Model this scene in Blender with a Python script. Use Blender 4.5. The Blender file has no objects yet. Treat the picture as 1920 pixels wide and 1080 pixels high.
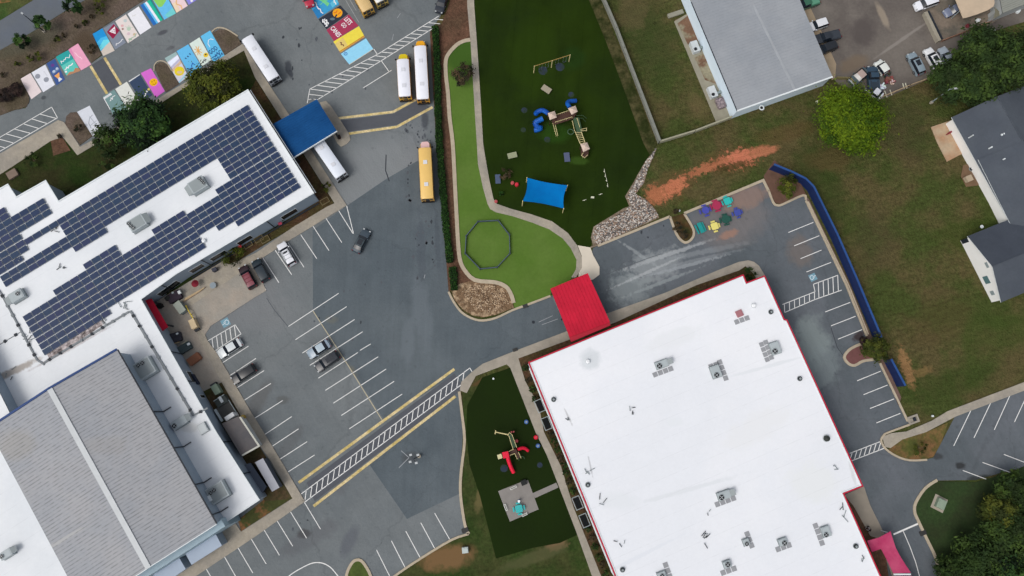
import bpy, bmesh, math, random
from mathutils import Vector, Matrix
import numpy as np
random.seed(7)
SC = bpy.context.scene
COL = SC.collection
# ------------------------------------------------------------------ camera
F = 1400.0; H = 140.0; NX, NY = 945.0, 770.0      # focal length in photo pixels, height, point straight below the drone
d = Vector((NX-960, -(NY-540), -F)).normalized()
Zc = -d
Xc = Vector((1, 0, 0)); Xc = (Xc - Zc*Xc.dot(Zc)).normalized(); Yc = Zc.cross(Xc)
R3 = Matrix((Xc, Yc, Zc))
cam = bpy.data.cameras.new('camera'); cam.sensor_width = 36; cam.lens = 36*F/1920; cam.clip_end = 2000; cam.clip_start = 1
camo = bpy.data.objects.new('camera', cam); COL.objects.link(camo)
camo.matrix_world = Matrix.Translation((0, 0, H)) @ R3.to_4x4()
SC.camera = camo
# ------------------------------------------------------------------ sky, sun, exposure (bright overcast)
SUN_EL, SUN_AZ = math.radians(55), math.radians(232)
w = bpy.data.worlds.new("World"); SC.world = w; w.use_nodes = True
nt = w.node_tree; bg = nt.nodes['Background']
sky = nt.nodes.new('ShaderNodeTexSky'); sky.sky_type = 'NISHITA'; sky.sun_disc = False
sky.sun_elevation = SUN_EL; sky.sun_rotation = SUN_AZ; sky.dust_density = 4; sky.ozone_density = 0.6
hs = nt.nodes.new('ShaderNodeHueSaturation'); hs.inputs['Saturation'].default_value = 0.33
nt.links.new(sky.outputs[0], hs.inputs['Color']); nt.links.new(hs.outputs[0], bg.inputs['Color'])
bg.inputs['Strength'].default_value = 0.135
sl = bpy.data.lights.new('sun', 'SUN'); sl.energy = 0.85; sl.angle = math.radians(28); sl.color = (1, .95, .88)
slo = bpy.data.objects.new('sun', sl); COL.objects.link(slo)
sdir = Vector((math.sin(SUN_AZ)*math.cos(SUN_EL), math.cos(SUN_AZ)*math.cos(SUN_EL), math.sin(SUN_EL)))
slo.rotation_euler = sdir.to_track_quat('Z', 'Y').to_euler()
SC.view_settings.view_transform = 'Standard'; SC.view_settings.look = 'None'
SC.view_settings.gamma = 1; SC.view_settings.use_curve_mapping = False
SC.view_settings.exposure = 0.14
SC.cycles.max_bounces = 5; SC.cycles.diffuse_bounces = 3

# ------------------------------------------------------------------ survey helper: photo pixel -> plan position at height z
def G(p, z=0.0):
    v = R3 @ Vector((p[0]-960, -(p[1]-540), -F))
    t = (H-z)/(-v.z)
    return Vector((v.x*t, v.y*t, z))
def GP(pts, z=0.0): return [G(p, z) for p in pts]
def ang(p, q, z=0.0):
    a, b = G(p, z), G(q, z); return math.atan2(b.y-a.y, b.x-a.x)
def smooth(pts, n=5, closed=False):
    out = []; N = len(pts)
    rng = range(N if closed else N-1)
    for i in rng:
        if closed: p0, p1, p2, p3 = pts[i-1], pts[i], pts[(i+1) % N], pts[(i+2) % N]
        else: p0, p1, p2, p3 = pts[max(i-1, 0)], pts[i], pts[i+1], pts[min(i+2, N-1)]
        for k in range(n):
            t = k/n
            out.append(tuple(0.5*((2*p1[j]) + (-p0[j]+p2[j])*t + (2*p0[j]-5*p1[j]+4*p2[j]-p3[j])*t*t + (-p0[j]+3*p1[j]-3*p2[j]+p3[j])*t**3) for j in (0, 1)))
    if not closed: out.append(tuple(pts[-1][:2]))
    return out
# ------------------------------------------------------------------ materials
def lin(c):
    r = []
    for x in c:
        x /= 255.0
        r.append(x/12.92 if x <= .04045 else ((x+.055)/1.055)**2.4)
    return tuple(r)+(1,)
MATS = {}
def blob_mix(nt, col, blobs):
    geo = nt.nodes.new('ShaderNodeNewGeometry')
    for (px, py, rx, ry, rot, c, st, ns, am) in blobs:
        g = G((px, py))
        s = nt.nodes.new('ShaderNodeVectorMath'); s.operation = 'SUBTRACT'; s.inputs[1].default_value = (g.x, g.y, 0)
        nt.links.new(geo.outputs['Position'], s.inputs[0])
        ro = nt.nodes.new('ShaderNodeVectorRotate'); ro.rotation_type = 'Z_AXIS'; ro.inputs['Angle'].default_value = -math.radians(rot)
        nt.links.new(s.outputs[0], ro.inputs['Vector'])
        m = nt.nodes.new('ShaderNodeVectorMath'); m.operation = 'MULTIPLY'; m.inputs[1].default_value = (1/rx, 1/ry, 0)
        nt.links.new(ro.outputs[0], m.inputs[0])
        l = nt.nodes.new('ShaderNodeVectorMath'); l.operation = 'LENGTH'; nt.links.new(m.outputs[0], l.inputs[0])
        n = nt.nodes.new('ShaderNodeTexNoise'); n.inputs['Scale'].default_value = ns; n.inputs['Detail'].default_value = 6; n.inputs['Roughness'].default_value = .65
        nt.links.new(geo.outputs['Position'], n.inputs['Vector'])
        a = nt.nodes.new('ShaderNodeMath'); a.operation = 'MULTIPLY_ADD'; a.inputs[1].default_value = am; nt.links.new(n.outputs[0], a.inputs[0]); nt.links.new(l.outputs['Value'], a.inputs[2])
        mr = nt.nodes.new('ShaderNodeMapRange'); mr.inputs['From Min'].default_value = 1+am*.5; mr.inputs['From Max'].default_value = .55+am*.5
        mr.inputs['To Min'].default_value = 0; mr.inputs['To Max'].default_value = st
        nt.links.new(a.outputs[0], mr.inputs['Value'])
        mx = nt.nodes.new('ShaderNodeMixRGB'); nt.links.new(mr.outputs[0], mx.inputs['Fac']); nt.links.new(col, mx.inputs[1]); mx.inputs[2].default_value = lin(c)
        col = mx.outputs[0]
    return col
def mat(name, c, rough=.85, var=.12, ns=.6, c2=None, ns2=.05, fine=0, bump=0, metal=0, blobs=(), lines=None, spec=.3, thr=None, cracks=None, spots=None, streak=None):
    """c photo colour; var = patchy variation; c2 = second colour over ns2-sized patches; lines=(angle,period m,dark,duty)"""
    if name in MATS: return MATS[name]
    m = bpy.data.materials.new(name); m.use_nodes = True; t = m.node_tree; b = t.nodes['Principled BSDF']
    b.inputs['Roughness'].default_value = rough; b.inputs['Metallic'].default_value = metal
    b.inputs['Specular IOR Level'].default_value = spec
    geo = t.nodes.new('ShaderNodeNewGeometry'); L = t.links.new
    rgb = t.nodes.new('ShaderNodeRGB'); rgb.outputs[0].default_value = lin(c); col = rgb.outputs[0]
    if c2:
        n = t.nodes.new('ShaderNodeTexNoise'); n.inputs['Scale'].default_value = ns2; n.inputs['Detail'].default_value = 7; n.inputs['Roughness'].default_value = .62
        L(geo.outputs['Position'], n.inputs['Vector'])
        mr = t.nodes.new('ShaderNodeMapRange'); a, z_ = thr or (.4, .6); mr.inputs['From Min'].default_value = a; mr.inputs['From Max'].default_value = z_; L(n.outputs[0], mr.inputs['Value'])
        mx = t.nodes.new('ShaderNodeMixRGB'); L(mr.outputs[0], mx.inputs['Fac']); L(col, mx.inputs[1]); mx.inputs[2].default_value = lin(c2); col = mx.outputs[0]
    def mulnoise(col, scale, amt, det):
        n = t.nodes.new('ShaderNodeTexNoise'); n.inputs['Scale'].default_value = scale; n.inputs['Detail'].default_value = det; n.inputs['Roughness'].default_value = .6
        L(geo.outputs['Position'], n.inputs['Vector'])
        mr = t.nodes.new('ShaderNodeMapRange'); mr.inputs['From Min'].default_value = .25; mr.inputs['From Max'].default_value = .75
        mr.inputs['To Min'].default_value = 1-amt; mr.inputs['To Max'].default_value = 1+amt; L(n.outputs[0], mr.inputs['Value'])
        v = t.nodes.new('ShaderNodeVectorMath'); v.operation = 'SCALE'; L(col, v.inputs[0]); L(mr.outputs[0], v.inputs['Scale'])
        return v.outputs[0]
    if var: col = mulnoise(col, ns, var, 5)
    if fine: col = mulnoise(mulnoise(col, 6.0, fine*.6, 3), 1.9, fine, 4)
    if blobs: col = blob_mix(t, col, blobs)
    if streak:
        ro = t.nodes.new('ShaderNodeVectorRotate'); ro.rotation_type = 'Z_AXIS'; ro.inputs['Angle'].default_value = -streak[0]; L(geo.outputs['Position'], ro.inputs['Vector'])
        sc_ = t.nodes.new('ShaderNodeVectorMath'); sc_.operation = 'MULTIPLY'; sc_.inputs[1].default_value = (streak[2], streak[3], 0); L(ro.outputs[0], sc_.inputs[0])
        n = t.nodes.new('ShaderNodeTexNoise'); n.inputs['Scale'].default_value = 1; n.inputs['Detail'].default_value = 4; L(sc_.outputs[0], n.inputs['Vector'])
        mr = t.nodes.new('ShaderNodeMapRange'); mr.inputs['From Min'].default_value = .3; mr.inputs['From Max'].default_value = .7; mr.inputs['To Min'].default_value = 1-streak[1]; mr.inputs['To Max'].default_value = 1+streak[1]; L(n.outputs[0], mr.inputs['Value'])
        v = t.nodes.new('ShaderNodeVectorMath'); v.operation = 'SCALE'; L(col, v.inputs[0]); L(mr.outputs[0], v.inputs['Scale']); col = v.outputs[0]
    for sp_ in (spots or ()):
        n = t.nodes.new('ShaderNodeTexNoise'); n.inputs['Scale'].default_value = sp_[0]; n.inputs['Detail'].default_value = 3; L(geo.outputs['Position'], n.inputs['Vector'])
        mr = t.nodes.new('ShaderNodeMapRange'); mr.inputs['From Min'].default_value = sp_[1]; mr.inputs['From Max'].default_value = sp_[2]; mr.inputs['To Min'].default_value = 1; mr.inputs['To Max'].default_value = sp_[3]; L(n.outputs[0], mr.inputs['Value'])
        v = t.nodes.new('ShaderNodeVectorMath'); v.operation = 'SCALE'; L(col, v.inputs[0]); L(mr.outputs[0], v.inputs['Scale']); col = v.outputs[0]
    if cracks:
        vo = t.nodes.new('ShaderNodeTexVoronoi'); vo.feature = 'DISTANCE_TO_EDGE'; vo.inputs['Scale'].default_value = cracks[0]
        nz = t.nodes.new('ShaderNodeTexNoise'); nz.inputs['Scale'].default_value = .5; nz.inputs['Detail'].default_value = 4; L(geo.outputs['Position'], nz.inputs['Vector'])
        ad = t.nodes.new('ShaderNodeVectorMath'); ad.operation = 'MULTIPLY_ADD'; ad.inputs[1].default_value = (3, 3, 0); L(nz.outputs['Color'], ad.inputs[0]); L(geo.outputs['Position'], ad.inputs[2])
        L(ad.outputs[0], vo.inputs['Vector'])
        mr = t.nodes.new('ShaderNodeMapRange'); mr.inputs['From Min'].default_value = 0; mr.inputs['From Max'].default_value = cracks[1]; mr.inputs['To Min'].default_value = cracks[2]; mr.inputs['To Max'].default_value = 1; L(vo.outputs['Distance'], mr.inputs['Value'])
        v = t.nodes.new('ShaderNodeVectorMath'); v.operation = 'SCALE'; L(col, v.inputs[0]); L(mr.outputs[0], v.inputs['Scale']); col = v.outputs[0]
    if lines:
        a, per, dark, duty = lines
        ro = t.nodes.new('ShaderNodeVectorRotate'); ro.rotation_type = 'Z_AXIS'; ro.inputs['Angle'].default_value = -a; L(geo.outputs['Position'], ro.inputs['Vector'])
        sp = t.nodes.new('ShaderNodeSeparateXYZ'); L(ro.outputs[0], sp.inputs[0])
        dv = t.nodes.new('ShaderNodeMath'); dv.operation = 'DIVIDE'; dv.inputs[1].default_value = per; L(sp.outputs['Y'], dv.inputs[0])
        fr = t.nodes.new('ShaderNodeMath'); fr.operation = 'FRACT'; L(dv.outputs[0], fr.inputs[0])
        lt = t.nodes.new('ShaderNodeMath'); lt.operation = 'LESS_THAN'; lt.inputs[1].default_value = duty; L(fr.outputs[0], lt.inputs[0])
        nz = t.nodes.new('ShaderNodeTexNoise'); nz.inputs['Scale'].default_value = .45; nz.inputs['Detail'].default_value = 3; L(geo.outputs['Position'], nz.inputs['Vector'])
        mm = t.nodes.new('ShaderNodeMath'); mm.operation = 'MULTIPLY'; nr = t.nodes.new('ShaderNodeMapRange'); nr.inputs['From Min'].default_value = .38; nr.inputs['From Max'].default_value = .62; nr.inputs['To Min'].default_value = .15; nz.inputs['Scale'].default_value = 1.1; L(nz.outputs[0], nr.inputs['Value']); L(lt.outputs[0], mm.inputs[0]); L(nr.outputs[0], mm.inputs[1])
        mr = t.nodes.new('ShaderNodeMapRange'); mr.inputs['To Min'].default_value = 1; mr.inputs['To Max'].default_value = dark; L(mm.outputs[0], mr.inputs['Value'])
        v = t.nodes.new('ShaderNodeVectorMath'); v.operation = 'SCALE'; L(col, v.inputs[0]); L(mr.outputs[0], v.inputs['Scale']); col = v.outputs[0]
    L(col, b.inputs['Base Color'])
    if bump:
        n = t.nodes.new('ShaderNodeTexNoise'); n.inputs['Scale'].default_value = 3; n.inputs['Detail'].default_value = 8; L(geo.outputs['Position'], n.inputs['Vector'])
        bp = t.nodes.new('ShaderNodeBump'); bp.inputs['Strength'].default_value = bump; bp.inputs['Distance'].default_value = .3; L(n.outputs[0], bp.inputs['Height']); L(bp.outputs[0], b.inputs['Normal'])
    MATS[name] = m; return m
def paint(c, rough=.45, var=.04, metal=0, spec=.5):
    return mat('paint_%d_%d_%d' % tuple(c), c, rough, var, 1.5, metal=metal, spec=spec)
# ------------------------------------------------------------------ mesh builder
class MB:
    def __init__(s): s.v = []; s.f = []; s.m = []
    def face(s, pts, m):
        i = len(s.v); s.v += [Vector(p) for p in pts]; s.f.append(list(range(i, i+len(pts)))); s.m.append(m); return s
    def prism(s, pts, z0, z1, m, side=None, pts0=None, bottom=False):
        n = len(pts); i = len(s.v); b = pts0 or pts
        ar = sum(pts[k][0]*pts[(k+1) % n][1]-pts[(k+1) % n][0]*pts[k][1] for k in range(n))
        if ar < 0: pts = pts[::-1]; b = b[::-1]
        s.v += [Vector((p[0], p[1], z1)) for p in pts] + [Vector((p[0], p[1], z0)) for p in b]
        s.f.append([i+k for k in range(n)]); s.m.append(m)
        if bottom: s.f.append([i+n+k for k in reversed(range(n))]); s.m.append(side or m)
        for k in range(n):
            l = (k+1) % n; s.f.append([i+k, i+n+k, i+n+l, i+l]); s.m.append(side or m)
        return s
    def box(s, c, L, W, z0, z1, m, rot=0, top=None):
        ca, sa = math.cos(rot), math.sin(rot)
        q = [(c[0]+ca*a*L/2-sa*b*W/2, c[1]+sa*a*L/2+ca*b*W/2) for a, b in ((-1, -1), (1, -1), (1, 1), (-1, 1))]
        return s.prism(q, z0, z1, top or m, m, bottom=True)
    def cyl(s, c, r, z0, z1, m, n=10, r1=None):
        q = [(c[0]+r*math.cos(2*math.pi*k/n), c[1]+r*math.sin(2*math.pi*k/n)) for k in range(n)]
        r1 = r if r1 is None else r1
        t = [(c[0]+r1*math.cos(2*math.pi*k/n), c[1]+r1*math.sin(2*math.pi*k/n)) for k in range(n)]
        return s.prism(t, z0, z1, m, pts0=q)
    def tube(s, a, b, r, m, n=6, r2=None):
        a, b = Vector(a), Vector(b); d_ = (b-a)
        if d_.length < 1e-5: return s
        d_.normalize(); u = d_.orthogonal().normalized(); v = d_.cross(u); i = len(s.v); r2 = r if r2 is None else r2
        for p, rr in ((a, r), (b, r2)):
            for k in range(n):
                t = 2*math.pi*k/n; s.v.append(p+u*math.cos(t)*rr+v*math.sin(t)*rr)
        for k in range(n):
            l = (k+1) % n; s.f.append([i+k, i+l, i+n+l, i+n+k]); s.m.append(m)
        s.f.append([i+k for k in reversed(range(n))]); s.m.append(m); s.f.append([i+n+k for k in range(n)]); s.m.append(m)
        return s
    def path(s, pts, r, m, n=6):
        for a, b in zip(pts[:-1], pts[1:]): s.tube(a, b, r, m, n)
        return s
    def wheel(s, c, ax, r, wd, m, n=12):
        ax = Vector(ax).normalized(); return s.tube(Vector(c)-ax*wd/2, Vector(c)+ax*wd/2, r, m, n)
    def strip(s, pts, w_, z0, z1, m, closed=False):
        """ribbon or kerb of width w_ along plan points; z1 top, z0 bottom (None = flat sheet)"""
        P = [Vector((p[0], p[1])) for p in pts]; N = len(P); Lf = []; Rt = []
        for i in range(N):
            a = P[i-1] if (i > 0 or closed) else None; c = P[(i+1) % N] if (i < N-1 or closed) else None
            d1 = (P[i]-a).normalized() if a is not None else None; d2 = (c-P[i]).normalized() if c is not None else None
            if d1 is None: d1 = d2
            if d2 is None: d2 = d1
            n1 = Vector((-d1.y, d1.x)); n2 = Vector((-d2.y, d2.x)); n_ = (n1+n2)
            n_ = n_.normalized() if n_.length > 1e-4 else n1
            k = 1/max(.4, n_.dot(n1)); Lf.append(P[i]+n_*w_/2*k); Rt.append(P[i]-n_*w_/2*k)
        i0 = len(s.v)
        for l, r in zip(Lf, Rt):
            s.v += [Vector((l.x, l.y, z1)), Vector((r.x, r.y, z1))]
            if z0 is not None: s.v += [Vector((l.x, l.y, z0)), Vector((r.x, r.y, z0))]
        st = 2 if z0 is None else 4
        for i in range(N if closed else N-1):
            a = i0+i*st; b = i0+((i+1) % N)*st
            s.f.append([a, a+1, b+1, b]); s.m.append(m)
            if z0 is not None:
                s.f.append([a+2, a, b, b+2]); s.m.append(m); s.f.append([a+1, a+3, b+3, b+1]); s.m.append(m)
        if z0 is not None and not closed:
            a = i0; s.f.append([a, a+2, a+3, a+1]); s.m.append(m); a = i0+(N-1)*4; s.f.append([a, a+1, a+3, a+2]); s.m.append(m)
        return s
    def build(s, name, parent=None, label=None, cat=None, group=None, kind=None, world=True, sm=False):
        if not s.v: return None
        me = bpy.data.meshes.new(name); off = Vector((0, 0, 0)); o = bpy.data.objects.new(name, me); COL.objects.link(o)
        if parent is not None:
            o.parent = parent
            if world: off = WL(parent)
        elif kind != 'structure':
            mn = [min(v[k] for v in s.v) for k in range(3)]; mxx = [max(v[k] for v in s.v) for k in range(3)]
            off = Vector(((mn[0]+mxx[0])/2, (mn[1]+mxx[1])/2, mn[2])); o.location = off
        me.from_pydata([v-off for v in s.v], [], s.f)
        ms = []
        for m in s.m:
            if m not in ms: ms.append(m)
        for m in ms: me.materials.append(m)
        idx = {m: i for i, m in enumerate(ms)}
        me.polygons.foreach_set('material_index', [idx[m] for m in s.m])
        if sm: me.polygons.foreach_set('use_smooth', [True]*len(s.f))
        if sm == 2:
            bm = bmesh.new(); bm.from_mesh(me); bmesh.ops.remove_doubles(bm, verts=bm.verts, dist=.004); bm.to_mesh(me); bm.free(); me.polygons.foreach_set('use_smooth', [True]*len(me.polygons)); me.set_sharp_from_angle(angle=math.radians(38))
        me.update(); tag(o, label, cat, group, kind); return o
def WL(o):
    l = Vector(o.location); p = o.parent
    while p: l += Vector(p.location); p = p.parent
    return l
def tag(o, label=None, cat=None, group=None, kind=None):
    if label: o['label'] = label
    if cat: o['category'] = cat
    if group: o['group'] = group
    if kind: o['kind'] = kind
    return o
def thing(name, label, cat, loc=(0, 0, 0), rz=0, group=None):
    o = bpy.data.objects.new(name, None); COL.objects.link(o); o.location = loc; o.rotation_euler = (0, 0, rz); o.empty_display_size = .3
    return tag(o, label, cat, group)
def dup(root, loc, rz=None, label=None):
    r = root.copy(); COL.objects.link(r); r.location = loc
    if rz is not None: r.rotation_euler = (0, 0, rz)
    if label: r['label'] = label
    for ch in list(root.children):
        c = ch.copy(); COL.objects.link(c); c.parent = r
        for g in ch.children:
            q = g.copy(); COL.objects.link(q); q.parent = c
    return r
def struct(name, mb): return mb.build(name, kind='structure')
NS = [0]
def slab(name, px, z, m, side=None, sheet=False, sm_=0, wob=0):
    NS[0] += 1; z += .0003*NS[0]
    pts = smooth(px, sm_, True) if sm_ else px
    P = [(v.x, v.y) for v in GP(pts, z)]
    if wob:
        Q = []
        for i in range(len(P)):
            a, b = Vector(P[i]), Vector(P[(i+1) % len(P)]); n = max(1, int((b-a).length/wob[1]))
            for k in range(n): q = a.lerp(b, k/n); Q.append((q.x+random.uniform(-1, 1)*wob[0], q.y+random.uniform(-1, 1)*wob[0]))
        P = Q
    mb = MB()
    if sheet: mb.face([(x, y, z) for x, y in P], m)
    else: mb.prism(P, -.05, z, m, side)
    return struct(name, mb)
def inset(P, dd):
    n = len(P); ar = sum(P[k][0]*P[(k+1) % n][1]-P[(k+1) % n][0]*P[k][1] for k in range(n)); sg = 1 if ar > 0 else -1; out = []
    for i in range(n):
        a, b, c = Vector(P[i-1][:2]), Vector(P[i][:2]), Vector(P[(i+1) % n][:2])
        d1 = (b-a).normalized(); d2 = (c-b).normalized(); n1 = Vector((-d1.y, d1.x))*sg; n2 = Vector((-d2.y, d2.x))*sg
        nn = (n1+n2).normalized(); q = b+nn*dd/max(.35, nn.dot(n1)); out.append((q.x, q.y))
    return out
def xy(P): return [(v[0], v[1]) for v in P]
def text_faces(s, mb, p0, dx, height, m, z, sx=1.0):
    """put lettering s as filled faces; p0 = plan position of baseline start, dx = unit reading direction"""
    cu = bpy.data.curves.new('t', 'FONT'); cu.body = s; cu.size = 1; cu.offset = .018; cu.resolution_u = 2
    ob = bpy.data.objects.new('t', cu); COL.objects.link(ob); bpy.context.view_layer.update()
    me = bpy.data.meshes.new_from_object(ob.evaluated_get(bpy.context.evaluated_depsgraph_get()))
    dx = Vector(dx).normalized(); dy = Vector((-dx.y, dx.x)); k = height/.7
    V = [Vector((p0[0]+dx.x*v.co.x*k*sx+dy.x*v.co.y*k, p0[1]+dx.y*v.co.x*k*sx+dy.y*v.co.y*k, z)) for v in me.vertices]
    for p in me.polygons: mb.face([V[i] for i in p.vertices], m)
    bpy.data.objects.remove(ob); bpy.data.curves.remove(cu); bpy.data.meshes.remove(me)
# ================================================================== THE SETTING
SOIL = (196, 118, 84); STRAW = (150, 128, 92)
grass_blobs = [ # photo x, y, half sizes in metres, turn, colour, strength, noise scale, raggedness
 (1370, 300, 7, 3.6, 14, (96, 76, 50), .5, .6, 1.6), (1262, 350, 6, 3.4, 30, (98, 78, 50), .5, .6, 1.6), (1385, 298, 4.6, 2.1, 12, (184, 112, 86), 1, 1.1, 3.2), (1328, 314, 5.4, 1.2, 22, (160, 102, 74), .95, 1.3, 3.4), (1262, 352, 4.2, 1.8, 35, (180, 112, 82), 1, 1.1, 3.0), (1375, 312, 5, 1.0, 12, (70, 62, 36), .8, 1.8, 3.2),
 (1228, 366, 2.2, 2.4, 0, (164, 104, 74), .95, 1.4, 2.2), (1430, 283, 4, 1.3, 10, (176, 112, 84), .8, .7, 1.5), (1700, 690, 1.3, 4.8, 14, (140, 108, 74), .9, 1.3, 2.2), (1730, 697, 2.6, 1, 25, (120, 98, 64), .6, 1.3, 2.2),
 (1310, 45, 6, 5, 0, (60, 70, 38), .6, .3, 1), (1215, 70, 6, 12, 20, (54, 66, 34), .6, .3, 1), (1185, 25, 4, 5, 0, (96, 84, 60), .5, .5, 1.8), (1310, 200, 2.0, 4.5, 20, (100, 88, 60), .5, .5, 1),
 (1550, 350, 4, 10, 15, (50, 62, 30), .5, .4, 1), (1520, 300, 5, 4, 0, (48, 62, 28), .5, .4, 1), (1820, 440, 9, 4, 5, (54, 72, 28), .6, .3, 1), (1880, 620, 12, 5, 10, (58, 74, 32), .5, .3, 1), (1640, 450, 5, 9, 0, (72, 66, 46), .4, .2, 1.2),
 (1470, 250, 8, 2.5, 15, (92, 74, 48), .5, .3, 1.4), (1560, 300, 6, 3, 0, (84, 72, 46), .7, .3, 1.4), (1760, 600, 8, 5, 20, (82, 70, 46), .4, .2, 1.3), (1780, 720, 12, 3, 15, (52, 66, 30), .5, .3, 1), (1700, 250, 5, 8, 0, (66, 60, 42), .4, .2, 1.3), (1620, 640, 0.1, 0.1, 0, (0, 0, 0), 0, 1, 1), (1760, 550, 4, 2, 0, (88, 74, 52), .35, .8, 2.2)]
m_grass = mat('dry_grass', (65, 74, 38), .95, .22, .9, (84, 77, 50), .13, .36, .9, blobs=grass_blobs, spec=.02, thr=(.42, .6), spots=((1.3, .6, .7, .72), (.9, .36, .28, 1.2)), streak=(math.radians(18), .13, .3, 1.6))
m_grass2 = mat('lawn', (56, 78, 38), .95, .22, .5, (78, 80, 48), .12, .25, .5, spec=.1)
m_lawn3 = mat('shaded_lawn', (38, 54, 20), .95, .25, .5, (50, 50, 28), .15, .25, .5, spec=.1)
big = MB(); big.face([(-420, -330, 0), (420, -330, 0), (420, 420, 0), (-420, 420, 0)], m_grass); struct('ground', big)
WHT = (228, 230, 232)
STAIN = (168, 172, 174)
asph_blobs = [(450, 560, 12, 9, 0, (122, 124, 126), .6, .1, 1), (700, 330, 12, 9, 30, (124, 128, 130), .85, .1, .8), (350, 110, 5, 2.2, 30, (134, 132, 128), .8, .2, .8), (780, 320, 3, 12, 0, (122, 126, 130), .5, .3, 1), (1225, 500, 6.5, 3.6, 20, (146, 152, 154), .55, .6, 2.2), (1180, 540, 4.5, 4, 0, (130, 138, 140), .6, .6, 2), (1250, 478, 11, .5, 19, (166, 170, 172), .6, 1.4, 2.2), (1215, 510, 8, .35, 24, (168, 172, 174), .6, 1.6, 2.2), (1200, 478, 5, .4, -35, (150, 156, 158), .5, 1.6, 2.2), (1280, 500, 10, .4, 15, (150, 156, 160), .6, 1.4, 2.4), (1240, 530, 9, .4, 21, (140, 148, 150), .6, 1.4, 2.2),
 (1330, 470, 10, .7, 12, (140, 146, 150), .4, 1, 1.8), (1300, 490, 10, .5, 14, (140, 146, 150), .4, 1, 1.8), (1520, 640, 4, 6, 0, (126, 136, 136), .75, .35, 1.5), (1540, 690, 4, 6, -20, (118, 128, 130), .6, .4, 1.5), (1370, 415, 9, 6, 15, (112, 108, 108), .8, .2, 1), (1400, 370, 6, 2.5, 20, (140, 114, 100), .6, .5, 1.4), (1365, 440, 2.5, 1, 20, (150, 116, 100), .75, .8, 1.3), (1500, 470, 3, 4, 0, (112, 102, 96), .6, .4, 1.4),
 (541, 126, .9, 1.8, 10, (66, 70, 76), .95, 1, .7), (545, 138, .6, 1.3, 15, (66, 70, 76), .95, 1, .7), (797, 225, .9, 2.4, 2, (70, 74, 80), .85, .8, .8), (640, 905, 1.6, 3, 0, (92, 94, 98), .5, .3, 1), (580, 1010, 7, 2, 30, (92, 94, 98), .55, .3, 1.4), (480, 760, 1.8, 6, -30, (92, 92, 92), .6, .3, 1.2), (530, 750, 1.5, 1, 0, (88, 90, 90), .7, .5, 1), (545, 830, 1.4, 5, -30, (92, 94, 96), .5, .3, 1.2), (655, 1015, 1.5, 3.4, -25, (92, 96, 102), .85, .4, .5), (570, 1000, 1.5, 1, 0, (72, 72, 74), .8, .6, 1),
 (305, 61, 1.4, .6, 25, (74, 76, 82), .9, 1, .3), (320, 90, 1.2, .5, 25, (88, 90, 94), .8, 1, .3), (82, 183, .6, .5, 25, (70, 74, 78), .9, 1, .3), (1800, 873, 1.2, .8, 0, (50, 52, 54), .95, .9, 1), (1835, 900, 3.2, 1.0, 10, (52, 56, 56), .95, .7, 1.2), (1758, 855, 1.3, .8, 0, (58, 60, 62), .9, .7, 1), (1610, 630, 1.6, 1, 40, (58, 48, 50), .9, .8, 1.2), (770, 858, 1.6, 1.2, 0, (78, 80, 84), .7, .5, 1)]
m_asph = mat('asphalt', (101, 107, 110), .9, .09, .25, (112, 117, 119), .04, .06, .22, blobs=asph_blobs, spec=.2, cracks=(.045, .012, .86), spots=((.8, .64, .72, .86), (1.7, .68, .74, .8)), streak=(math.radians(-57), .035, .08, 1.2))
m_right = mat('asphalt_right', (84, 91, 96), .9, .08, .3, (96, 101, 107), .06, .06, .15, blobs=asph_blobs[4:19]+asph_blobs[-7:-1], spec=.2, cracks=(.05, .01, .88), spots=((.8, .64, .72, .86), (1.7, .68, .74, .8)), streak=(math.radians(-64), .04, .08, 1.3))
dk_bl = [(790, 470, 1.0, 9, 3, (72, 78, 86), .4, .7, 1.8), (820, 450, .6, 8, 4, (70, 76, 84), .4, .9, 1.8), (790, 590, 2.2, 9, 8, (104, 112, 118), .5, .25, 1.5), (765, 640, 1.6, 5, 0, (106, 114, 120), .45, .3, 1.5), (650, 700, 2, 2, 0, (108, 104, 88), .6, .4, 1.4), (620, 600, 1.4, 1, 0, (104, 104, 94), .5, .4, 1.4), (770, 858, 1.8, 1.4, 0, (70, 72, 74), .6, .5, 1.2)]
m_dark = mat('asphalt_new', (82, 91, 97), .9, .09, .2, (90, 98, 103), .05, .05, .2, blobs=dk_bl, spec=.2, cracks=(.05, .008, .9), spots=((.8, .64, .72, .86), (1.7, .68, .74, .8)), streak=(math.radians(88), .045, .07, 1.1))
m_mid = mat('asphalt_patch', (82, 85, 91), .9, .07, .4, fine=.05, spec=.2)
m_street = mat('asphalt_street', (92, 99, 110), .9, .06, .3, (98, 103, 108), .05, .05, spec=.2)
m_yard = mat('asphalt_yard', (94, 88, 84), .95, .1, .3, (110, 104, 98), .09, .1, blobs=[(1655, 30, .9, 3.6, 20, (150, 138, 122), .7, .5, .9), (1690, 75, 9, .4, 35, (146, 140, 134), .5, .5, 1), (1600, 120, 4, 2, 20, (112, 98, 82), .7, .3, 1), (1620, 60, 3, 4, 0, (80, 74, 72), .7, .3, 1), (1870, 70, 8, 5, 0, (80, 74, 72), .8, .2, 1)], spec=.15)
m_conc = mat('concrete', (160, 152, 138), .9, .1, .5, (146, 140, 130), .2, .1, .2, spec=.2)
m_conc2 = mat('concrete_pad', (148, 144, 136), .9, .09, .4, (160, 150, 138), .15, .06, .2, spec=.2)
m_kerb = mat('kerb_concrete', (172, 160, 140), .9, .1, .8, fine=.08, spec=.2)
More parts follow.
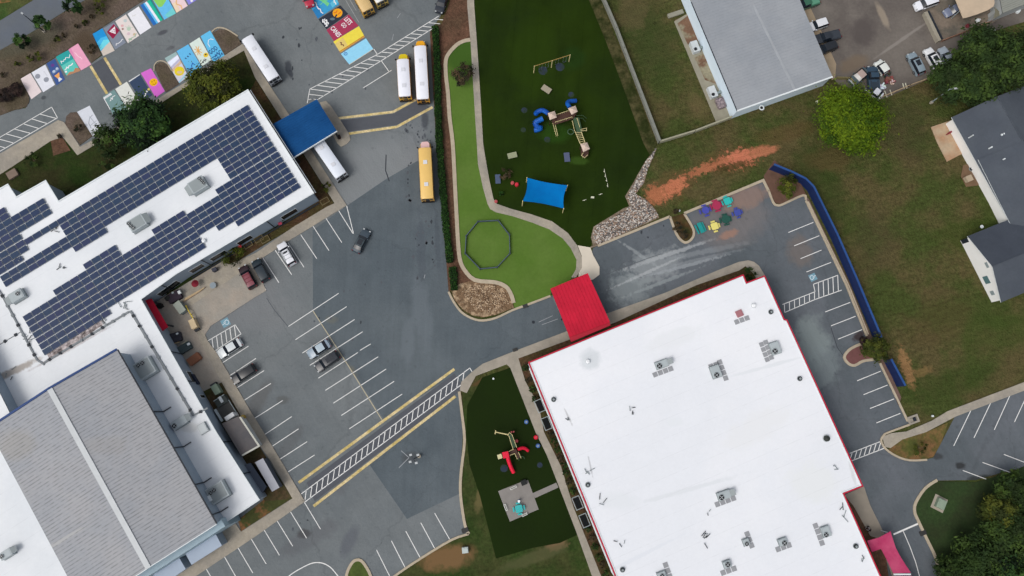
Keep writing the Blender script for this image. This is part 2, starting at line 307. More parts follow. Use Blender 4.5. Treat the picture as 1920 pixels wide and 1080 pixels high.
m_mulch = mat('mulch', (96, 84, 76), 1, .14, .5, (84, 76, 62), .12, .25, .6, blobs=[(60, 75, 9, 3, 30, (82, 82, 70), .6, .15, 1), (160, 80, 3, 3, 0, (78, 66, 54), .7, .2, 1)], spec=.05)
m_bark = mat('bark_mulch', (98, 72, 58), 1, .18, .6, (84, 66, 52), .2, .3, .6, spec=.05)
m_pine = mat('pine_straw', (82, 60, 46), 1, .25, .8, (66, 62, 36), .2, .35, .6, spec=.05)
m_turf = mat('dark_turf', (36, 51, 15), .95, .12, .18, (31, 44, 17), .05, .05, spec=.0, blobs=[(1085, 302, 2.4, 1, 0, (60, 86, 34), .6, .5, .8), (1040, 250, 4, 2.5, 0, (42, 72, 24), .6, .3, .9), (1075, 110, 3, 3, 0, (34, 58, 24), .5, .3, .9), (997, 105, 6, 12, 0, (42, 60, 16), .5, .1, .9)], lines=(math.radians(85), 4.6, .82, .03), streak=(math.radians(85), .07, .06, .5))
m_lime = mat('lime_turf', (88, 113, 50), .95, .08, .15, (80, 108, 42), .1, .07, spec=.08, blobs=[(868, 105, 4.5, 5.5, 0, (58, 86, 32), .9, .2, .7), (1085, 570, 3, 6, 0, (70, 98, 34), .6, .2, .8)])
m_rockbed = mat('rocky_bed', (158, 136, 110), .95, .3, 1.4, (118, 96, 74), .8, .4, .8, spec=.1, thr=(.42, .5))
m_clay = mat('bare_clay', (180, 114, 80), .95, .15, .8, (88, 84, 48), .35, .2, spec=.1)
def parea(name, px, z, m, **k): return slab(name, px, z, m, **k)
# asphalt of the school lots, the right lot and the neighbour's yard
parea('road', [(-80, 110), (-80, 50), (0, 38), (62, 0), (120, -60), (230, -60), (165, -3), (120, 22), (60, 60), (0, 94), (-60, 135)], .02, m_street)
parea('parking_lot', [(-90, 300), (-90, 160), (25, 205), (48, 203), (56, 184), (40, 148), (146, 82), (172, 118), (192, 104), (174, 64), (270, 0), (380, -60), (840, -60), (826, 30), (806, 60), (808, 100), (818, 270), (828, 400), (836, 480), (841, 547), (850, 565), (865, 585), (885, 597), (905, 601), (930, 596), (960, 582), (1032, 555), (1110, 520), (1150, 600), (1067, 625), (960, 660), (905, 682), (862, 732), (868, 810), (862, 917), (866, 950), (879, 1001), (847, 1012), (792, 1045), (700, 1110), (300, 1180), (200, 1000), (-90, 900)], .02, m_asph)
parea('right_lot', [(1032, 555), (1085, 520), (1100, 515), (1112, 465), (1121, 461), (1256, 406), (1272, 445), (1285, 455), (1299, 445), (1299, 432), (1282, 400), (1431, 338), (1440, 355), (1452, 382), (1465, 385), (1506, 366), (1512, 378), (1587, 535), (1702, 790), (1706, 795), (1665, 810), (1657, 815), (1652, 825), (1660, 840), (1680, 855), (1705, 863), (1735, 862), (1750, 858), (1765, 830), (1790, 782), (1960, 715), (2020, 880), (1900, 880), (1830, 900), (1756, 901), (1735, 915), (1717, 942), (1715, 960), (1721, 975), (1735, 1005), (1755, 1047), (1762, 1080), (1790, 1180), (1600, 1180), (1400, 700), (1150, 625)], .024, m_right)
parea('asphalt_overlay', [(586, 432), (650, 386), (725, 335), (782, 302), (822, 280), (828, 400), (836, 480), (841, 547), (850, 565), (865, 585), (885, 597), (905, 601), (930, 596), (960, 582), (1034, 555), (1067, 622), (960, 660), (905, 682), (884, 697), (861, 732), (868, 810), (862, 917), (863, 925), (763, 973), (690, 867), (854, 741), (850, 703), (720, 787), (652, 682), (587, 583)], .029, m_dark, sheet=True)
parea('asphalt_overlay', [(575, 905), (852, 700), (870, 728), (590, 940)], .034, m_mid, sheet=True)
parea('asphalt_overlay', [(637, 226), (738, 213), (782, 189), (808, 201), (744, 234), (653, 247)], .03, m_mid, sheet=True)
parea('asphalt_overlay', [(171, 122), (196, 107), (227, 158), (200, 174)], .03, m_mid, sheet=True)
parea('neighbour_yard', [(1490, -60), (1565, 150), (1572, 158), (1655, 186), (1760, 140), (1800, 100), (1850, 62), (1990, 20), (1990, -60)], .02, m_yard)
parea('neighbour_floor', [(1738, 22), (1768, 76), (1848, 50), (1870, 38), (1860, -60), (1720, -60)], .06, mat('yard_slab', (122, 110, 98), .9, .15, .8, (92, 88, 80), .3, .1))
# beds
parea('mulch_bed', [(-90, 160), (-60, 132), (0, 94), (60, 61), (120, 23), (165, -2), (230, -60), (378, -60), (270, 0), (173, 63), (190, 103), (171, 118), (146, 81), (38, 147), (54, 182), (50, 200), (25, 207), (-90, 250)], .1, m_mulch)
for nm, cx, cy, r in (('a', 28, 178, 20),): parea('mulch_bed', smooth([(cx-24, cy-8), (cx-2, cy-22), (cx+20, cy-10), (cx+26, cy+14), (cx+6, cy+27), (cx-14, cy+18)], 4, True), .14, m_mulch)
parea('mulch_bed', [(300, 152), (291, 131)] + smooth([(292, 122), (298, 117), (306, 117), (314, 123), (320, 133)], 4) + [(336, 157), (311, 173)], .12, m_mulch)
parea('mulch_bed', [(122, 232), (124, 218), (132, 211), (144, 210), (173, 255), (150, 272)], .12, m_mulch)
parea('mulch_bed', [(398, 62), (412, 54), (430, 57), (446, 70), (453, 82), (421, 103)], .12, m_mulch)
parea('mulch_bed', [(95, 264), (112, 257), (118, 259), (132, 282), (100, 292)], .12, m_bark)
parea('mulch_bed', [(828, 45), (848, -10), (880, -60), (893, -20), (877, 11), (882, 76), (857, 84), (842, 100), (836, 114), (840, 175), (848, 270), (857, 420), (862, 485), (870, 505), (890, 525), (862, 532), (846, 545), (841, 547), (836, 480), (827, 380), (818, 270), (808, 100), (806, 60)], .1, m_bark)
parea('rocky_bed', [(847, 545), (862, 532), (890, 525), (925, 530), (942, 534), (956, 548), (963, 577), (930, 590), (905, 595), (885, 591), (868, 580), (852, 562)], .13, m_rockbed)
# grass round the left building
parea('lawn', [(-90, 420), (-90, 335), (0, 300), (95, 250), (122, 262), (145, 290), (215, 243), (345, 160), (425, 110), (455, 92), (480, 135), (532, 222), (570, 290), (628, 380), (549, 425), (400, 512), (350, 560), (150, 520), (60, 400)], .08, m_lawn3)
parea('lawn_strip', [(466, 175), (480, 150), (527, 224), (575, 300), (626, 382), (612, 388), (560, 420), (420, 505), (400, 500), (560, 400), (590, 375)], .1, m_pine)
parea('lawn', [(-90, -60), (140, -60), (62, 0), (0, 38), (-90, 60)], .06, m_grass2)
parea('bare_clay', [(0, -10), (30, -10), (22, 3), (5, 4), (-20, 10)], .07, m_clay, sheet=True, wob=(.3, 1))
# turf areas
path_in = [(876, -60), (876, 11), (882, 76), (884, 108), (889, 190), (894, 270), (896, 307), (905, 350), (914, 382), (919, 392), (930, 398), (960, 405), (997, 417), (1030, 430), (1055, 447), (1070, 465), (1081, 487), (1080, 505), (1071, 520)]
path_out = [(888, -60), (889, 7), (897, 120), (902, 200), (906, 270), (910, 295), (917, 335), (925, 372), (931, 382), (960, 392), (997, 402), (1035, 415), (1065, 437), (1082, 460), (1091, 482), (1091, 502), (1080, 520)]
lime_left = [(882, 75), (871, 77), (857, 84), (842, 100), (836, 114), (836, 140), (840, 175), (843, 220), (849, 270), (853, 345), (857, 420), (859, 455), (862, 485), (870, 505), (890, 525), (925, 529), (940, 533), (952, 541), (960, 557), (965, 577)]
parea('lime_turf', lime_left + [(987, 572), (1032, 556), (1066, 535)] + path_in[:1:-1], .11, m_lime)
parea('dark_turf', path_out + [(1085, 462)][:0] + [(1085, 500), (1096, 470), (1108, 463), (1110, 440), (1114, 424), (1172, 391), (1182, 385), (1172, 369), (1185, 347), (1218, 290), (1206, 268), (1177, 187), (1135, 75), (1102, -5), (1090, -60)], .1, m_turf)
parea('weed_strip', [(1090, -60), (1102, -5), (1135, 75), (1177, 187), (1206, 268), (1218, 290), (1232, 272), (1164, 95), (1150, 60), (1126, 0), (1115, -60)], .08, mat('weeds', (46, 52, 26), 1, .3, .6, (74, 70, 46), .3, .35, spec=.05))
parea('dark_turf', [(904, 708), (975, 683), (1008, 760), (1028, 820), (1028, 855), (1080, 990), (1082, 1003), (1050, 1018), (1000, 1027), (955, 1040), (930, 1047), (900, 930), (880, 870), (874, 810), (876, 760)], .1, mat('dark_turf2', (31, 44, 18), .95, .12, .2, (28, 39, 17), .1, .05, spec=.0))
parea('lawn', [(866, 736), (905, 707), (905, 715), (880, 760), (878, 810), (884, 870), (903, 930), (932, 1047), (1000, 1025), (1050, 1016), (1084, 998), (1130, 1130), (700, 1170), (700, 1110), (792, 1047), (847, 1014), (881, 1003), (868, 950), (866, 917), (874, 830), (872, 810)], .08, mat('rough_lawn', (50, 66, 30), .95, .3, .4, (58, 62, 34), .2, .3, blobs=[(840, 1045, 6, 2.6, 10, (116, 90, 62), .9, .4, 1.4), (1045, 1020, 2.5, 1.2, 20, (120, 96, 72), .8, .8, 1.6), (900, 935, 1, 3, -10, (110, 98, 66), .6, .8, 1.5), (1000, 1045, 8, 1.3, 18, (84, 84, 56), .6, .3, 1.3), (895, 715, 2, 1, 20, (88, 68, 44), .8, .5, 1.3)], spec=.08))
parea('lawn', [(651, 1080), (656, 1064), (665, 1053), (676, 1052), (687, 1065), (694, 1082), (720, 1140), (640, 1140)], .12, mat('island_lawn', (70, 84, 36), .95, .2, .6, fine=.2))
parea('lawn', [(1670, 840), (1692, 824), (1737, 810), (1778, 792), (1765, 830), (1750, 856), (1735, 861), (1705, 862), (1680, 854), (1664, 843)], .12, mat('island_lawn2', (78, 82, 36), .95, .25, .6, (110, 82, 52), .3, .25))
parea('lawn', [(1757, 902), (1735, 917), (1719, 942), (1717, 960), (1723, 975), (1737, 1005), (1757, 1047), (1764, 1080), (1795, 1180), (1990, 1180), (1990, 840), (1900, 884), (1830, 904)], .1, mat('corner_lawn', (44, 64, 30), .95, .25, .4, (38, 48, 24), .2, .25))
parea('planting_bed', [(972, 672), (1067, 637), (1155, 604), (1250, 560), (1305, 535), (1348, 520), (1386, 507), (1398, 499), (1412, 510), (1428, 540), (1400, 590), (1200, 680), (1060, 740), (1215, 1130), (1130, 1130), (1105, 1030), (1075, 950), (1052, 875), (1020, 810), (1010, 760), (986, 715)], .1, m_pine)
parea('planting_bed', [(446, 975), (497, 935), (545, 936), (452, 996)], .1, mat('clay_bed', (128, 88, 58), .95, .3, .7, (62, 66, 32), .35, .2, thr=(.4, .5)))
parea('planting_bed', [(380, 735), (415, 715), (470, 812), (549, 935), (497, 940), (430, 850)], .1, mat('side_bed', (58, 60, 30), .95, .3, .6, (76, 60, 42), .3, .3))
parea('planting_bed', [(1585, 930), (1600, 925), (1632, 985), (1655, 1000), (1680, 1180), (1640, 1180)], .12, m_bark)
parea('mulch_strip', [(1509, 368), (1516, 372), (1592, 530), (1632, 625), (1665, 690), (1690, 745), (1685, 760), (1668, 720), (1625, 634), (1587, 536)], .12, mat('mulch_strip', (104, 84, 76), 1, .2, .8))
parea('mulch_bed', [(1432, 330), (1452, 300), (1500, 340), (1512, 366), (1506, 364), (1465, 383), (1454, 380), (1441, 355)], .12, mat('bed_red', (96, 72, 60), 1, .25, .8))
parea('mulch_bed', [(1258, 408), (1282, 400), (1286, 410), (1299, 432), (1298, 445), (1285, 453), (1274, 444), (1264, 424)], .13, mat('bed_weedy', (84, 62, 36), 1, .4, 1.2, (52, 52, 24), .6, .3))
parea('mulch_bed', [(1624, 644), (1604, 650), (1591, 658), (1584, 670), (1591, 681), (1602, 683), (1615, 676), (1640, 672), (1655, 668), (1640, 636)], .13, mat('bed_red2', (108, 72, 70), 1, .15, .8))
parea('dirt_strip', [(1265, 38), (1290, 25), (1310, 30), (1375, 205), (1362, 224), (1343, 229)], .05, mat('dirt', (110, 84, 66), .95, .2, .6, (136, 130, 108), .25, .2, thr=(.45, .55)))
# pavements
parea('sidewalk', [(454, 86), (463, 88), (480, 121), (540, 212), (585, 284), (650, 385), (627, 381), (570, 290), (527, 222), (478, 145)], .14, m_conc)
parea('sidewalk', [(627, 381), (650, 385), (540, 452), (450, 511), (355, 575), (330, 560), (400, 508), (480, 474), (549, 426), (612, 388)], .143, m_conc)
parea('concrete_pad', [(262, 585), (330, 543), (420, 488), (447, 512), (478, 494), (499, 545), (475, 559), (395, 611), (385, 626), (384, 645), (417, 716), (375, 737), (290, 650)], .12, m_conc2)
parea('sidewalk', [(350, 579), (358, 574), (390, 640), (405, 660), (432, 706), (472, 775), (510, 836), (571, 939), (549, 936), (508, 865), (470, 812), (415, 716), (380, 650)], .146, m_conc)
parea('sidewalk', [(549, 934), (572, 940), (480, 1005), (345, 1095), (290, 1130), (260, 1130), (402, 1020), (400, 990), (432, 968), (452, 997)], .149, m_conc)
parea('sidewalk', [(-90, 385), (-90, 338), (0, 288), (109, 225), (120, 229), (150, 275), (192, 253), (215, 240), (310, 176), (345, 156), (421, 104), (455, 82), (462, 92), (425, 113), (345, 165), (222, 245), (145, 291), (118, 257), (95, 264), (25, 311), (-60, 365)], .14, m_conc)
parea('sidewalk', [(600, 192), (611, 189), (620, 198), (640, 228), (655, 252), (657, 262), (650, 270), (639, 275), (632, 268), (620, 246), (612, 225)], .15, m_conc)
parea('path', path_out + path_in[::-1], .16, m_conc)
parea('concrete_pad', [(1083, 460), (1107, 464), (1112, 478), (1124, 500), (1124, 515), (1112, 524), (1085, 530), (1085, 505), (1091, 495), (1091, 480)], .15, mat('pale_concrete', (205, 196, 180), .9, .06, .5))
parea('sidewalk', [(862, 732), (865, 716), (885, 697), (905, 682), (960, 660), (1060, 622), (1140, 587), (1247, 549), (1345, 507), (1385, 491), (1403, 488), (1414, 491), (1423, 498), (1434, 516), (1428, 540), (1412, 512), (1398, 499), (1386, 507), (1348, 520), (1305, 535), (1250, 560), (1155, 604), (1067, 637), (972, 672), (985, 715), (1010, 760), (1020, 810), (1052, 875), (1075, 950), (1127, 1080), (1160, 1170), (1145, 1170), (1110, 1080), (1080, 996), (1026, 855), (1004, 810), (957, 690), (950, 683), (892, 705), (875, 737)], .14, mat('walk_concrete', (146, 140, 128), .9, .1, .5, (158, 150, 138), .2, .08))
parea('sidewalk', [(1655, 822), (1659, 817), (1672, 812), (1700, 809), (1747, 789), (1777, 771), (1990, 690), (1990, 706), (1792, 781), (1737, 810), (1692, 824), (1670, 840), (1660, 838)], .15, m_conc)
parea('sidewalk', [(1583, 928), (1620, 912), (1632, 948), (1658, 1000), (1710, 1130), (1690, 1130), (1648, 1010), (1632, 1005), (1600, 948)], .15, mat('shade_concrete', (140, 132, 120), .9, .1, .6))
parea('concrete_pad', [(1746, 238), (1782, 226), (1810, 285), (1776, 303), (1757, 266)], .14, mat('patio', (178, 158, 132), .9, .15, .8, (160, 128, 100), .4, .1))
parea('concrete_pad', [(1264, 40), (1290, 25), (1291, 28), (1270, 44), (1290, 84), (1309, 76), (1318, 100), (1302, 108), (1322, 150), (1344, 158), (1372, 222), (1343, 229)], .09, mat('service_pad', (140, 136, 120), .9, .12, .8))
parea('concrete_pad', [(934, 921), (974, 905), (990, 900), (1010, 955), (956, 978)], .13, mat('play_pad', (132, 128, 124), .9, .08, .8))
parea('path', [(998, 925), (1043, 905), (1047, 914), (1003, 934)], .12, mat('play_pad', (132, 128, 124)))
parea('concrete_pad', [(1505, 20), (1520, 15), (1568, 120), (1566, 146), (1560, 150)], .08, mat('apron', (150, 134, 112), .9, .1, .8))
parea('concrete_pad', [(1806, 310), (1820, 306), (1848, 340), (1832, 348), (1812, 350), (1802, 330)], .1, mat('dirt2', (108, 86, 66), .95, .2, .8))
parea('gravel_strip', [(1095, 470), (1112, 460), (1108, 445), (1113, 425), (1170, 390), (1180, 387), (1172, 368), (1186, 345), (1210, 302), (1226, 284), (1233, 275), (1214, 320), (1208, 342), (1192, 364), (1212, 374), (1230, 394), (1236, 408), (1122, 460)], .11, mat('gravel_bed', (134, 122, 108), .95, .3, 2, (104, 88, 72), .9, .3))
# kerbs
kb = MB()
def kerb(px, wd=.3, top=.19, n=3, closed=False): kb.strip(xy(GP(smooth(px, n, closed) if n else px, .1)), wd, 0, top, m_kerb, closed)
kerb(lime_left[:-1]+[(963, 568)], .75, .26); kerb([(841, 547), (850, 565), (865, 585), (885, 597), (905, 601), (930, 596), (960, 582), (987, 572), (1032, 555)], .4)
kerb([(1121, 461), (1256, 406)], .45, n=0); kerb([(1256, 406), (1264, 428), (1272, 445), (1285, 455), (1297, 448), (1301, 436), (1296, 422), (1283, 401)], .45); kerb([(1283, 400), (1431, 338), (1441, 358)], .5, n=0)
kerb([(1441, 357), (1450, 380), (1458, 385), (1468, 383), (1506, 366), (1511, 375)], .4); kerb([(1511, 376), (1587, 535), (1625, 630)], .4, n=0); kerb([(1515, 378), (1591, 535), (1628, 627)], .2, .25, n=0)
kerb([(1628, 640), (1604, 649), (1590, 658), (1583, 670), (1591, 682), (1603, 685), (1618, 677), (1640, 674)], .5); kerb([(1650, 681), (1702, 790)], .4, n=0)
kerb([(1706, 796), (1665, 811), (1657, 816), (1652, 826), (1660, 841), (1680, 855), (1705, 863), (1738, 862)], .35)
kerb([(1757, 900), (1735, 915), (1717, 942), (1715, 960), (1721, 975), (1735, 1005), (1755, 1047), (1762, 1080), (1790, 1180)], .5)
kerb([(650, 1100), (650, 1078), (656, 1062), (665, 1051), (677, 1051), (688, 1065), (696, 1082), (712, 1120)], .5)
kerb([(861, 734), (866, 775), (871, 825), (865, 880), (863, 917), (866, 950), (872, 985), (879, 1001)], .5); kerb([(879, 1001), (847, 1012), (792, 1045), (740, 1080), (690, 1120)], .4)
kerb([(289, 133), (290, 122), (297, 115), (307, 115), (315, 121), (322, 133)], .2); kerb([(446, 68), (425, 55), (408, 52), (397, 60)], .25)
struct('kerb', kb)
# painted lines
m_line = mat('white_line', (222, 222, 220), .7, .08, 2); m_faint = mat('worn_line', (146, 150, 154), .8, .1, 2); m_yel = mat('yellow_line', (206, 188, 144), .8, .2, 1.5, (186, 166, 104), .4, .25)
ln = MB()
def ldir(u0, u1, l0, l1, n, dv, wd=.14, t0=.02, t1=.98):
    line(u0, u1, wd); line(l0, l1, wd)
    ex, ey = l1[0]-l0[0], l1[1]-l0[1]
    for k in range(n):
        f = t0+(t1-t0)*k/max(1, n-1); px, py = u0[0]+(u1[0]-u0[0])*f, u0[1]+(u1[1]-u0[1])*f
        dt = dv[0]*ey-dv[1]*ex; s_ = ((l0[0]-px)*ey-(l0[1]-py)*ex)/dt; g = ((l0[0]-px)*dv[1]-(l0[1]-py)*dv[0])/dt
        if g < 0 or g > 1: s_ *= .0 if g < -.25 or g > 1.25 else 1
        if s_: line((px, py), (px+dv[0]*s_, py+dv[1]*s_), wd)
def line(a, b, wd=.13, m=None, z=.038): ln.strip(xy(GP([a, b])), wd, None, z, m or m_line)
def pline(px, wd=.13, m=None, z=.038): ln.strip(xy(GP(px)), wd, None, z, m or m_line)
for a, b, c, d_ in [(492, 482, 523, 530), (516, 469, 547, 515), (540, 455, 570, 501), (564, 440, 594, 485), (587, 424, 617, 470), (611, 409, 641, 455), (635, 395, 662, 438), (650, 386, 663, 438), (541, 612, 635, 550), (554, 637, 650, 575), (567, 662, 665, 599), (581, 685, 680, 622), (597, 709, 671, 661), (675, 657, 695, 645), (610, 732, 709, 669), (625, 756, 724, 692), (640, 779, 739, 715), (655, 804, 754, 739),
  (416, 681, 466, 649), (430, 705, 480, 672), (443, 728, 495, 695), (457, 751, 508, 719), (478, 784, 530, 751), (496, 815, 547, 781), (510, 837, 560, 804), (525, 861, 576, 828), (540, 885, 590, 853),
  (571, 942, 601, 992), (545, 960, 575, 1009), (520, 977, 549, 1024), (495, 993, 524, 1041), (471, 1010, 499, 1057), (445, 1025, 474, 1074), (420, 1042, 446, 1088), (386, 1065, 402, 1093), (815, 962, 843, 1011), (789, 980, 816, 1030), (761, 996, 788, 1046), (734, 1014, 760, 1065), (706, 1031, 733, 1085),
  (1478, 436, 1525, 417), (1489, 461, 1536, 442), (1501, 485, 1540, 469), (1512, 510, 1558, 492), (1547, 585, 1594, 567), (1558, 611, 1604, 593), (1571, 636, 1616, 618), (1607, 714, 1651, 696), (1619, 740, 1664, 722), (1631, 766, 1676, 748), (1643, 793, 1688, 775),
  (1788, 836, 1820, 770), (1826, 821, 1858, 754), (1864, 806, 1894, 740), (1902, 791, 1932, 727), (1805, 882, 1872, 907), (1842, 867, 1903, 889), (1882, 852, 1945, 876), (1010, 996+0, 1010.1, 996)]:
    line((a, b), (c, d_))
line((447, 513), (475, 558), z=.13, m=m_line); line((471, 498), (499, 544), z=.13)
pline([(587, 583), (652, 684), (716, 787)], .13, mat('tan_line', (186, 176, 148), .8, .1, 2)); line((1010, 604), (1036, 592), .1, m_faint); line((1016, 609), (1046, 598), .1, m_faint)
def ladder(u0, u1, l0, l1, ru, wd=.14, ends=True):
    line(u0, u1, wd); line(l0, l1, wd)
    for (a, b) in ru:
        p = (u0[0]+(u1[0]-u0[0])*a, u0[1]+(u1[1]-u0[1])*a); q = (l0[0]+(l1[0]-l0[0])*b, l0[1]+(l1[1]-l0[1])*b); line(p, q, wd)
ldir((565, 926), (881, 690), (572, 941), (868, 719), 29, (-.14, 1), t0=.03, t1=.965); line((881, 690), (885, 697))
ldir((581, 167), (708, 102), (597, 186), (715, 114), 10, (1, .13), t0=.0, t1=.96)
ldir((708, 102), (823, 30), (715, 114), (817, 50), 10, (1, .1), t0=.06, t1=.92); pline([(581, 167), (576, 194)]); line((580, 177), (607, 180)); line((577, 187), (590, 186)); line((701, 92), (708, 103)); line((715, 114), (730, 135)); line((734, 132), (681, 165)); line((581, 186), (596, 187), .1)
ldir((390, 639), (441, 609), (403, 658), (452, 626), 6, (.13, 1), t0=.15, t1=.97); line((441, 609), (452, 626))
ldir((1467, 571), (1528, 547), (1471, 586), (1527, 562), 7, (.03, 1), t0=.06, t1=.98); ldir((1525, 533), (1571, 516), (1527, 562), (1578, 544), 5, (.04, 1), t0=.2, t1=.99); line((1528, 547), (1525, 533))
ldir((1593, 850), (1653, 827), (1597, 864), (1659, 840), 7, (-.3, 1), t0=.08, t1=.98)
line((-40, 281), (97, 201)); line((-40, 307), (108, 221)); [line(a, b) for a, b in (((75, 214), (105, 222)), ((60, 223), (89, 232)), ((43, 232), (73, 241)), ((27, 242), (57, 250)), ((11, 251), (41, 259)), ((-5, 260), (25, 268)), ((-20, 269), (9, 277)))]; line((97, 201), (108, 221)); line((1675, 1002), (1721, 982), .3); pline([(1693, 995), (1706, 1025), (1717, 1055), (1725, 1085)], .14); line((197, 179), (202, 198), .13)
pline(smooth([(535, 1086), (550, 1074), (575, 1060), (590, 1055), (605, 1056), (620, 1064), (636, 1083)], 5), .16)
for a, b in (((634, 222), (737, 210)), ((737, 210), (779, 187)), ((653, 251), (744, 238)), ((744, 238), (811, 201)), ((170, 124), (201, 176)), ((196, 108), (227, 159)), ((560, 905), (852, 692)), ((588, 949), (854, 743))): line(a, b, .5, m_yel, .041)
for a, b in (((700, 0), (672, 17)), ((648, 0), (673, 42)), ((655, -2), (668, 20)), ((751, 25), (745, 34)), ((738, 64), (735, 76)), ((797, 515), (795, 522)), ((767, 858), (748, 877)), ((767, 858), (752, 845))): line(a, b, .12, m_faint)
def wheelchair(c, a, s=1.1):
    o = G(c); dx = Vector((math.cos(a), math.sin(a))); dy = Vector((-dx.y, dx.x)); T_ = lambda u, v, z=.044: (o.x+dx.x*u*s+dy.x*v*s, o.y+dx.y*u*s+dy.y*v*s, z)
    ln.face([T_(-.75, -.75, .04), (T_(.75, -.75, .04)), T_(.75, .75, .04), T_(-.75, .75, .04)], mat('faded_blue', (112, 150, 166), .8, .1, 2))
    wm = mat('faded_white', (196, 208, 214), .8, .1, 2)
    ln.strip([T_(.42*math.cos(t)-.05, .42*math.sin(t)-.2)[:2] for t in [math.radians(120+24*k) for k in range(10)]], .13, None, .045, wm)
    ln.strip([T_(-.1, .5)[:2], T_(-.05, .05)[:2], T_(.3, .0)[:2], T_(.42, -.45)[:2]], .13, None, .046, wm); ln.strip([T_(-.08, .28)[:2], T_(.25, .25)[:2]], .12, None, .0465, wm)
    ln.cyl(T_(-.12, .6)[:2], .12, .044, .047, wm, 8)
wheelchair((423, 605), math.radians(120), 1.0); wheelchair((1524, 520), math.radians(-65), .9)
struct('painted_line', ln)
tar = MB(); m_tar = mat('tar', (52, 56, 62), .8, .1, 2); m_tar2 = mat('tar_pale', (78, 82, 88), .8, .1, 2)
rr = random.Random(3)
for (cx, cy, sx, sy, n) in [(768, 340, 6, 40, 14), (795, 255, 14, 20, 14), (800, 425, 12, 90, 14), (812, 460, 4, 40, 8), (780, 480, 6, 50, 8), (767, 235, 6, 20, 8), (560, 110, 40, 60, 8), (600, 590, 20, 15, 4), (640, 60, 60, 40, 4), (940, 30, 0, 0, 0), (640, 150, 60, 30, 6), (1250, 440, 50, 20, 5), (570, 985, 30, 20, 3), (700, 560, 60, 80, 6)]:
    for _ in range(n):
        c = G((cx+rr.uniform(-1, 1)*sx, cy+rr.uniform(-1, 1)*sy)); r = rr.uniform(.08, .3); k = rr.uniform(.8, 2.2); a0 = rr.uniform(-.3, .3)
        tar.face([(c.x+r*rr.uniform(.6, 1.2)*math.cos(t), c.y+r*k*rr.uniform(.6, 1.2)*math.sin(t+a0), .033) for t in [i*math.pi/4 for i in range(8)]], rr.choice([m_tar, m_tar2, m_tar2]))
tar.strip(xy(GP([(722, 410+0), (723, 340), (718, 300)])), .1, None, .033, m_tar2) if 0 else None
tar.strip(xy(GP([(500, 559), (515, 582), (540, 612)])), .12, None, .033, m_tar2); tar.strip(xy(GP([(1558, 615), (1570, 652), (1582, 668)])), .12, None, .034, m_tar)
tar.strip(xy(GP([(1130, 517), (1210, 486), (1240, 476)])), .1, None, .034, m_tar2); tar.strip(xy(GP([(724, 290), (723, 320), (730, 340)])), .2, None, .034, m_tar)
struct('tar_patch', tar)
dr = MB()
for p, L_, W_, a in (((872, 994), 1.2, .8, 20), ((985, 574), 1.0, .7, 20), ((1730, 999), 1.2, .8, 20), ((890, 707), 0, 0, 0), ((966, 656), .9, .6, 20)):
    if L_: c = G(p); dr.box((c.x, c.y), L_, W_, .0, .2, mat('drain_iron', (50, 50, 50), .7), math.radians(a))
tag(dr.build('storm_drain'), 'dark iron storm drain grates set along the kerbs', 'drain', kind='structure')
# ================================================================== PAINTED PARKING SPACES
def pm(c): return mat('mural_%d_%d_%d' % tuple(c), c, .8, .05, 1.5, fine=.03, spec=.2)
def mural(q, base, label, shapes=(), strokes=(), texts=(), dots=(), z=.046):
    P = GP(q, z)
    def U(u, v):
        a = P[0].lerp(P[1], u); b = P[3].lerp(P[2], u); r = a.lerp(b, v); return r
    mb = MB(); mb.face([(p.x, p.y, z) for p in P], pm(base)); k = z
    for (c, pts) in shapes:
        k += .0025; mb.face([(U(*p).x, U(*p).y, k) for p in pts], pm(c))
    for (c, u, v, r, *e) in dots:
        k += .0025; o = U(u, v); ry = e[0] if e else r
        mb.face([(o.x+r*math.cos(t), o.y+ry*math.sin(t), k) for t in [i*math.pi/7 for i in range(14)]], pm(c))
    for (c, wd, pts) in strokes:
        k += .0025; mb.strip([tuple(U(*p)[:2]) for p in pts], wd, None, k, pm(c))
    for (s, u, v, h, c, ud) in texts:   # ud = reading direction in (u, v)
        k += .0025; a = U(u, v); b = U(u+ud[0], v+ud[1]); text_faces(s, mb, (a.x, a.y), (b.x-a.x, b.y-a.y), h, pm(c), k, .62)
    mb.build('painted_parking_space', label=label, cat='painted parking space', group='parking spaces painted by pupils')
    return U
W_ = (226, 226, 228)
def scrib(c, wd, u0, v0, u1, v1, n=9, amp=.035, seed=1):
    r = random.Random(seed); return (c, wd, [(u0+(u1-u0)*i/n+r.uniform(-amp, amp), v0+(v1-v0)*i/n+r.uniform(-amp, amp)*1.5) for i in range(n+1)])
mural([(38, 148), (57, 137), (78, 172), (59, 186)], (220, 206, 206), 'plain pale pink painted parking space at the left end of the lower mural row')
mural([(59, 136), (85, 121), (103, 159), (81, 173)], (216, 218, 226), 'white painted parking space with two grey discs', dots=[((142, 146, 156), .22, .28, .52), ((142, 146, 156), .62, .6, .52)], strokes=[scrib((196, 198, 206), .1, .7, .2, .8, .5, 4)])
mural([(87, 119), (103, 110), (122, 149), (106, 160)], (58, 84, 140), 'blue painted parking space with an orange and white cup shape at its foot', shapes=[((96, 120, 160), [(.1, .42), (.9, .38), (.95, .5), (.15, .55)]), ((224, 160, 92), [(.2, .62), (.8, .6), (.62, .78), (.4, .8)]), ((214, 216, 220), [(.42, .8), (.6, .78), (.78, .92), (.35, .94)])], dots=[((96, 60, 132), .5, .2, .35), ((176, 190, 210), .35, .45, .3), ((176, 190, 210), .75, .42, .28)])
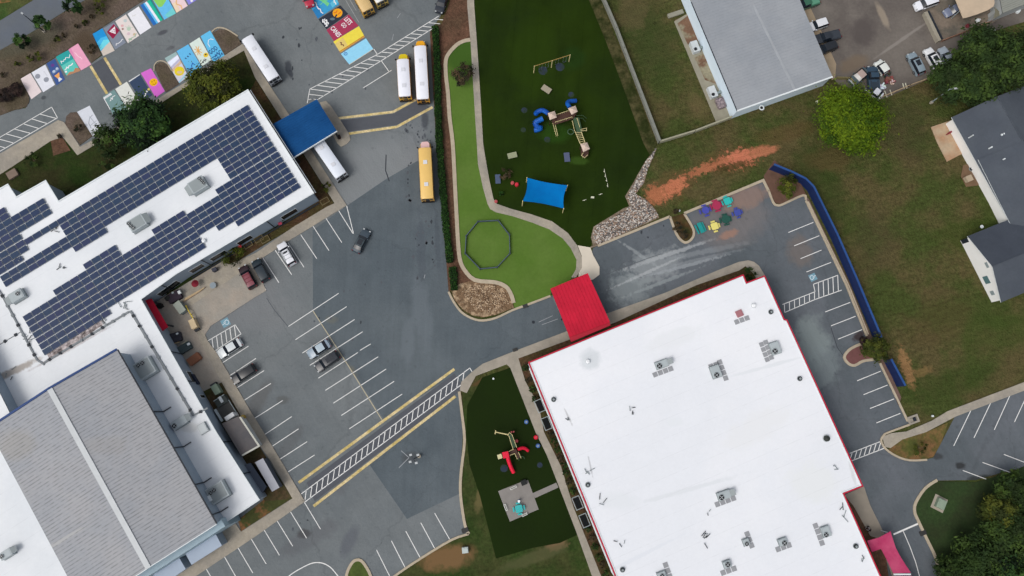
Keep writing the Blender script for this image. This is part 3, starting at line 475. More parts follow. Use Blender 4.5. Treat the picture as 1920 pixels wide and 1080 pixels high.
mural([(104, 106), (128, 94), (151, 133), (125, 142)], (44, 156, 154), 'teal painted parking space with white scrawls and an orange foot', shapes=[((92, 190, 178), [(0, .5), (1, .42), (1, 1), (0, 1)]), ((176, 128, 96), [(.0, 1), (.3, .88), (.55, .92), (.8, .8), (1, .86), (1, 1)])], strokes=[scrib(W_, .14, .1, .36, .95, .22, 9, .04, 2), scrib(W_, .22, .1, .72, .8, .6, 7, .03, 3)], dots=[(W_, .1, .82, .22)])
mural([(128, 93), (146, 81), (171, 121), (152, 132)], (226, 160, 186), 'candy pink painted parking space', shapes=[((216, 138, 176), [(0, 0), (.28, 0), (.12, .5), (0, .4)])], strokes=[scrib((240, 200, 212), .14, .35, .3, .6, .7, 6, .05, 4)])
mural([(173, 64), (192, 53), (215, 95), (194, 105)], (30, 142, 208), 'painted parking space with blue sea above pale sand', shapes=[((70, 178, 226), [(0, .4), (.5, .3), (1, .35), (1, .62), (0, .7)]), ((110, 210, 226), [(0, .62), (.6, .42), (1, .5), (1, .62), (.4, .7), (0, .75)]), ((200, 190, 180), [(0, .78), (.5, .68), (1, .6), (1, 1), (0, 1)])])
mural([(194, 53), (214, 42), (236, 80), (216, 93)], (124, 132, 146), 'grey painted parking space with a dark red square emblem', shapes=[((142, 26, 66), [(.1, .2), (.9, .05), (1.05, .42), (.25, .58)]), ((226, 220, 224), [(.28, .24), (.9, .16), (.64, .46)]), ((142, 26, 66), [(.45, .28), (.76, .24), (.63, .38)])], dots=[((226, 220, 224), .6, .3, .2)], strokes=[scrib(W_, .13, .2, .85, .95, .8, 7, .03, 6)])
mural([(216, 40), (236, 27), (261, 67), (240, 81)], (218, 208, 204), 'cream painted parking space with faint pink and green flowers', dots=[((214, 170, 172), .3, .3, .3), ((176, 196, 176), .6, .55, .4), ((206, 182, 190), .4, .7, .32), ((152, 116, 108), .2, .42, .22), ((150, 176, 150), .3, .92, .4, .2), ((196, 178, 150), .75, .85, .3), ((184, 196, 196), .7, .2, .35)], strokes=[scrib((150, 178, 156), .14, .1, .95, .95, .9, 8, .03, 8), scrib((190, 200, 186), .12, .5, .4, .9, .6, 6, .05, 9)])
mural([(239, 26), (260, 12), (284, 51), (263, 65)], (224, 224, 230), 'plain white painted parking space in the upper mural row', strokes=[scrib((206, 206, 202), .12, .2, .2, .5, .22, 4, .02, 2)])
mural([(263, 10), (283, -2), (306, 37), (288, 48)], (36, 104, 178), 'painted parking space with long blue, white and green bands', shapes=[((90, 180, 226), [(.28, 0), (.45, 0), (.5, 1), (.32, 1)]), ((224, 226, 238), [(.42, 0), (.62, 0), (.7, 1), (.5, 1)]), ((30, 176, 144), [(.62, 0), (.9, 0), (.95, 1), (.7, 1)]), ((24, 132, 132), [(.88, 0), (1, 0), (1, 1), (.94, 1)])])
mural([(285, -3), (307, -17), (330, 25), (308, 37)], (100, 182, 226), 'light blue painted parking space with a lime green corner', shapes=[((136, 200, 96), [(0, 0), (1, 0), (.8, .38), (.35, .5), (.1, .45)]), ((110, 198, 200), [(.2, .85), (1, .75), (1, 1), (.3, 1)])])
mural([(310, -18), (329, -30), (352, 11), (331, 24)], (226, 200, 204), 'pale pink painted parking space with a thin orange swirl', strokes=[((220, 176, 128), .25, [(.3, .3), (.5, .5), (.3, .7), (.55, .85), (.5, 1)])], shapes=[((228, 204, 178), [(0, .6), (.4, .6), (.3, 1), (0, 1)])])
mural([(331, -31), (350, -43), (372, -2), (354, 9)], (132, 128, 208), 'lavender painted parking space at the upper end of the mural row', dots=[(W_, .4, .92, .28)], strokes=[scrib(W_, .15, .3, .75, .9, .8, 6, .04, 3)])
mural([(309, 109), (330, 97), (353, 143), (336, 156)], (206, 204, 216), 'painted parking space with a pastel rainbow over a yellow sun', shapes=[((150, 176, 176), [(0, 0), (1, 0), (1, .12), (0, .16)]), ((226, 232, 248), [(0, .2), (1, .14), (1, .26), (0, .36)]), ((180, 178, 206), [(0, .38), (1, .28), (1, .34), (0, .44)]), ((206, 178, 156), [(0, .46), (1, .36), (1, .46), (0, .56)]), ((150, 200, 220), [(0, .95), (1, .86), (1, .92), (0, 1)])], dots=[((224, 200, 40), .52, .66, 1.0), ((214, 186, 150), .5, .7, .55, .3)])
mural([(331, 96), (353, 83), (378, 125), (357, 143)], (98, 180, 226), 'sky blue painted parking space with three small navy marks', texts=[], strokes=[((36, 60, 110), .22, [(.3, .36), (.36, .42)]), ((36, 60, 110), .22, [(.5, .35), (.56, .41)]), ((36, 60, 110), .22, [(.72, .32), (.78, .38)]), scrib((40, 90, 170), .15, .05, .8, .7, .72, 7, .05, 4)])
mural([(355, 82), (374, 70), (397, 112), (379, 124)], (208, 222, 214), 'white painted parking space with an orange daisy and a yellow sunflower', strokes=[((222, 168, 92), .16, [(.35+.3*math.cos(t), .42+.2*math.sin(t)), (.35, .42), (.35-.3*math.cos(t), .42-.2*math.sin(t))]) for t in (0, .8, 1.6, 2.4)] + [scrib((70, 70, 80), .13, .1, .95, .6, .85, 8, .04, 7)], dots=[((120, 80, 50), .35, .42, .22), ((222, 190, 50), .75, .72, .5), ((90, 70, 40), .76, .7, .2)])
mural([(376, 68), (394, 57), (421, 104), (400, 116)], (96, 184, 226), 'sky blue painted parking space with a small arc and lettering GOD', strokes=[(W_, .12, [(.3+.0, .5), (.28, .36), (.45, .26), (.68, .26), (.85, .34)]), scrib((36, 70, 130), .16, .05, .86, .95, .82, 12, .04, 11), scrib((36, 70, 130), .16, .08, .95, .95, .92, 12, .03, 12)], texts=[('GOD', .06, .74, .95, (30, 56, 120), (1, -.06))])
mural([(193, 181), (214, 168), (240, 206), (216, 222)], (112, 142, 142), 'grey green painted parking space with white tally strokes half under the tree', strokes=[(W_, .16, [(.08*k+.04, .04), (.08*k+.07, .13)]) for k in range(8)] + [(W_, .14, [(0, .05), (0, .6)]), scrib(W_, .14, .3, .3, .8, .22, 6, .04, 3)])
mural([(216, 167), (238, 153), (262, 193), (241, 207)], (212, 214, 208), 'off-white painted parking space with its lower half under the tree', strokes=[scrib((176, 190, 176), .14, .2, .7, .9, .6, 6, .04, 3)])
mural([(241, 152), (262, 139), (286, 178), (266, 192)], (52, 68, 94), 'navy painted parking space with a white scrawl along the foot', shapes=[((210, 212, 214), [(0, 0), (1, 0), (1, .03), (0, .05)])], strokes=[scrib(W_, .16, .25, .9, .85, .74, 9, .03, 5)], dots=[((210, 190, 90), .98, .72, .25)])
mural([(264, 137), (283, 128), (309, 171), (292, 183)], (206, 104, 198), 'bright pink painted parking space with a yellow smiley face', dots=[((232, 176, 20), .55, .5, .82), ((150, 96, 20), .45, .46, .1, .16), ((150, 96, 20), .68, .46, .1, .16)], strokes=[((150, 96, 20), .1, [(.4, .54), (.5, .59), (.64, .59), (.74, .54)])])
mural([(144, 210), (168, 198), (193, 243), (173, 255)], (206, 210, 218), 'white painted parking space with a grey curved line drawing', strokes=[((150, 156, 166), .13, [(.85, .35), (.55, .4), (.3, .55), (.25, .75)]), ((160, 166, 176), .12, [(.3, .65), (.9, .6)]), ((160, 166, 176), .12, [(.6, .35), (.75, .75)])])
mural([(572, -4), (622, -24), (636, 8), (596, 35)], (58, 150, 196), 'blue painted parking space with a green sea creature and white lettering', shapes=[((110, 196, 130), [(.45, .1), (.65, .2), (.6, .5), (.68, .7), (.55, .78), (.48, .5), (.38, .3)]), ((40, 120, 176), [(0, .6), (.3, .5), (.3, 1), (0, 1)]), ((90, 180, 210), [(.7, .7), (1, .6), (1, .9), (.7, .95)])], texts=[('SENIOR', .2, .12, .55, W_, (0.02, 1)), ('23', .85, .2, .8, W_, (0, 1))][:0], strokes=[scrib(W_, .2, .2, .15, .26, .95, 12, .035, 4), scrib(W_, .2, .84, .1, .88, .9, 10, .035, 14), scrib((110, 196, 150), .16, .3, .6, .8, .5, 8, .05, 15)])
mural([(597, 36), (638, 10), (653, 26), (612, 55)], (44, 50, 62), 'black painted parking space with an orange disc and white lettering', dots=[((230, 160, 30), .72, .42, 1.0), ((90, 110, 120), .42, .6, .5, .3)], shapes=[], strokes=[((200, 70, 40), .14, [(.62, .25), (.7, .32), (.78, .22)]), ((200, 70, 40), .14, [(.7, .55), (.85, .5)]), ((44, 50, 62), .3, [(.5, .65), (.66, .5)]), scrib(W_, .26, .12, .2, .1, .85, 9, .045, 6), scrib(W_, .22, .2, .25, .18, .8, 8, .04, 9)])
mural([(612, 56), (654, 27), (672, 48), (626, 77)], (158, 54, 84), 'dark red painted parking space reading LETS GO CANES', texts=[('LETS', .74, .08, .95, W_, (.03, 1)), ('GO', .53, .25, .85, W_, (.03, 1)), ('CANES', .14, .05, .95, W_, (.05, 1))])
mural([(625, 78), (673, 49), (684, 69), (638, 99)], (226, 208, 74), 'bright yellow painted parking space with thin red stripes along one side', strokes=[((176, 110, 50), .16, [(0, .9), (1, .9)]), ((200, 120, 60), .12, [(0, .97), (1, .97)]), scrib((120, 80, 60), .2, .2, .3, .2, .75, 7, .03, 3)], shapes=[((214, 190, 110), [(0, .2), (.35, .1), (.35, .85), (0, .85)])])
mural([(639, 101), (686, 72), (700, 92), (655, 121)], (142, 204, 232), 'light blue painted parking space with a small ring at its corner', dots=[((60, 110, 170), .13, .18, .38), ((142, 204, 232), .13, .18, .24), ((60, 110, 170), .13, .18, .1)], strokes=[((200, 196, 180), .12, [(0, 1), (1, 1)])])
# ================================================================== BUILDINGS
def walls_from(P, z0, z1, m, mb): return mb.prism(P, z0, z1-.02, m)
ANG_L = ang((463.6, 195.3), (43, 449.6), 6)+math.pi      # reading direction of the solar roof
m_roofw = mat('white_membrane', (226, 229, 232), .6, .035, .12, (212, 216, 220), .06, .02, blobs=[(30, 480, 6, 4, 0, (214, 212, 208), .5, .3, 1), (200, 560, 5, 2, 30, (206, 200, 192), .6, .6, 1.6), (60, 700, 7, .8, 28, (150, 140, 130), .8, .8, 1.4), (320, 520, 9, .6, 30, (200, 190, 176), .5, .8, 1.6), (430, 420, 9, .5, 30, (190, 180, 166), .5, .9, 1.6), (380, 800, 2, 1, 0, (196, 196, 192), .5, .8, 1.4), (160, 660, 9, .35, 30, (170, 160, 160), .6, 1, 1.6)], spec=.25, lines=(ang((43, 449.6), (463.6, 195.3), 5.6), 3.05, .93, .035))
m_roofb = mat('white_membrane_big', (229, 231, 235), .6, .03, .1, (220, 223, 228), .05, .02, blobs=[(1100, 678, 2.3, 2.3, 0, (196, 202, 206), .7, .8, .9), (1250, 790, 2, 1, 0, (218, 222, 226), .7, 1, 1.2), (1150, 930, 4, 2, 0, (216, 220, 224), .8, .4, 1.4), (1280, 910, 10, .5, 15, (212, 216, 220), .8, .6, 1.8), (1420, 690, 9, .4, 15, (214, 218, 222), .8, .7, 1.8), (1580, 960, .5, 4, 22, (176, 160, 150), .7, .8, 1.4), (1595, 1000, .4, 3, 15, (170, 160, 150), .7, .9, 1.4), (1060, 780, .25, 2.2, 25, (170, 170, 172), .6, 1.2, 1.6), (1100, 870, .2, 2.2, 12, (176, 178, 182), .7, 1.2, 1.6), (1190, 1030, 9, .4, 25, (214, 218, 224), .8, .8, 1.6), (1570, 880, .4, 3, 10, (200, 202, 204), .7, 1, 1.4), (1400, 800, 8, 3, 30, (220, 222, 224), .6, .4, 1.6), (1250, 640, 6, 2, 20, (218, 221, 224), .6, .5, 1.6), (1500, 900, 5, 4, 0, (219, 222, 222), .6, .4, 1.6)], spec=.25, lines=(ang((990, 679), (1394, 514), 6), 3.05, .93, .035))
m_wallb = mat('blue_grey_siding', (140, 154, 168), .6, .05, .5, lines=None)
m_wallg = mat('pale_block_wall', (176, 180, 180), .8, .06, .6)
m_dark_ = mat('dark_metal', (34, 40, 48), .5, .05); m_glass = mat('dark_glass', (22, 30, 34), .15, .02, spec=.6)
m_trimw = mat('white_trim', (214, 220, 222), .6, .03); m_galv = mat('galvanised', (150, 162, 166), .5, .08, .8, metal=.2)
m_gutter = mat('gutter', (120, 126, 130), .5, .1)
# --- the long building with the solar roof
ZL = 5.6
roofL = [(465, 169), (588, 362), (331, 513), (264, 561), (405, 810), (486, 937), (415, 984), (300, 1058), (180, 1145), (-120, 1180), (-120, 420), (15, 346), (31, 370), (86, 339), (110, 378)]
PL = xy(GP(roofL, ZL))
b1 = thing('school_building', 'long school building with a white flat roof partly covered by solar panels', 'building', (G((300, 560))))
MB().prism(inset(PL, .25), 0, ZL-.12, m_wallb).build('wall', b1)
mb = MB(); mb.prism(PL, ZL-.12, ZL, m_roofw, m_trimw); roL = mb.build('roof', b1)
mb = MB()
edge = PL + [PL[0]]
mb.strip(PL, .22, ZL, ZL+.14, m_trimw, True); mb.build('parapet', roL)
def onroof(p): return (G(p, ZL).x, G(p, ZL).y)
def jt(pts, wd=.28, h=.18, m=m_gutter, par=roL, nm='roof_joint', Z=ZL):
    q = MB(); q.strip(xy(GP(pts, Z)), wd, Z+.002, Z+h, m); a = Vector((0, 0, 0)); r_ = random.Random(len(pts)*7+int(pts[0][0]))
    P = GP(pts, Z)
    for s, e in zip(P[:-1], P[1:]):
        n = int((e-s).length/2.1)
        for i in range(n):
            c = s.lerp(e, (i+.5)/n); q.box((c.x, c.y), .45, .5, Z+.002, Z+h+.1, m_dark_ if r_.random() < .5 else m, r_.random())
    q.build(nm, par)
jt([(-10, 540), (0, 546), (70, 675)]); jt([(-30, 662), (0, 646), (40, 622)], .12, .1); jt([(70, 675), (84, 684)]); jt([(84, 680), (242, 585)], .34, .2)
jt([(245, 583), (363, 779)], .36, .2); jt([(363, 779), (390, 765)], .3)
q = MB(); q.strip(xy(GP([(90, 668), (125, 647), (165, 622), (195, 602)], ZL)), 1.0, ZL+.004, ZL+.012, mat('roof_debris', (92, 84, 82), .9, .5, 2.5, (190, 180, 180), 1.5)); q.build('roof_patch', roL)
# windows and downpipes on the walls that show
def wallquad(mb, a, b, z0, z1, off, m, t=.06):
    a, b = Vector(a[:2]), Vector(b[:2]); d_ = (b-a).normalized(); n = Vector((d_.y, -d_.x))*off
    mb.prism([tuple(a+n), tuple(b+n), tuple(b+n*(1+t/abs(off))), tuple(a+n*(1+t/abs(off)))], z0, z1, m, bottom=True)
def wall_windows(P, i, spans, z0, z1, par, name='window', out=1, m=m_glass, ins=.25):
    a, b = Vector(P[i]), Vector(P[(i+1) % len(P)])
    for (s, e) in spans:
        fr = MB(); d_ = (b-a).normalized(); n = Vector((d_.y, -d_.x))*out; o = n*(-ins+.01)
        p, q_ = a+(b-a)*s+o, a+(b-a)*e+o
        fr.prism([tuple(p-d_*.08), tuple(q_+d_*.08), tuple(q_+d_*.08+n*.05), tuple(p-d_*.08+n*.05)], z0-.08, z1+.08, m_trimw, bottom=True)
        w_ = fr.build(name, par); g = MB(); g.prism([tuple(p+n*.051), tuple(q_+n*.051), tuple(q_+n*.07), tuple(p+n*.07)], z0, z1, m, bottom=True); g.build('pane', w_)
wall_windows(PL, 1, [(.16, .27), (.5, .6), (.69, .8), (.86, .95)], 1.2, 3.0, b1, out=-1)
wall_windows(PL, 2, [(.2, .75)], .4, 2.6, b1, out=-1)
wall_windows(PL, 3, [(.54, .62), (.72, .74)], 1.0, 2.8, b1, out=-1)
wall_windows(PL, 12, [(.35, .65)], 1.0, 2.6, b1, out=-1)
def offs(a, b, f, dd): a, b = Vector(a), Vector(b); p = a+(b-a)*f; d_ = (b-a).normalized(); return p+Vector((-d_.y, d_.x))*dd
for i, f in ((1, .35), (1, .83), (3, .4), (3, .62), (4, .15), (4, .62), (2, .45)):
    q = MB(); p = offs(PL[i], PL[i+1], f, -.12 if True else 0); a = Vector(PL[i]); b = Vector(PL[i+1]); n = Vector(((b-a).y, -(b-a).x)).normalized()*-1
    p = a+(b-a)*f+n*.0; p2 = a+(b-a)*f+n*.15
    q.tube((p.x, p.y, ZL-.2), (p2.x-n.x*.2, p2.y-n.y*.2, .1), .09, m_dark_); q.build('downpipe', b1)
q = MB(); q.strip([tuple(Vector(p)+Vector((.3, -.3))*0) for p in (offs(PL[0], PL[1], 0, .35), offs(PL[0], PL[1], 1.0, .35))], .14, ZL-.5, ZL-.36, m_trimw); q.build('gutter', b1)
q = MB(); q.strip([tuple(offs(PL[1], PL[2], f, -.0)+Vector((0, 0))) for f in (0, 1)], .1, 3.2, 3.3, m_trimw)
# ground level base band
q = MB(); q.strip([tuple(offs(PL[1], PL[2], f, .2)) for f in (0.02, .98)], .25, 0, .35, m_dark_); q.build('plinth', b1)
# --- gym hall on top of it
ZG = 10.3
gy = thing('gym_hall', 'tall gym hall with a grey ribbed roof and pale ridge cap', 'building', G((200, 880)))
gE, gW = [(212, 663), (406, 982)], [(-10, 735), (129, 1080)]
A, B_ = G((226, 666), ZG), G((406, 982), ZG); r0, r1 = G((100, 741), ZG+1.1), G((284, 1064), ZG+1.1)
dv = (B_-A).normalized(); nrm = Vector((-dv.y, dv.x, 0)); nrm = -nrm if (r0-A).dot(nrm) < 0 else nrm
wd_ = (r0-A).dot(nrm); Ln = (B_-A).length
P0 = G((209, 663), ZG); P0 = A + dv*((P0-A).dot(dv))
def gpt(l, n_, z): p = P0+dv*l+nrm*n_; return Vector((p.x, p.y, z))
Ln = (B_-P0).dot(dv)
gang = math.atan2(nrm.y, nrm.x)
m_gym = mat('ribbed_grey_roof', (152, 155, 160), .8, .03, .3, (158, 159, 162), .12, .05, blobs=[(100, 830, 4, 3, 0, (152, 148, 140), .4, .3, 1), (170, 1000, 8, .4, 30, (172, 172, 172), .7, .6, 1.2), (260, 830, 4, 2, 0, (154, 152, 150), .4, .3, 1)], lines=(gang, .58, .66, .3), spec=.1)
q = MB(); q.face([gpt(0, 0, ZG), gpt(Ln, 0, ZG), gpt(Ln, wd_, ZG+1.1), gpt(0, wd_, ZG+1.1)], m_gym); q.face([gpt(0, wd_, ZG+1.1), gpt(Ln, wd_, ZG+1.1), gpt(Ln, 2*wd_, ZG), gpt(0, 2*wd_, ZG)], m_gym)
gr = q.build('roof', gy)
q = MB(); i3 = .3
q.prism([gpt(i3, i3, 0)[:2], gpt(Ln-i3, i3, 0)[:2], gpt(Ln-i3, 2*wd_-i3, 0)[:2], gpt(i3, 2*wd_-i3, 0)[:2]], 0, ZG-.1, m_wallb)
for l in (i3, Ln-i3): q.face([gpt(l, i3, ZG-.12), gpt(l, 2*wd_-i3, ZG-.12), gpt(l, wd_, ZG+.95)], m_wallb)
q.build('wall', gy)
q = MB(); q.prism([gpt(-.1, wd_-.45, 0)[:2], gpt(Ln+.1, wd_-.45, 0)[:2], gpt(Ln+.1, wd_+.45, 0)[:2], gpt(-.1, wd_+.45, 0)[:2]], ZG+1.03, ZG+1.2, mat('ridge_cap', (190, 194, 196), .5, .06)); q.build('ridge_cap', gr)
m_blue_t = mat('blue_trim', (44, 70, 120), .5, .05)
q = MB()
for s in (0, 1): q.strip([gpt(-.15, s*wd_, 0)[:2], gpt(-.15, (s+1)*wd_, 0)[:2]], .35, ZG-.3 if s else ZG-.3, ZG+.3 if 0 else ZG+.25, m_blue_t)
q = MB(); a, b, c = gpt(-.12, 0, ZG+.06), gpt(-.12, wd_, ZG+1.16), gpt(-.12, 2*wd_, ZG+.06)
for s, e in ((a, b), (b, c)): q.tube(s, e, .24, m_blue_t, 4)
q.build('blue_verge', gr)
q = MB(); q.tube(gpt(0, -.05, ZG-.02), gpt(Ln, -.05, ZG-.02), .14, m_dark_, 4); q.build('gutter', gr)
q = MB(); q.tube(gpt(Ln+.08, 0, ZG), gpt(Ln+.08, wd_, ZG+1.1), .1, m_trimw, 4); q.tube(gpt(Ln+.08, 2*wd_, ZG), gpt(Ln+.08, wd_, ZG+1.1), .1, m_trimw, 4); q.build('verge', gr)
for l in (.36, .57, .78, .95): 
    q = MB(); q.tube(gpt(Ln*l, .1, ZG-.1), gpt(Ln*l, .12, ZL), .1, m_dark_); q.tube(gpt(Ln*l, .12, ZL+.15), gpt(Ln*l, -1.3, ZL+.12), .1, m_dark_); q.build('downpipe', gy)
q = MB(); e0 = gpt(Ln+.2, 0, 0); e1 = gpt(Ln+.2, 2*wd_, 0); q.strip([e0[:2], e1[:2]], 1.5, 0, ZG-2.6, mat('pale_blue_sheet', (150, 172, 184), .5, .06)); q.build('lean_to', gy)
# raised block at the left edge
Pq = xy(GP([(-90, 560), (0, 737), (22, 781), (0, 793), (-100, 845)], 8.8)); q = thing('stair_block', 'raised roof block with pale cladding at the far left above the gym', 'building', G((-20, 760)))
MB().prism(inset(Pq, .15), 5.5, 8.7, m_wallb).build('wall', q); MB().prism(Pq, 8.7, 8.85, m_roofw, m_dark_).build('roof', q)
# annexes at the gym's south side
m_shed = mat('pale_metal_roof', (158, 172, 190), .5, .05, .4); m_darkroof = mat('dark_flat_roof', (84, 84, 88), .9, .08, .4, (96, 92, 92), .2, .05)
def annex(name, px, z, mr, mw, label, cat, trim=None):
    P = xy(GP(px, z)); c = G((sum(p[0] for p in px)/len(px), sum(p[1] for p in px)/len(px)))
    t = thing(name, label, cat, c); MB().prism(inset(P, .12), 0, z-.12, mw).build('wall', t); MB().prism(P, z-.12, z, mr, trim or mw).build('roof', t); return t
annex('lean_to_room', [(404, 1001), (416, 1023), (359, 1059), (347, 1037)], 3.4, m_shed, m_wallb, 'pale blue lean-to at the gym wall, nearer the patch of clay', 'annex')
annex('lean_to_room', [(336, 1046), (348, 1067), (300, 1100), (286, 1077)], 3.4, m_shed, m_wallb, 'pale blue lean-to at the gym wall, cut by the bottom edge', 'annex')
t = annex('storage_shed', [(416, 794), (449, 780), (484, 836), (452, 854)], 3.2, m_darkroof, m_wallg, 'flat dark-roofed shed with a pale edge between the building and the pavement', 'shed', m_dark_)
q = MB(); q.strip(xy(GP([(450, 782), (486, 836), (454, 854)], 3.2)), .3, 3.1, 3.3, mat('pale_edge', (186, 186, 176), .7, .06)); q.build('roof_edge', t)
t = annex('storage_container', [(478, 867), (493, 859), (524, 914), (510, 922)], 2.7, mat('container_roof', (164, 166, 174), .6, .06), mat('container_side', (74, 82, 94), .6, .05), 'long grey storage container on the grass beside the pavement', 'container')
t = annex('lean_to_room', [(456, 872), (470, 868), (500, 912), (490, 928)], 1.6, mat('blue_dark_roof', (86, 94, 108), .6, .05), m_dark_, 'low dark lean-to between the wall and the grey container', 'annex')
# blue entrance canopy over the bus lane
def canopy(name, px, z, th, m, label, posts, cat='canopy', ribs=0, edge=None, mr=None, und=None):
    P = xy(GP(px, z)); c = G((sum(p[0] for p in px)/len(px), sum(p[1] for p in px)/len(px))); t = thing(name, label, cat, c)
    q = MB(); q.prism(P, z-th, z, m, edge or m, bottom=True); r = q.build('roof', t)
    if ribs:
        q = MB(); a, b, c_, d_ = [Vector(p) for p in P[:4]]
        for k in range(1, ribs): f = k/ribs; q.strip([tuple(a.lerp(b, f)), tuple(d_.lerp(c_, f))], .05, z, z+.05, m)
        q.build('rib', r)
    for (u, v) in posts:
        q = MB(); a, b, c_, d_ = [Vector(p) for p in P[:4]]; o = a.lerp(b, u).lerp(d_.lerp(c_, u), v); q.box(tuple(o), .25, .25, .1, z-th, m_dark_); q.build('post', t)
    return t
m_cblue = mat('blue_canopy', (16, 66, 116), .75, .07, .3, (22, 74, 126), .2, .05, spec=.1)
t = canopy('entrance_canopy', [(594, 186), (631, 245), (548, 296), (511, 233)], 4.4, .3, m_cblue, 'large blue metal canopy over the bus lane by the school entrance', [(.05, .04), (.95, .04), (.05, .95), (.95, .95), (.5, .04)], ribs=16)
q = MB(); q.strip(xy(GP([(632, 245.5), (548, 297)], 4.4)), .12, 4.05, 4.42, m_trimw); q.build('gutter', t)
# --- the big white building on the right
ZB = 6.0
roofB = [(990, 679), (1394, 514), (1400, 529), (1434, 516), (1471, 598), (1476, 599), (1619, 912), (1583, 926), (1652, 1080), (1710, 1215), (1210, 1215), (1154, 1083)]
PB = xy(GP(roofB, ZB)); b2 = thing('sports_building', 'huge white flat-roofed building with a red edge on the right', 'building', G((1300, 800)))
m_red = mat('red_fascia', (186, 28, 58), .5, .04); m_redc = mat('red_canopy', (192, 30, 56), .7, .08, .4, (180, 28, 52), .25, .05, spec=.15)
MB().prism(inset(PB, .12), 0, ZB-.3, mat('light_siding', (178, 184, 190), .6, .05)).build('wall', b2)
q = MB(); q.strip(inset(PB, .12), .21, ZB-.45, ZB+.06, m_red, True); q.build('fascia', b2)
q = MB(); q.prism(inset(PB, .26), ZB-.25, ZB, m_roofb); rB = q.build('roof', b2)
q = MB(); q.strip(inset(PB, .36), .16, ZB, ZB+.09, m_trimw, True); q.build('roof_edge', rB)
q = MB(); a = Vector(PB[0]); b = Vector(PB[-1]); d_ = (b-a).normalized(); n = Vector((d_.y, -d_.x)); n = n if n.x < 0 else -n
for zz, o in ((3.2, .05), (4.2, .05), (2.2, .05)): q.strip([tuple(a+n*(o)+d_), tuple(b+n*o)], .1, zz, zz+.12, m_trimw)
q.build('cladding_rail', b2)
for (x0, y0) in ((1012, 761), (1025, 794), (1083, 943), (1096, 976)):
    q = MB(); c = G((x0, y0), 2.9); aa = math.atan2(d_.y, d_.x); q.box((c.x, c.y), 1.9, 1.0, 2.7, 2.9, m_glass, aa, mat('awning_black', (18, 22, 24), .7, .05, spec=.1)); q.strip([(c.x+math.cos(aa)*u+math.sin(aa)*-v, c.y+math.sin(aa)*u+math.cos(aa)*v) for u, v in ((-1.1, -.65), (1.1, -.65), (1.1, .65), (-1.1, .65))], .1, 2.6, 2.95, m_galv, True); q.build('awning', b2)
t = canopy('red_canopy', [(1032, 541), (1102, 512), (1144, 604), (1068, 632)], 4.6, .35, m_redc, 'red metal canopy over the driveway at the white building', [(.04, .05), (.96, .05), (.04, .6), (.96, .6)], ribs=12)
q = MB(); q.prism(xy(GP([(1066, 628), (1141, 600), (1145, 610), (1071, 641)], 4.2)), 3.9, 4.2, mat('red_canopy_low', (176, 30, 52), .5, .04)); q.build('link_roof', t)
# pink shade sails
m_pink = mat('pink_sail', (170, 54, 94), .8, .08, .4, (184, 76, 110), .25, .06, spec=.1)
def sailmesh(px, z, m, sag=.5, n=10, zs=None):
    C = [G(p, (zs[i] if zs else z)) for i, p in enumerate(px)]; q = MB(); g = []
    ctr = sum(C, Vector())/4
    for i in range(n+1):
        row = []
        for j in range(n+1):
            u, v = i/n, j/n; p = C[0].lerp(C[1], u).lerp(C[3].lerp(C[2], u), v)
            pull = (4*u*(1-u))*abs(2*v-1)**2.2*.09+(4*v*(1-v))*abs(2*u-1)**2.2*.09; p2 = p.lerp(ctr, pull); p2.z = p.z-sag*(16*u*(1-u)*v*(1-v)); row.append(p2)
        g.append(row)
    for i in range(n):
        for j in range(n): q.face([g[i][j], g[i+1][j], g[i+1][j+1], g[i][j+1]], m)
    return q, C
t = thing('shade_sail', 'pink L-shaped fabric awning wrapping the corner of the white building', 'awning', G((1660, 1040)))
q = MB(); q.prism(xy(GP([(1626, 1014), (1648, 1008), (1670, 996), (1672, 1004), (1675, 1013), (1680, 1028), (1688, 1043), (1698, 1059), (1708, 1074), (1675, 1075), (1668, 1060), (1660, 1044), (1652, 1029), (1635, 1035)], 3.4)), 3.3, 3.4, m_pink, bottom=True); q.build('fabric', t)
q = MB(); q.strip(xy(GP([(1676, 1077), (1708, 1077)], 3.4)), .25, 3.2, 3.4, m_trimw); q.build('frame', t)
for p in ((1668, 1000), (1702, 1070)): c = G(p, 3.2); MB().cyl((c.x, c.y), .1, .1, 3.3, m_trimw, 8).build('post', t)
t = thing('shade_sail', 'pink fabric awning panel cut by the bottom edge of the photo', 'awning', G((1700, 1110)))
q = MB(); q.prism(xy(GP([(1678, 1080), (1710, 1080), (1735, 1130), (1700, 1140)], 3.4)), 3.3, 3.4, m_pink, bottom=True); q.build('fabric', t)
MB().cyl(tuple(G((1700, 1120), 3.2)[:2]), .1, .1, 3.3, m_trimw, 8).build('post', t)
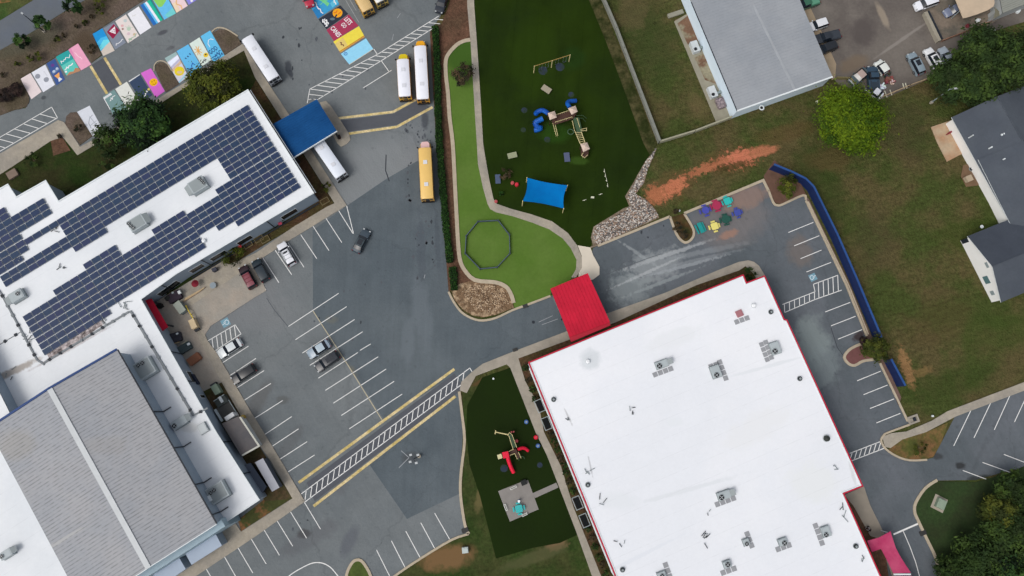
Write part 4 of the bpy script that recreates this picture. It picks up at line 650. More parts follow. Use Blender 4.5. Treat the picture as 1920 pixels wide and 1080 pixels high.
# --- metal building top right
ZM = 4.2
Pm = [(1296, 4), (1382, 208), (1561, 144), (1500, 0), (1460, -95), (1255, -95)]
m_sh = mat('light_grey_shingle', (140, 145, 151), .8, .05, .4, (148, 152, 157), .12, .05, lines=(ang((1382, 208), (1561, 144), ZM), .6, .88, .2))
P = xy(GP(Pm, ZM)); t = thing('metal_building', 'pale metal building with a light grey roof at the top right', 'building', G((1430, 80)))
m_wallp = mat('pale_blue_wall', (214, 230, 242), .6, .04)
MB().prism(inset(P, .1), 0, ZM-.1, m_wallp).build('wall', t); ro = MB().prism(P, ZM-.1, ZM, m_sh, m_dark_).build('roof', t)
q = MB(); q.strip([P[0], P[1]], .14, ZM-.05, ZM+.06, m_dark_); q.build('gutter', ro); q = MB(); q.strip([P[1], P[2]], .3, ZM-.1, ZM+.08, m_trimw); q.build('verge', ro)
q = MB(); q.strip(xy(GP([(1410, 5), (1490, 168)], ZM)), .5, ZM, ZM+.05, mat('ridge_pale', (152, 156, 161), .7)); q.build('ridge_cap', ro)
# --- houses on the right
m_slate = mat('dark_shingle', (70, 76, 85), .9, .07, .3, (76, 82, 90), .12, .06); m_slate2 = mat('dark_shingle2', (60, 66, 76), .9, .07, .3, (66, 72, 82), .12, .06)
m_wh = mat('white_siding', (232, 232, 230), .7, .04, .5)
h1 = thing('house', 'house with dark shingle roofs and white siding at the right edge', 'house', G((1900, 380)))
def gable(par, e0, e1, ridge_off, ze, zr, ext0=0, ext1=0, mr=m_slate, side=-1, mr2=None, wall_off=.4, nm='roof'):
    a, b = Vector(e0[:2]), Vector(e1[:2]); d_ = (b-a).normalized(); n = Vector((-d_.y, d_.x))*side; a = a-d_*ext0; b = b+d_*ext1
    r0_, r1_ = a+n*ridge_off, b+n*ridge_off; c0, c1 = a+n*2*ridge_off, b+n*2*ridge_off; v3 = lambda p, z: (p.x, p.y, z)
    q = MB(); q.face([v3(a, ze), v3(b, ze), v3(r1_, zr), v3(r0_, zr)], mr); q.face([v3(r0_, zr), v3(r1_, zr), v3(c1, ze), v3(c0, ze)], mr2 or mr)
    th = .15
    for s, e, zs, z2 in ((a, b, ze, ze), (c1, c0, ze, ze), (b, r1_, ze, zr), (r1_, c1, zr, ze), (r0_, a, zr, ze), (c0, r0_, ze, zr)): q.face([v3(s, zs), v3(s, zs-th), v3(e, z2-th), v3(e, z2)], m_trimw)
    ro_ = q.build(nm, par); q = MB(); w_ = wall_off; aw, bw = a+n*w_+d_*w_, b+n*w_-d_*w_; cw, dw = b-n*w_+n*2*ridge_off-d_*w_, a-n*w_+n*2*ridge_off+d_*w_
    q.prism([tuple(aw), tuple(bw), tuple(cw), tuple(dw)], 0, ze-.02, m_wh)
    for p0_, p1_ in ((aw, dw), (bw, cw)): q.face([v3(p0_, ze-.04), v3(p1_, ze-.04), v3((p0_+p1_)/2, zr-.18)], m_wh)
    q.build('wall', par)
    q = MB(); q.tube(v3(r0_, zr+.02), v3(r1_, zr+.02), .12, mr2 or mr, 4); q.build('ridge_cap', ro_)
    return ro_
e0, e1 = G((1784, 220), 3), G((1831, 305), 3); rg = G((1893, 222), 5.2); dd = (e1-e0).to_2d().normalized(); off = abs((rg-e0).to_2d().dot(Vector((-dd.y, dd.x))))
gable(h1, e0, e1, off, 3, 5.2, 0, 14, side=1)
e0, e1 = G((1834, 299), 3.3), G((1900, 431), 3.3); gable(h1, e0, e1, 12, 3.3, 6.2, 0, 8, side=1, mr=m_slate)
ea, eb = G((1814, 443), 3), G((1877, 567), 3); rg = G((1864.5, 499), 5.4)
d1 = (eb-ea).to_2d(); width = d1.length; dn = d1.normalized(); east = Vector((-dn.y, dn.x)); east = east if east.x > 0 else -east
e1_ = ea.to_2d()+east*26; ro = gable(h1, tuple(ea[:2]), tuple(e1_), width/2, 3, 5.4, 0, 0, mr=m_slate2, mr2=m_slate, side=-1, wall_off=.35)
def onwall(f0, f1, z0, z1, m, nm, lab=None):
    a = ea.to_2d()+dn*width*f0+east*.3; b = ea.to_2d()+dn*width*f1+east*.3; q = MB(); q.prism([tuple(a), tuple(b), tuple(b+east*.06), tuple(a+east*.06)], z0, z1, m, bottom=True); q.build(nm, h1)
onwall(.6, .71, 1.0, 2.4, mat('teal_glass', (84, 116, 120), .3, .03), 'window'); onwall(.42, .5, 3.4, 4.1, m_galv, 'vent'); onwall(.82, .88, 1.0, 2.0, m_galv, 'vent'); onwall(.02, .08, .2, 2.2, m_dark_, 'door')
for p, r in (((1822, 255), .12), ((1880, 252), .16), ((1876, 254), .2), ((1857, 277), .15), ((1881, 299), .14)): c = G(p, 4.2); q = MB(); q.cyl((c.x, c.y), r, 3.2, 4.7, m_trimw, 8); q.build('roof_pipe', h1)
# neighbour's sheds
t = thing('tarp_shelter', 'tan tarpaulin shelter with rounded corners over the neighbour yard', 'shelter', G((1830, 10)))
q = MB(); z = 3.2; P = xy(GP([(1780, -30), (1792, 0), (1801, 22), (1806, 34), (1812, 33), (1832, 27), (1852, 19), (1863, 12), (1865, 6), (1862, -30)], z)); q.prism(P, z-.15, z, mat('tan_tarp', (192, 172, 148), .8, .05, .4, (182, 164, 142), .3), bottom=True); q.build('roof', t)
q = MB(); q.prism(xy(GP([(1806, 34), (1812, 33), (1798, 47)], 3.0)), 2.9, 3.05, mat('tan_tarp')) if False else None
for p in ((1800, 20), (1858, 8), (1790, -15)): c = G(p, 3); MB().cyl((c.x, c.y), .08, .06, 3.06, m_galv, 6).build('post', t)
t = annex('metal_shed', [(1866, -50), (1880, 25), (1950, -3), (1950, -60)], 3.4, mat('corrugated', (134, 136, 128), .6, .05, .4, lines=(ang((1880, 25), (1950, -3)), .4, .7, .3)), m_wallg, 'grey corrugated metal shed at the top right corner', 'shed', m_dark_)
t = annex('tool_shed', [(1864, 13), (1879, 26), (1862, 36), (1866, 22)], 2.4, mat('green_grey', (110, 108, 92), .8, .06), m_wallg, 'small olive lean-to beside the tan tarpaulin', 'shed')
# ================================================================== SOLAR PANELS
m_pan = mat('solar_glass', (44, 58, 86), .4, .06, .3, (38, 54, 84), .1, .0, spec=.15); m_pan2 = mat('solar_glass_violet', (46, 56, 88), .4, .05, .3, spec=.15); m_pan3 = mat('solar_glass_teal', (42, 60, 86), .4, .05, .3, spec=.15)
m_fr = mat('panel_frame', (120, 128, 138), .4, .03, metal=.3)
ZS = ZL+.35
S0 = G((463.6, 195.3), ZS).to_2d(); Su = (G((43, 449.6), ZS).to_2d()-S0)/28; Sv = (G((564, 351), ZS).to_2d()-S0)/16
rows = {0: [(0, 28)], 1: [(0, 24)], 2: [(0, 24)], 3: [(0, 32)], 4: [(0, 32)], 5: [(0, 6), (20, 24)], 6: [(0, 6)], 7: [(0, 6)], 8: [(0, 6), (20, 24)], 9: [(0, 8), (12, 16), (20, 28)], 14: [(0, 10), (12, 32)], 15: [(0, 8), (12, 32)], 16: [(24, 32)],
        -6: [(28, 33)], -5: [(28, 34)], -4: [(24, 34)], -3: [(24, 34)], -2: [(24, 34)], -1: [(28, 34)]}
for r in range(10, 14): rows[r] = [(0, 32)]
cells = []
for r, sp in rows.items():
    for (c0, c1) in sp:
        for c in range(c0, c1): cells.append((c, r, (.18 if c >= 12 else .04) if r >= 9 else (.18 if r == 8 and c > 10 else (-.2 if r < 0 else 0))))
for r in (0, 1):
    for c in range(28, 34):
        if r or c >= 28: cells.append((c, r, -.15))
cells += [(c, 2, -.15) for c in range(29, 34)]
cen = lambda c, r, o: S0+Su*(c+.5)+Sv*(r+.5+o)
nadir = Vector((0, 0))
cells.sort(key=lambda t: (cen(*t)-Vector((0, 0))).length)
ua = math.atan2(Su.y, Su.x); tilt = .1
def panel_mb(m):
    q = MB(); L_, W2 = Su.length*.935, Sv.length*.82; h = .06
    # tilted slab, high side to the north-west
    V = [(-L_/2, -W2/2, tilt), (L_/2, -W2/2, tilt), (L_/2, W2/2, 0), (-L_/2, W2/2, 0)]
    return q, V, h
protos = []
sv_side = 1 if Vector((-math.sin(ua), math.cos(ua))).dot(Sv) > 0 else -1
for m in (m_pan, m_pan, m_pan2, m_pan3):
    q, V, h = panel_mb(m)
    V = [(x, y*sv_side, z) for x, y, z in V]
    if sv_side < 0: V = V[::-1]
    q.face([(x*.97, y*.965, z+h+.004) for x, y, z in V], m); q.face([(x, y, z+h) for x, y, z in V], m_fr)
    for i in range(4):
        a, b = V[i], V[(i+1) % 4]; q.face([(a[0], a[1], a[2]+h), (a[0], a[1], a[2]-.12), (b[0], b[1], b[2]-.12), (b[0], b[1], b[2]+h)], m_fr)
    protos.append(q)
pme = []
lab = 'dark blue solar panel in the rows nearest the photo centre on the school roof'
for i, (c, r, o_) in enumerate(cells[:300]):
    k = random.choice((0, 0, 0, 1, 1, 2, 3)) if i >= 4 else i
    if i < 4:
        p = protos[i].build('solar_panel', label=lab, cat='solar panel', group='solar panels on the school roof', world=False); pme.append(p.data)
        for v in p.data.vertices: v.co += p.location
        o = p
    else:
        o = bpy.data.objects.new('solar_panel', pme[k]); COL.objects.link(o); tag(o, lab, 'solar panel', 'solar panels on the school roof')
    cc = cen(c, r, o_); o.location = (cc.x, cc.y, ZL+.16); o.rotation_euler = (0, 0, ua)
q = MB(); ca, sa = math.cos(ua), math.sin(ua)
for (c, r, o_) in cells[300:]:
    p = protos[random.choice((0, 0, 0, 2, 3))]; cc = cen(c, r, o_); b0 = len(q.v)
    q.v += [Vector((cc.x+v.x*ca-v.y*sa, cc.y+v.x*sa+v.y*ca, ZL+.16+v.z)) for v in p.v]; q.f += [[b0+j for j in f] for f in p.f]; q.m += p.m
q.build('solar_array', label='remaining dark blue solar panels on the far left of the white school roof', cat='solar panels', group='solar panels on the school roof', kind='stuff')
# ================================================================== ROOF EQUIPMENT
m_hv = mat('hvac_grey', (166, 175, 178), .5, .06, .8); m_hv2 = mat('hvac_light', (190, 196, 198), .5, .05); m_fan = mat('fan_dark', (26, 28, 32), .5, .05); m_hvd = mat('hvac_panel', (138, 146, 148), .5, .05)
def hvac(p, q_, L_, W2, hh, fans, label, Z=ZL, hood=0, duct=None, m=m_hv, end=0):
    a = ang(p, q_, Z); c = G(p, Z); t = thing('rooftop_unit', label, 'air conditioner', (c.x, c.y, Z), a, 'rooftop air conditioners')
    q = MB(); q.box((0, 0), L_, W2, .25, hh, m); q.box((0, 0), L_*.86, W2*.86, hh, hh+.04, m_hvd if end else m); q.build('cabinet', t, world=False)
    q = MB(); q.box((0, 0), L_+.2, W2+.2, 0, .26, m_hvd); q.build('kerb_base', t, world=False)
    for (u, v, r) in fans:
        r *= 1.3; q = MB(); q.cyl((u, v), r, hh+.02, hh+.16, m_hv, 12); q.cyl((u, v), r*.92, hh+.1, hh+.18, m_fan, 12)
        for k in range(2): q.box((u, v), r*1.7, r*.13, hh+.18, hh+.2, m_hv2, k*math.pi/2+.4)
        q.build('fan', t, world=False)
    if hood:
        q = MB(); x = L_/2*hood; s = .9*(1 if hood > 0 else -1)
        q.face([(x, -W2*.42, hh), (x, W2*.42, hh), (x+s, W2*.4, .9), (x+s, -W2*.4, .9)][::1 if hood > 0 else -1], m_hvd); q.face([(x, -W2*.42, hh), (x+s, -W2*.4, .9), (x, -W2*.42, .5)], m); q.face([(x, W2*.42, hh), (x+s, W2*.4, .9), (x, W2*.42, .5)], m); q.build('intake_hood', t, world=False)
    if duct:
        q = MB(); q.box((duct[0], duct[1]), duct[2], duct[3], .3, duct[4], m_trimw, duct[5]); q.build('duct', t, world=False)
    return t
dL = (14.6, -8.9)
def nx_(p, s=1): return (p[0]+dL[0]*s, p[1]+dL[1]*s)
hvac((375, 350), nx_((375, 350)), 3.0, 2.4, 1.3, [(.9, .75, .28), (1.1, .15, .28), (1.2, -.45, .28)], 'grey rooftop air conditioner with three fans, between solar panels nearer the blue canopy', hood=-1, end=1)
hvac((262, 421), nx_((262, 421), -1), 3.0, 2.3, 1.3, [(.9, .6, .28), (1.1, 0, .28), (1.2, -.6, .28)], 'grey rooftop air conditioner with a row of fans, in the middle of the solar roof', hood=-1, end=1)
hvac((37, 556), nx_((37, 556)), 2.4, 1.8, 1.1, [(.5, .1, .32)], 'small grey rooftop air conditioner near the left roof joint', hood=-1)
hvac((276, 692), nx_((276, 692)), 3.4, 3.2, 1.5, [(-.4, .9, .3), (.4, .9, .3)], 'large grey air conditioner with two fans near the gym corner', duct=(-2.2, -.9, .9, 2.6, 1.6, -.1), end=1)
hvac((413, 922), nx_((413, 922)), 3.2, 2.9, 1.5, [(-.9, .5, .3), (-.2, .6, .3)], 'large grey air conditioner with two fans near the lower corner of the roof', duct=(-2.0, -.2, 1.6, 1.0, 1.7, 0), end=1)
hvac((340, 792), nx_((340, 792)), 2.6, 1.5, 1.0, [(-.9, -.1, .34)], 'low grey air conditioner beside the gym wall with one fan', hood=1)
hvac((18, 1037), nx_((18, 1037)), 2.0, 1.3, 1.1, [(-.6, 0, .3)], 'small grey air conditioner at the lower left corner of the photo', hood=1)
hvac((382, 803), nx_((382, 803)), 1.4, 1.7, .5, [], 'low pale roof hatch box near the wall above the dark shed', m=m_hv2)
wa = (12.5, -4.6)
def wb(p, s=1): return (p[0]+wa[0]*s, p[1]+wa[1]*s)
m_pv = mat('paver_grey', (146, 148, 152), .9, .08, 1.5)
def pavers(cx, cy, n, dirx, diry, which, sz=.85, st=1.0):
    a = ang((cx, cy), (cx+dirx, cy+diry), ZB); o = G((cx, cy), ZB); dvx = Vector((math.cos(a), math.sin(a)))
    for k in range(n):
        c = o.to_2d()+dvx*(k-(n-1)/2)*st; q = MB(); q.box(tuple(c), sz, sz, ZB+.002, ZB+.06, m_pv, a+random.uniform(-.03, .03))
        q.build('roof_paver', label='grey square walkway slab in the row '+which, cat='paving slab', group='walkway slabs '+which)
def wun(p, L_, W2, hh, fans, label, rot=0, **k):
    q_ = wb(p) if not rot else (p[0]+4.6, p[1]+12.5); return hvac(p, q_, L_*.86, W2*.84, hh*.66, fans, label, Z=ZB, **k)
wun((1240, 683), 2.5, 1.5, 1.0, [(-.6, -.15, .4)], 'grey rooftop unit with a black fan on the white roof, left of the pair', hood=1); pavers(1243, 697, 4, 12.5, -4.6, 'beside the left upper rooftop unit')
wun((1341, 697), 2.5, 1.9, 1.1, [(.6, -.2, .38)], 'grey rooftop unit with a black fan near the roof centre', rot=1, m=m_hv); pavers(1355, 694, 4, 4.6, 12.5, 'beside the central rooftop unit'); pavers(1338, 685, 2, 12.5, -4.6, 'above the central rooftop unit')
wun((1452, 653), 2.5, 1.9, 1.1, [(.5, -.4, .4)], 'grey rooftop unit with a white-ringed black fan near the red right edge', rot=1); pavers(1433, 660, 4, 4.6, 12.5, 'nearer the pair by the right edge', .8, .95); pavers(1441, 656, 4, 4.6, 12.5, 'touching the unit by the right edge', .8, .95)
wun((1356, 928), 2.5, 1.6, 1.0, [(-.6, -.15, .4)], 'grey rooftop unit with a fan low on the white roof', hood=1); pavers(1360, 940, 4, 12.5, -4.6, 'beside the lower middle rooftop unit')
wun((1398, 1016), 1.3, 1.2, .9, [(.2, -.1, .3)], 'small grey rooftop unit right of the lower pipes', rot=1); pavers(1405, 1012, 3, 4.6, 12.5, 'beside the small unit right of the pipes')
wun((1466, 1015), 1.6, 1.3, 1.0, [(.1, -.2, .36)], 'small grey rooftop unit between two others at the bottom'); pavers(1469, 1026, 3, 12.5, -4.6, 'below the small bottom unit')
wun((1547, 996), 2.0, 1.6, 1.0, [(.4, -.3, .34)], 'grey rooftop unit nearest the lower right edge of the white roof', rot=1); pavers(1535, 1002, 4, 4.6, 12.5, 'left of the lower right rooftop unit')
wun((1362, 1057), 1.4, 1.3, 1.0, [(0, 0, .36)], 'small round-fan rooftop unit by the bottom edge'); pavers(1366, 1070, 3, 12.5, -4.6, 'below the bottom edge unit')
wun((1240, 1078), 1.6, 1.4, .9, [(0, 0, .3)], 'grey rooftop unit cut by the bottom edge'); pavers(1252, 1070, 3, 4.6, 12.5, 'beside the unit cut by the bottom edge')
pavers(1391, 600, 3, 12.5, -4.6, 'below the red roof hatch'); c = G((1386, 588), ZB)
q = MB(); q.box((c.x, c.y), 1.2, 1.2, ZB, ZB+.25, mat('red_hatch', (160, 108, 114), .7, .06), ang((0, 0), wa, ZB)); q.build('roof_hatch', label='dull red square roof hatch near the upper right of the white roof', cat='roof hatch')
def vent(p, r, h, m, label, Z=ZB, cap=None, name='roof_vent'):
    c = G(p, Z); t = thing(name, label, 'roof vent', (c.x, c.y, Z)); MB().cyl((0, 0), r*1.25, 0, .12, m_hv2 if m != m_fan else m_hvd, 12).build('collar', t, world=False); q = MB(); q.cyl((0, 0), r, .1, h, m, 12, r*.85); q.cyl((0, 0), r*.6, h, h+.12, cap or m, 12, r*.3); q.build('cowl', t, world=False)
for p, s in (((1038, 749), 'near the upper left edge of the white roof'), ((1102, 909), 'midway down the left edge of the white roof'), ((1167, 1068), 'at the bottom of the left edge of the white roof'), ((1445, 585), 'by the notch corner of the white roof'), ((1499, 710), 'below the top right unit on the white roof'), ((1604, 1024), 'low by the right edge of the white roof')): vent(p, .38, .5, m_fan, 'black round drain cowl '+s, cap=m_hvd)
vent((1549, 822), .55, .6, mat('vent_olive', (50, 54, 50), .6, .05), 'larger dark round vent midway down the right edge of the white roof')
for p, s, z in (((1102, 678), 'with a grey stain around it near the red canopy', ZB), ((1413, 573), 'right of the red hatch', ZB), ((383, 452), 'beside the solar panels by the wall', ZL)): vent(p, .38, .5, mat('white_plastic', (232, 234, 236), .35, .02), 'white dome vent '+s, Z=z)
def pipes(p, label, Z, k=3, s=1, seed=1):
    r_ = random.Random(seed); c = G(p, Z); q = MB()
    for i in range(k):
        a = r_.uniform(0, 6.28); l = r_.uniform(.5, 1.2)*s; x, y = c.x+r_.uniform(-1, 1)*s, c.y+r_.uniform(-1, 1)*s
        q.tube((x, y, Z), (x, y, Z+.35), .07, m_hvd); q.tube((x, y, Z+.2), (x+math.cos(a)*l, y+math.sin(a)*l, Z+.15), .06, r_.choice((m_fan, m_hvd)))
    q.build('roof_pipe', label=label, cat='roof pipe')
for i, (p, s, z, k, sc_) in enumerate([((114, 502), 'on the bare roof below the double row of panels', ZL, 4, .7), ((1188, 772), 'left of centre on the white roof', ZB, 4, .7), ((1325, 1010), 'at the bottom of the white roof', ZB, 6, .9), ((1326, 960), 'under the lower middle unit', ZB, 2, .4), ((1064, 780), 'along the left edge near the top', ZB, 3, .8), ((1131, 940), 'along the left edge in the middle', ZB, 3, .9), ((1163, 1022), 'along the left edge near the bottom', ZB, 3, .8), ((1102, 880), 'above the middle left cowl', ZB, 4, .8), ((103, 435), 'between the panel rows at upper left', ZL, 4, .9), ((36, 484), 'between the left panels', ZL, 4, .8), ((52, 632), 'left of the lower panel block', ZL, 6, 1.0), ((20, 700), 'near the raised block', ZL, 3, .8), ((233, 573), 'below the last panel row', ZL, 6, .9), ((200, 600), 'by the roof joint under the panels', ZL, 5, .8), ((1564, 877), 'along the lower right edge', ZB, 3, .6), ((1585, 960), 'by the step in the right edge', ZB, 4, 1.2), ((1618, 1047), 'at the bottom right edge', ZB, 3, .6)]):
    pipes(p, 'cluster of small roof pipes '+s, z, k, sc_, i+3)
# ================================================================== VEHICLES
m_tyre = mat('tyre', (28, 28, 30), .9, .05); m_rim = mat('rim', (140, 142, 146), .4, .03, metal=.6); m_cg = mat('car_glass', (24, 30, 38), .12, .02, spec=.7); m_hl = mat('headlamp', (176, 180, 182), .2, .02, spec=.7); m_tl = mat('tail_lamp', (96, 24, 28), .3, .02)
PROF = {  # x fraction, half width, belt z, roof half width, top z
 'sedan': [(.5, .72, .5, .66, .55), (.47, .86, .68, .78, .72), (.35, .9, .8, .8, .86), (.2, .92, .9, .8, .98), (.07, .92, .92, .7, 1.38), (-.05, .93, .93, .72, 1.43), (-.24, .92, .94, .69, 1.37), (-.37, .9, .95, .76, 1.05), (-.46, .86, .9, .76, .98), (-.5, .76, .62, .7, .66)],
 'suv': [(.5, .76, .6, .7, .66), (.47, .9, .84, .8, .9), (.36, .94, .96, .84, 1.04), (.24, .95, 1.04, .82, 1.1), (.12, .95, 1.06, .74, 1.6), (0, .95, 1.07, .76, 1.68), (-.25, .95, 1.07, .75, 1.68), (-.43, .94, 1.06, .72, 1.6), (-.475, .92, 1.04, .78, 1.12), (-.5, .84, .66, .78, .7)],
 'pickup': [(.5, .8, .64, .74, .7), (.475, .94, .92, .84, .98), (.36, .98, 1.04, .86, 1.12), (.26, .98, 1.1, .84, 1.18), (.17, .98, 1.12, .7, 1.72), (.06, .98, 1.12, .71, 1.8), (-.04, .98, 1.12, .7, 1.76), (-.09, .98, 1.12, .84, 1.2), (-.48, .97, 1.1, .9, 1.14), (-.5, .9, .8, .84, .84)]}
ROOFS = {'sedan': (3, 4, 5, 6, 7), 'suv': (3, 4, 5, 6, 7, 8), 'pickup': (3, 4, 5, 6, 7)}
def car(kind, p, q_, c, label, L_=4.8, W2=1.85, z=.03, roofc=None, sun=None, hood=None, rack=False, group='cars and pickups', bed=None, cat='car', stripe=None):
    """p, q_ = photo pixels of the rear and front middle of the car at 0.8 m height"""
    a = ang(p, q_, .8); m0 = (G(p, .8)+G(q_, .8))/2; m = mat('car_%d_%d_%d' % c, c, .28, .03, 1, spec=.6); t = thing('parked_car' if kind != 'pickup' else 'pickup_truck', label, cat, (m0.x, m0.y, z), a, group)
    S = PROF[kind]; sw = W2/1.86; pts = []
    for (x, w_, b, r, tz) in S:
        X = x*L_; w_ *= sw; r *= sw; pts.append([(X, -w_*.96, .28), (X, -w_, .55), (X, -w_*.975, b), (X, -r, tz-.03), (X, -r*.5, tz+.015), (X, r*.5, tz+.015), (X, r, tz-.03), (X, w_*.975, b), (X, w_, .55), (X, w_*.96, .28)])
    body, ws, rw, sL, sR, rf = MB(), MB(), MB(), MB(), MB(), MB(); R = ROOFS[kind]; mr = mat('car_%d_%d_%d' % roofc, roofc, .28, .03, 1, spec=.6) if roofc else m; mh = mat('car_%d_%d_%d' % hood, hood, .3, .03, 1, spec=.6) if hood else m
    for i in range(len(S)-1):
        A_, B2 = pts[i], pts[i+1]
        for j in range(9):
            f = [A_[j], A_[j+1], B2[j+1], B2[j]]; tgt, mm = body, m
            if j in (3, 4, 5):
                if i == R[0]: tgt, mm = ws, m_cg
                elif i == R[-2]: tgt, mm = rw, m_cg
                elif R[0] < i < R[-2]: tgt, mm = rf, mr
                elif i < R[0]: mm = mh
            elif j in (2, 6) and R[0] <= i <= R[-2]: tgt, mm = (sR if j == 2 else sL), m_cg
            tgt.face(f, mm)
    body.face(pts[0][::-1], m); body.face(pts[-1], m)
    if kind == 'pickup':
        x0, x1 = S[7][0]*L_-.15, S[8][0]*L_+.1; zt = 1.2; body.box(((x0+x1)/2, 0), x0-x1, 1.5*sw, 1.05, zt, mat('bed_liner_%d' % (bed or (40,))[0], bed or (40, 42, 46), .8, .05))
    b = body.build('body', t, world=False, sm=2)
    for n_, q2 in (('windscreen', ws), ('rear_window', rw), ('side_window', sL), ('side_window', sR), ('roof_panel', rf)): q2.build(n_, t, world=False, sm=2)
    if stripe:
        q = MB(); 
        for yy in (-.32, .32): q.box((-.1*L_, yy*sw*2), L_*.42, .06, S[5][4]+.0, S[5][4]+.07, stripe)
        for xx in (.05, -.1, -.25): q.box((xx*L_, 0), .06, 1.2*sw, S[5][4]+.0, S[5][4]+.07, stripe)
        q.build('roof_rack', t, world=False)
    if sun:
        x0, x1 = sun; q = MB(); zz = S[5][4]; q.box(((x0+x1)/2*L_, 0), abs(x1-x0)*L_, .9*sw, zz, zz+.035, m_cg); q.build('sunroof', t, world=False)
    for (x, y) in ((.31, 1), (.31, -1), (-.31, 1), (-.31, -1)):
        q = MB(); q.wheel((x*L_, y*.86*sw, .34), (0, 1, 0), .34, .22, m_tyre, 14); w_ = q.build('wheel', t, world=False); q = MB(); q.wheel((x*L_, y*.96*sw, .34), (0, 1, 0), .2, .05, m_rim, 10); q.build('rim', w_, world=False)
    for y in (1, -1):
        q = MB(); q.box((S[1][0]*L_+.03, y*.64*sw), .22, .3, S[1][2]-.12, S[1][4]+.02, m_hl); q.build('headlight', t, world=False)
        q = MB(); q.box((S[-2][0]*L_-.07, y*.72*sw), .16, .26, S[-2][2]-.2, S[-2][4]+.005, m_tl); q.build('taillight', t, world=False)
        q = MB(); q.box((S[4][0]*L_+.35, y*1.04*sw), .16, .26, 1.0, 1.14, m); q.build('mirror', t, world=False)
    return t
car('sedan', (667, 472), (688, 432), (62, 74, 84), 'dark grey saloon driving alone across the middle of the lot', 4.9, sun=(.04, -.18), roofc=(50, 62, 68))
car('suv', (549, 496), (526, 456), (222, 224, 230), 'white estate car with roof rails parked beside the school walkway', 4.9, sun=(.06, -.02), stripe=m_hvd)
car('suv', (500, 527), (478, 487), (30, 42, 50), 'very dark green car parked between the white and the maroon ones', 4.7)
car('suv', (476, 541), (453, 498), (44, 28, 34), 'maroon car with a lighter red roof on the concrete bay', 4.8, roofc=(124, 62, 72), stripe=m_tl)
car('sedan', (453, 639), (408, 667), (204, 210, 212), 'white saloon parked beside the hatched bay', 4.9)
car('suv', (480, 687), (434, 716), (24, 28, 34), 'black car parked nose to the pavement below the white saloon', 4.8)
car('sedan', (619, 641), (576, 668), (138, 154, 168), 'silver blue saloon in the middle row of the lot', 4.6, roofc=(166, 182, 192))
car('suv', (637, 662), (590, 694), (40, 44, 52), 'black suv beside the silver saloon in the middle row', 4.9, sun=(.0, -.3))
car('suv', (836, -16), (822, 24), (34, 40, 50), 'dark blue car at the top edge above the crossing hatch', 4.8)
car('suv', (573, -18), (580, 6), (170, 30, 60), 'red car barely in view at the top edge', 4.4)
car('suv', (1759, -1), (1714, 14), (222, 224, 230), 'white estate car beside the neighbour yard wall', 4.9)
car('suv', (1728, 141), (1706, 98), (128, 144, 154), 'grey suv with a sunroof at the left of three by the big trees', 4.9, sun=(.08, -.16))
car('suv', (1763, 134), (1736, 88), (218, 220, 222), 'white suv with a sunroof in the middle of three by the big trees', 5.0, sun=(.06, -.16))
car('sedan', (1788, 130), (1764, 86), (150, 160, 170), 'silver car half hidden under the tree edge', 4.8)
car('sedan', (1801, 12), (1776, 24), (108, 116, 138), 'blue grey car parked in front of the tan tarpaulin', 4.2)
car('pickup', (1534, 0), (1492, 14), (52, 100, 78), 'dark green pickup cut by the top edge beside the metal building', 5.2, bed=(84, 136, 112), cat='pickup truck')
car('suv', (1548, 42), (1518, 52), (214, 216, 220), 'white car nosed under the eave of the metal building', 4.0, z=.06)
car('pickup', (1577, 63), (1525, 76), (40, 46, 54), 'black pickup between the white and the black cars by the metal building', 5.4, bed=(52, 58, 66), cat='pickup truck')
car('suv', (1569, 83), (1530, 98), (30, 34, 40), 'black car below the black pickup by the metal building', 4.4)
car('pickup', (1640, 172), (1634, 122), (44, 66, 84), 'blue pickup in the neighbour yard near the white van', 5.0, W2=2.1, bed=(44, 56, 68), cat='pickup truck')
car('suv', (1660, 137), (1645, 116), (214, 218, 212), 'small white van beside the blue pickup', 3.0, cat='van')
car('sedan', (1622, 134), (1600, 152), (70, 84, 88), 'teal grey trailer car loaded with pinkish junk', 4.4, roofc=(170, 150, 142), W2=2.0)
car('sedan', (1650, 180), (1630, 165), (206, 210, 216), 'white wreck without bonnet beside the bright green tree', 3.6, hood=(30, 32, 36))
m_sby = (222, 168, 54)
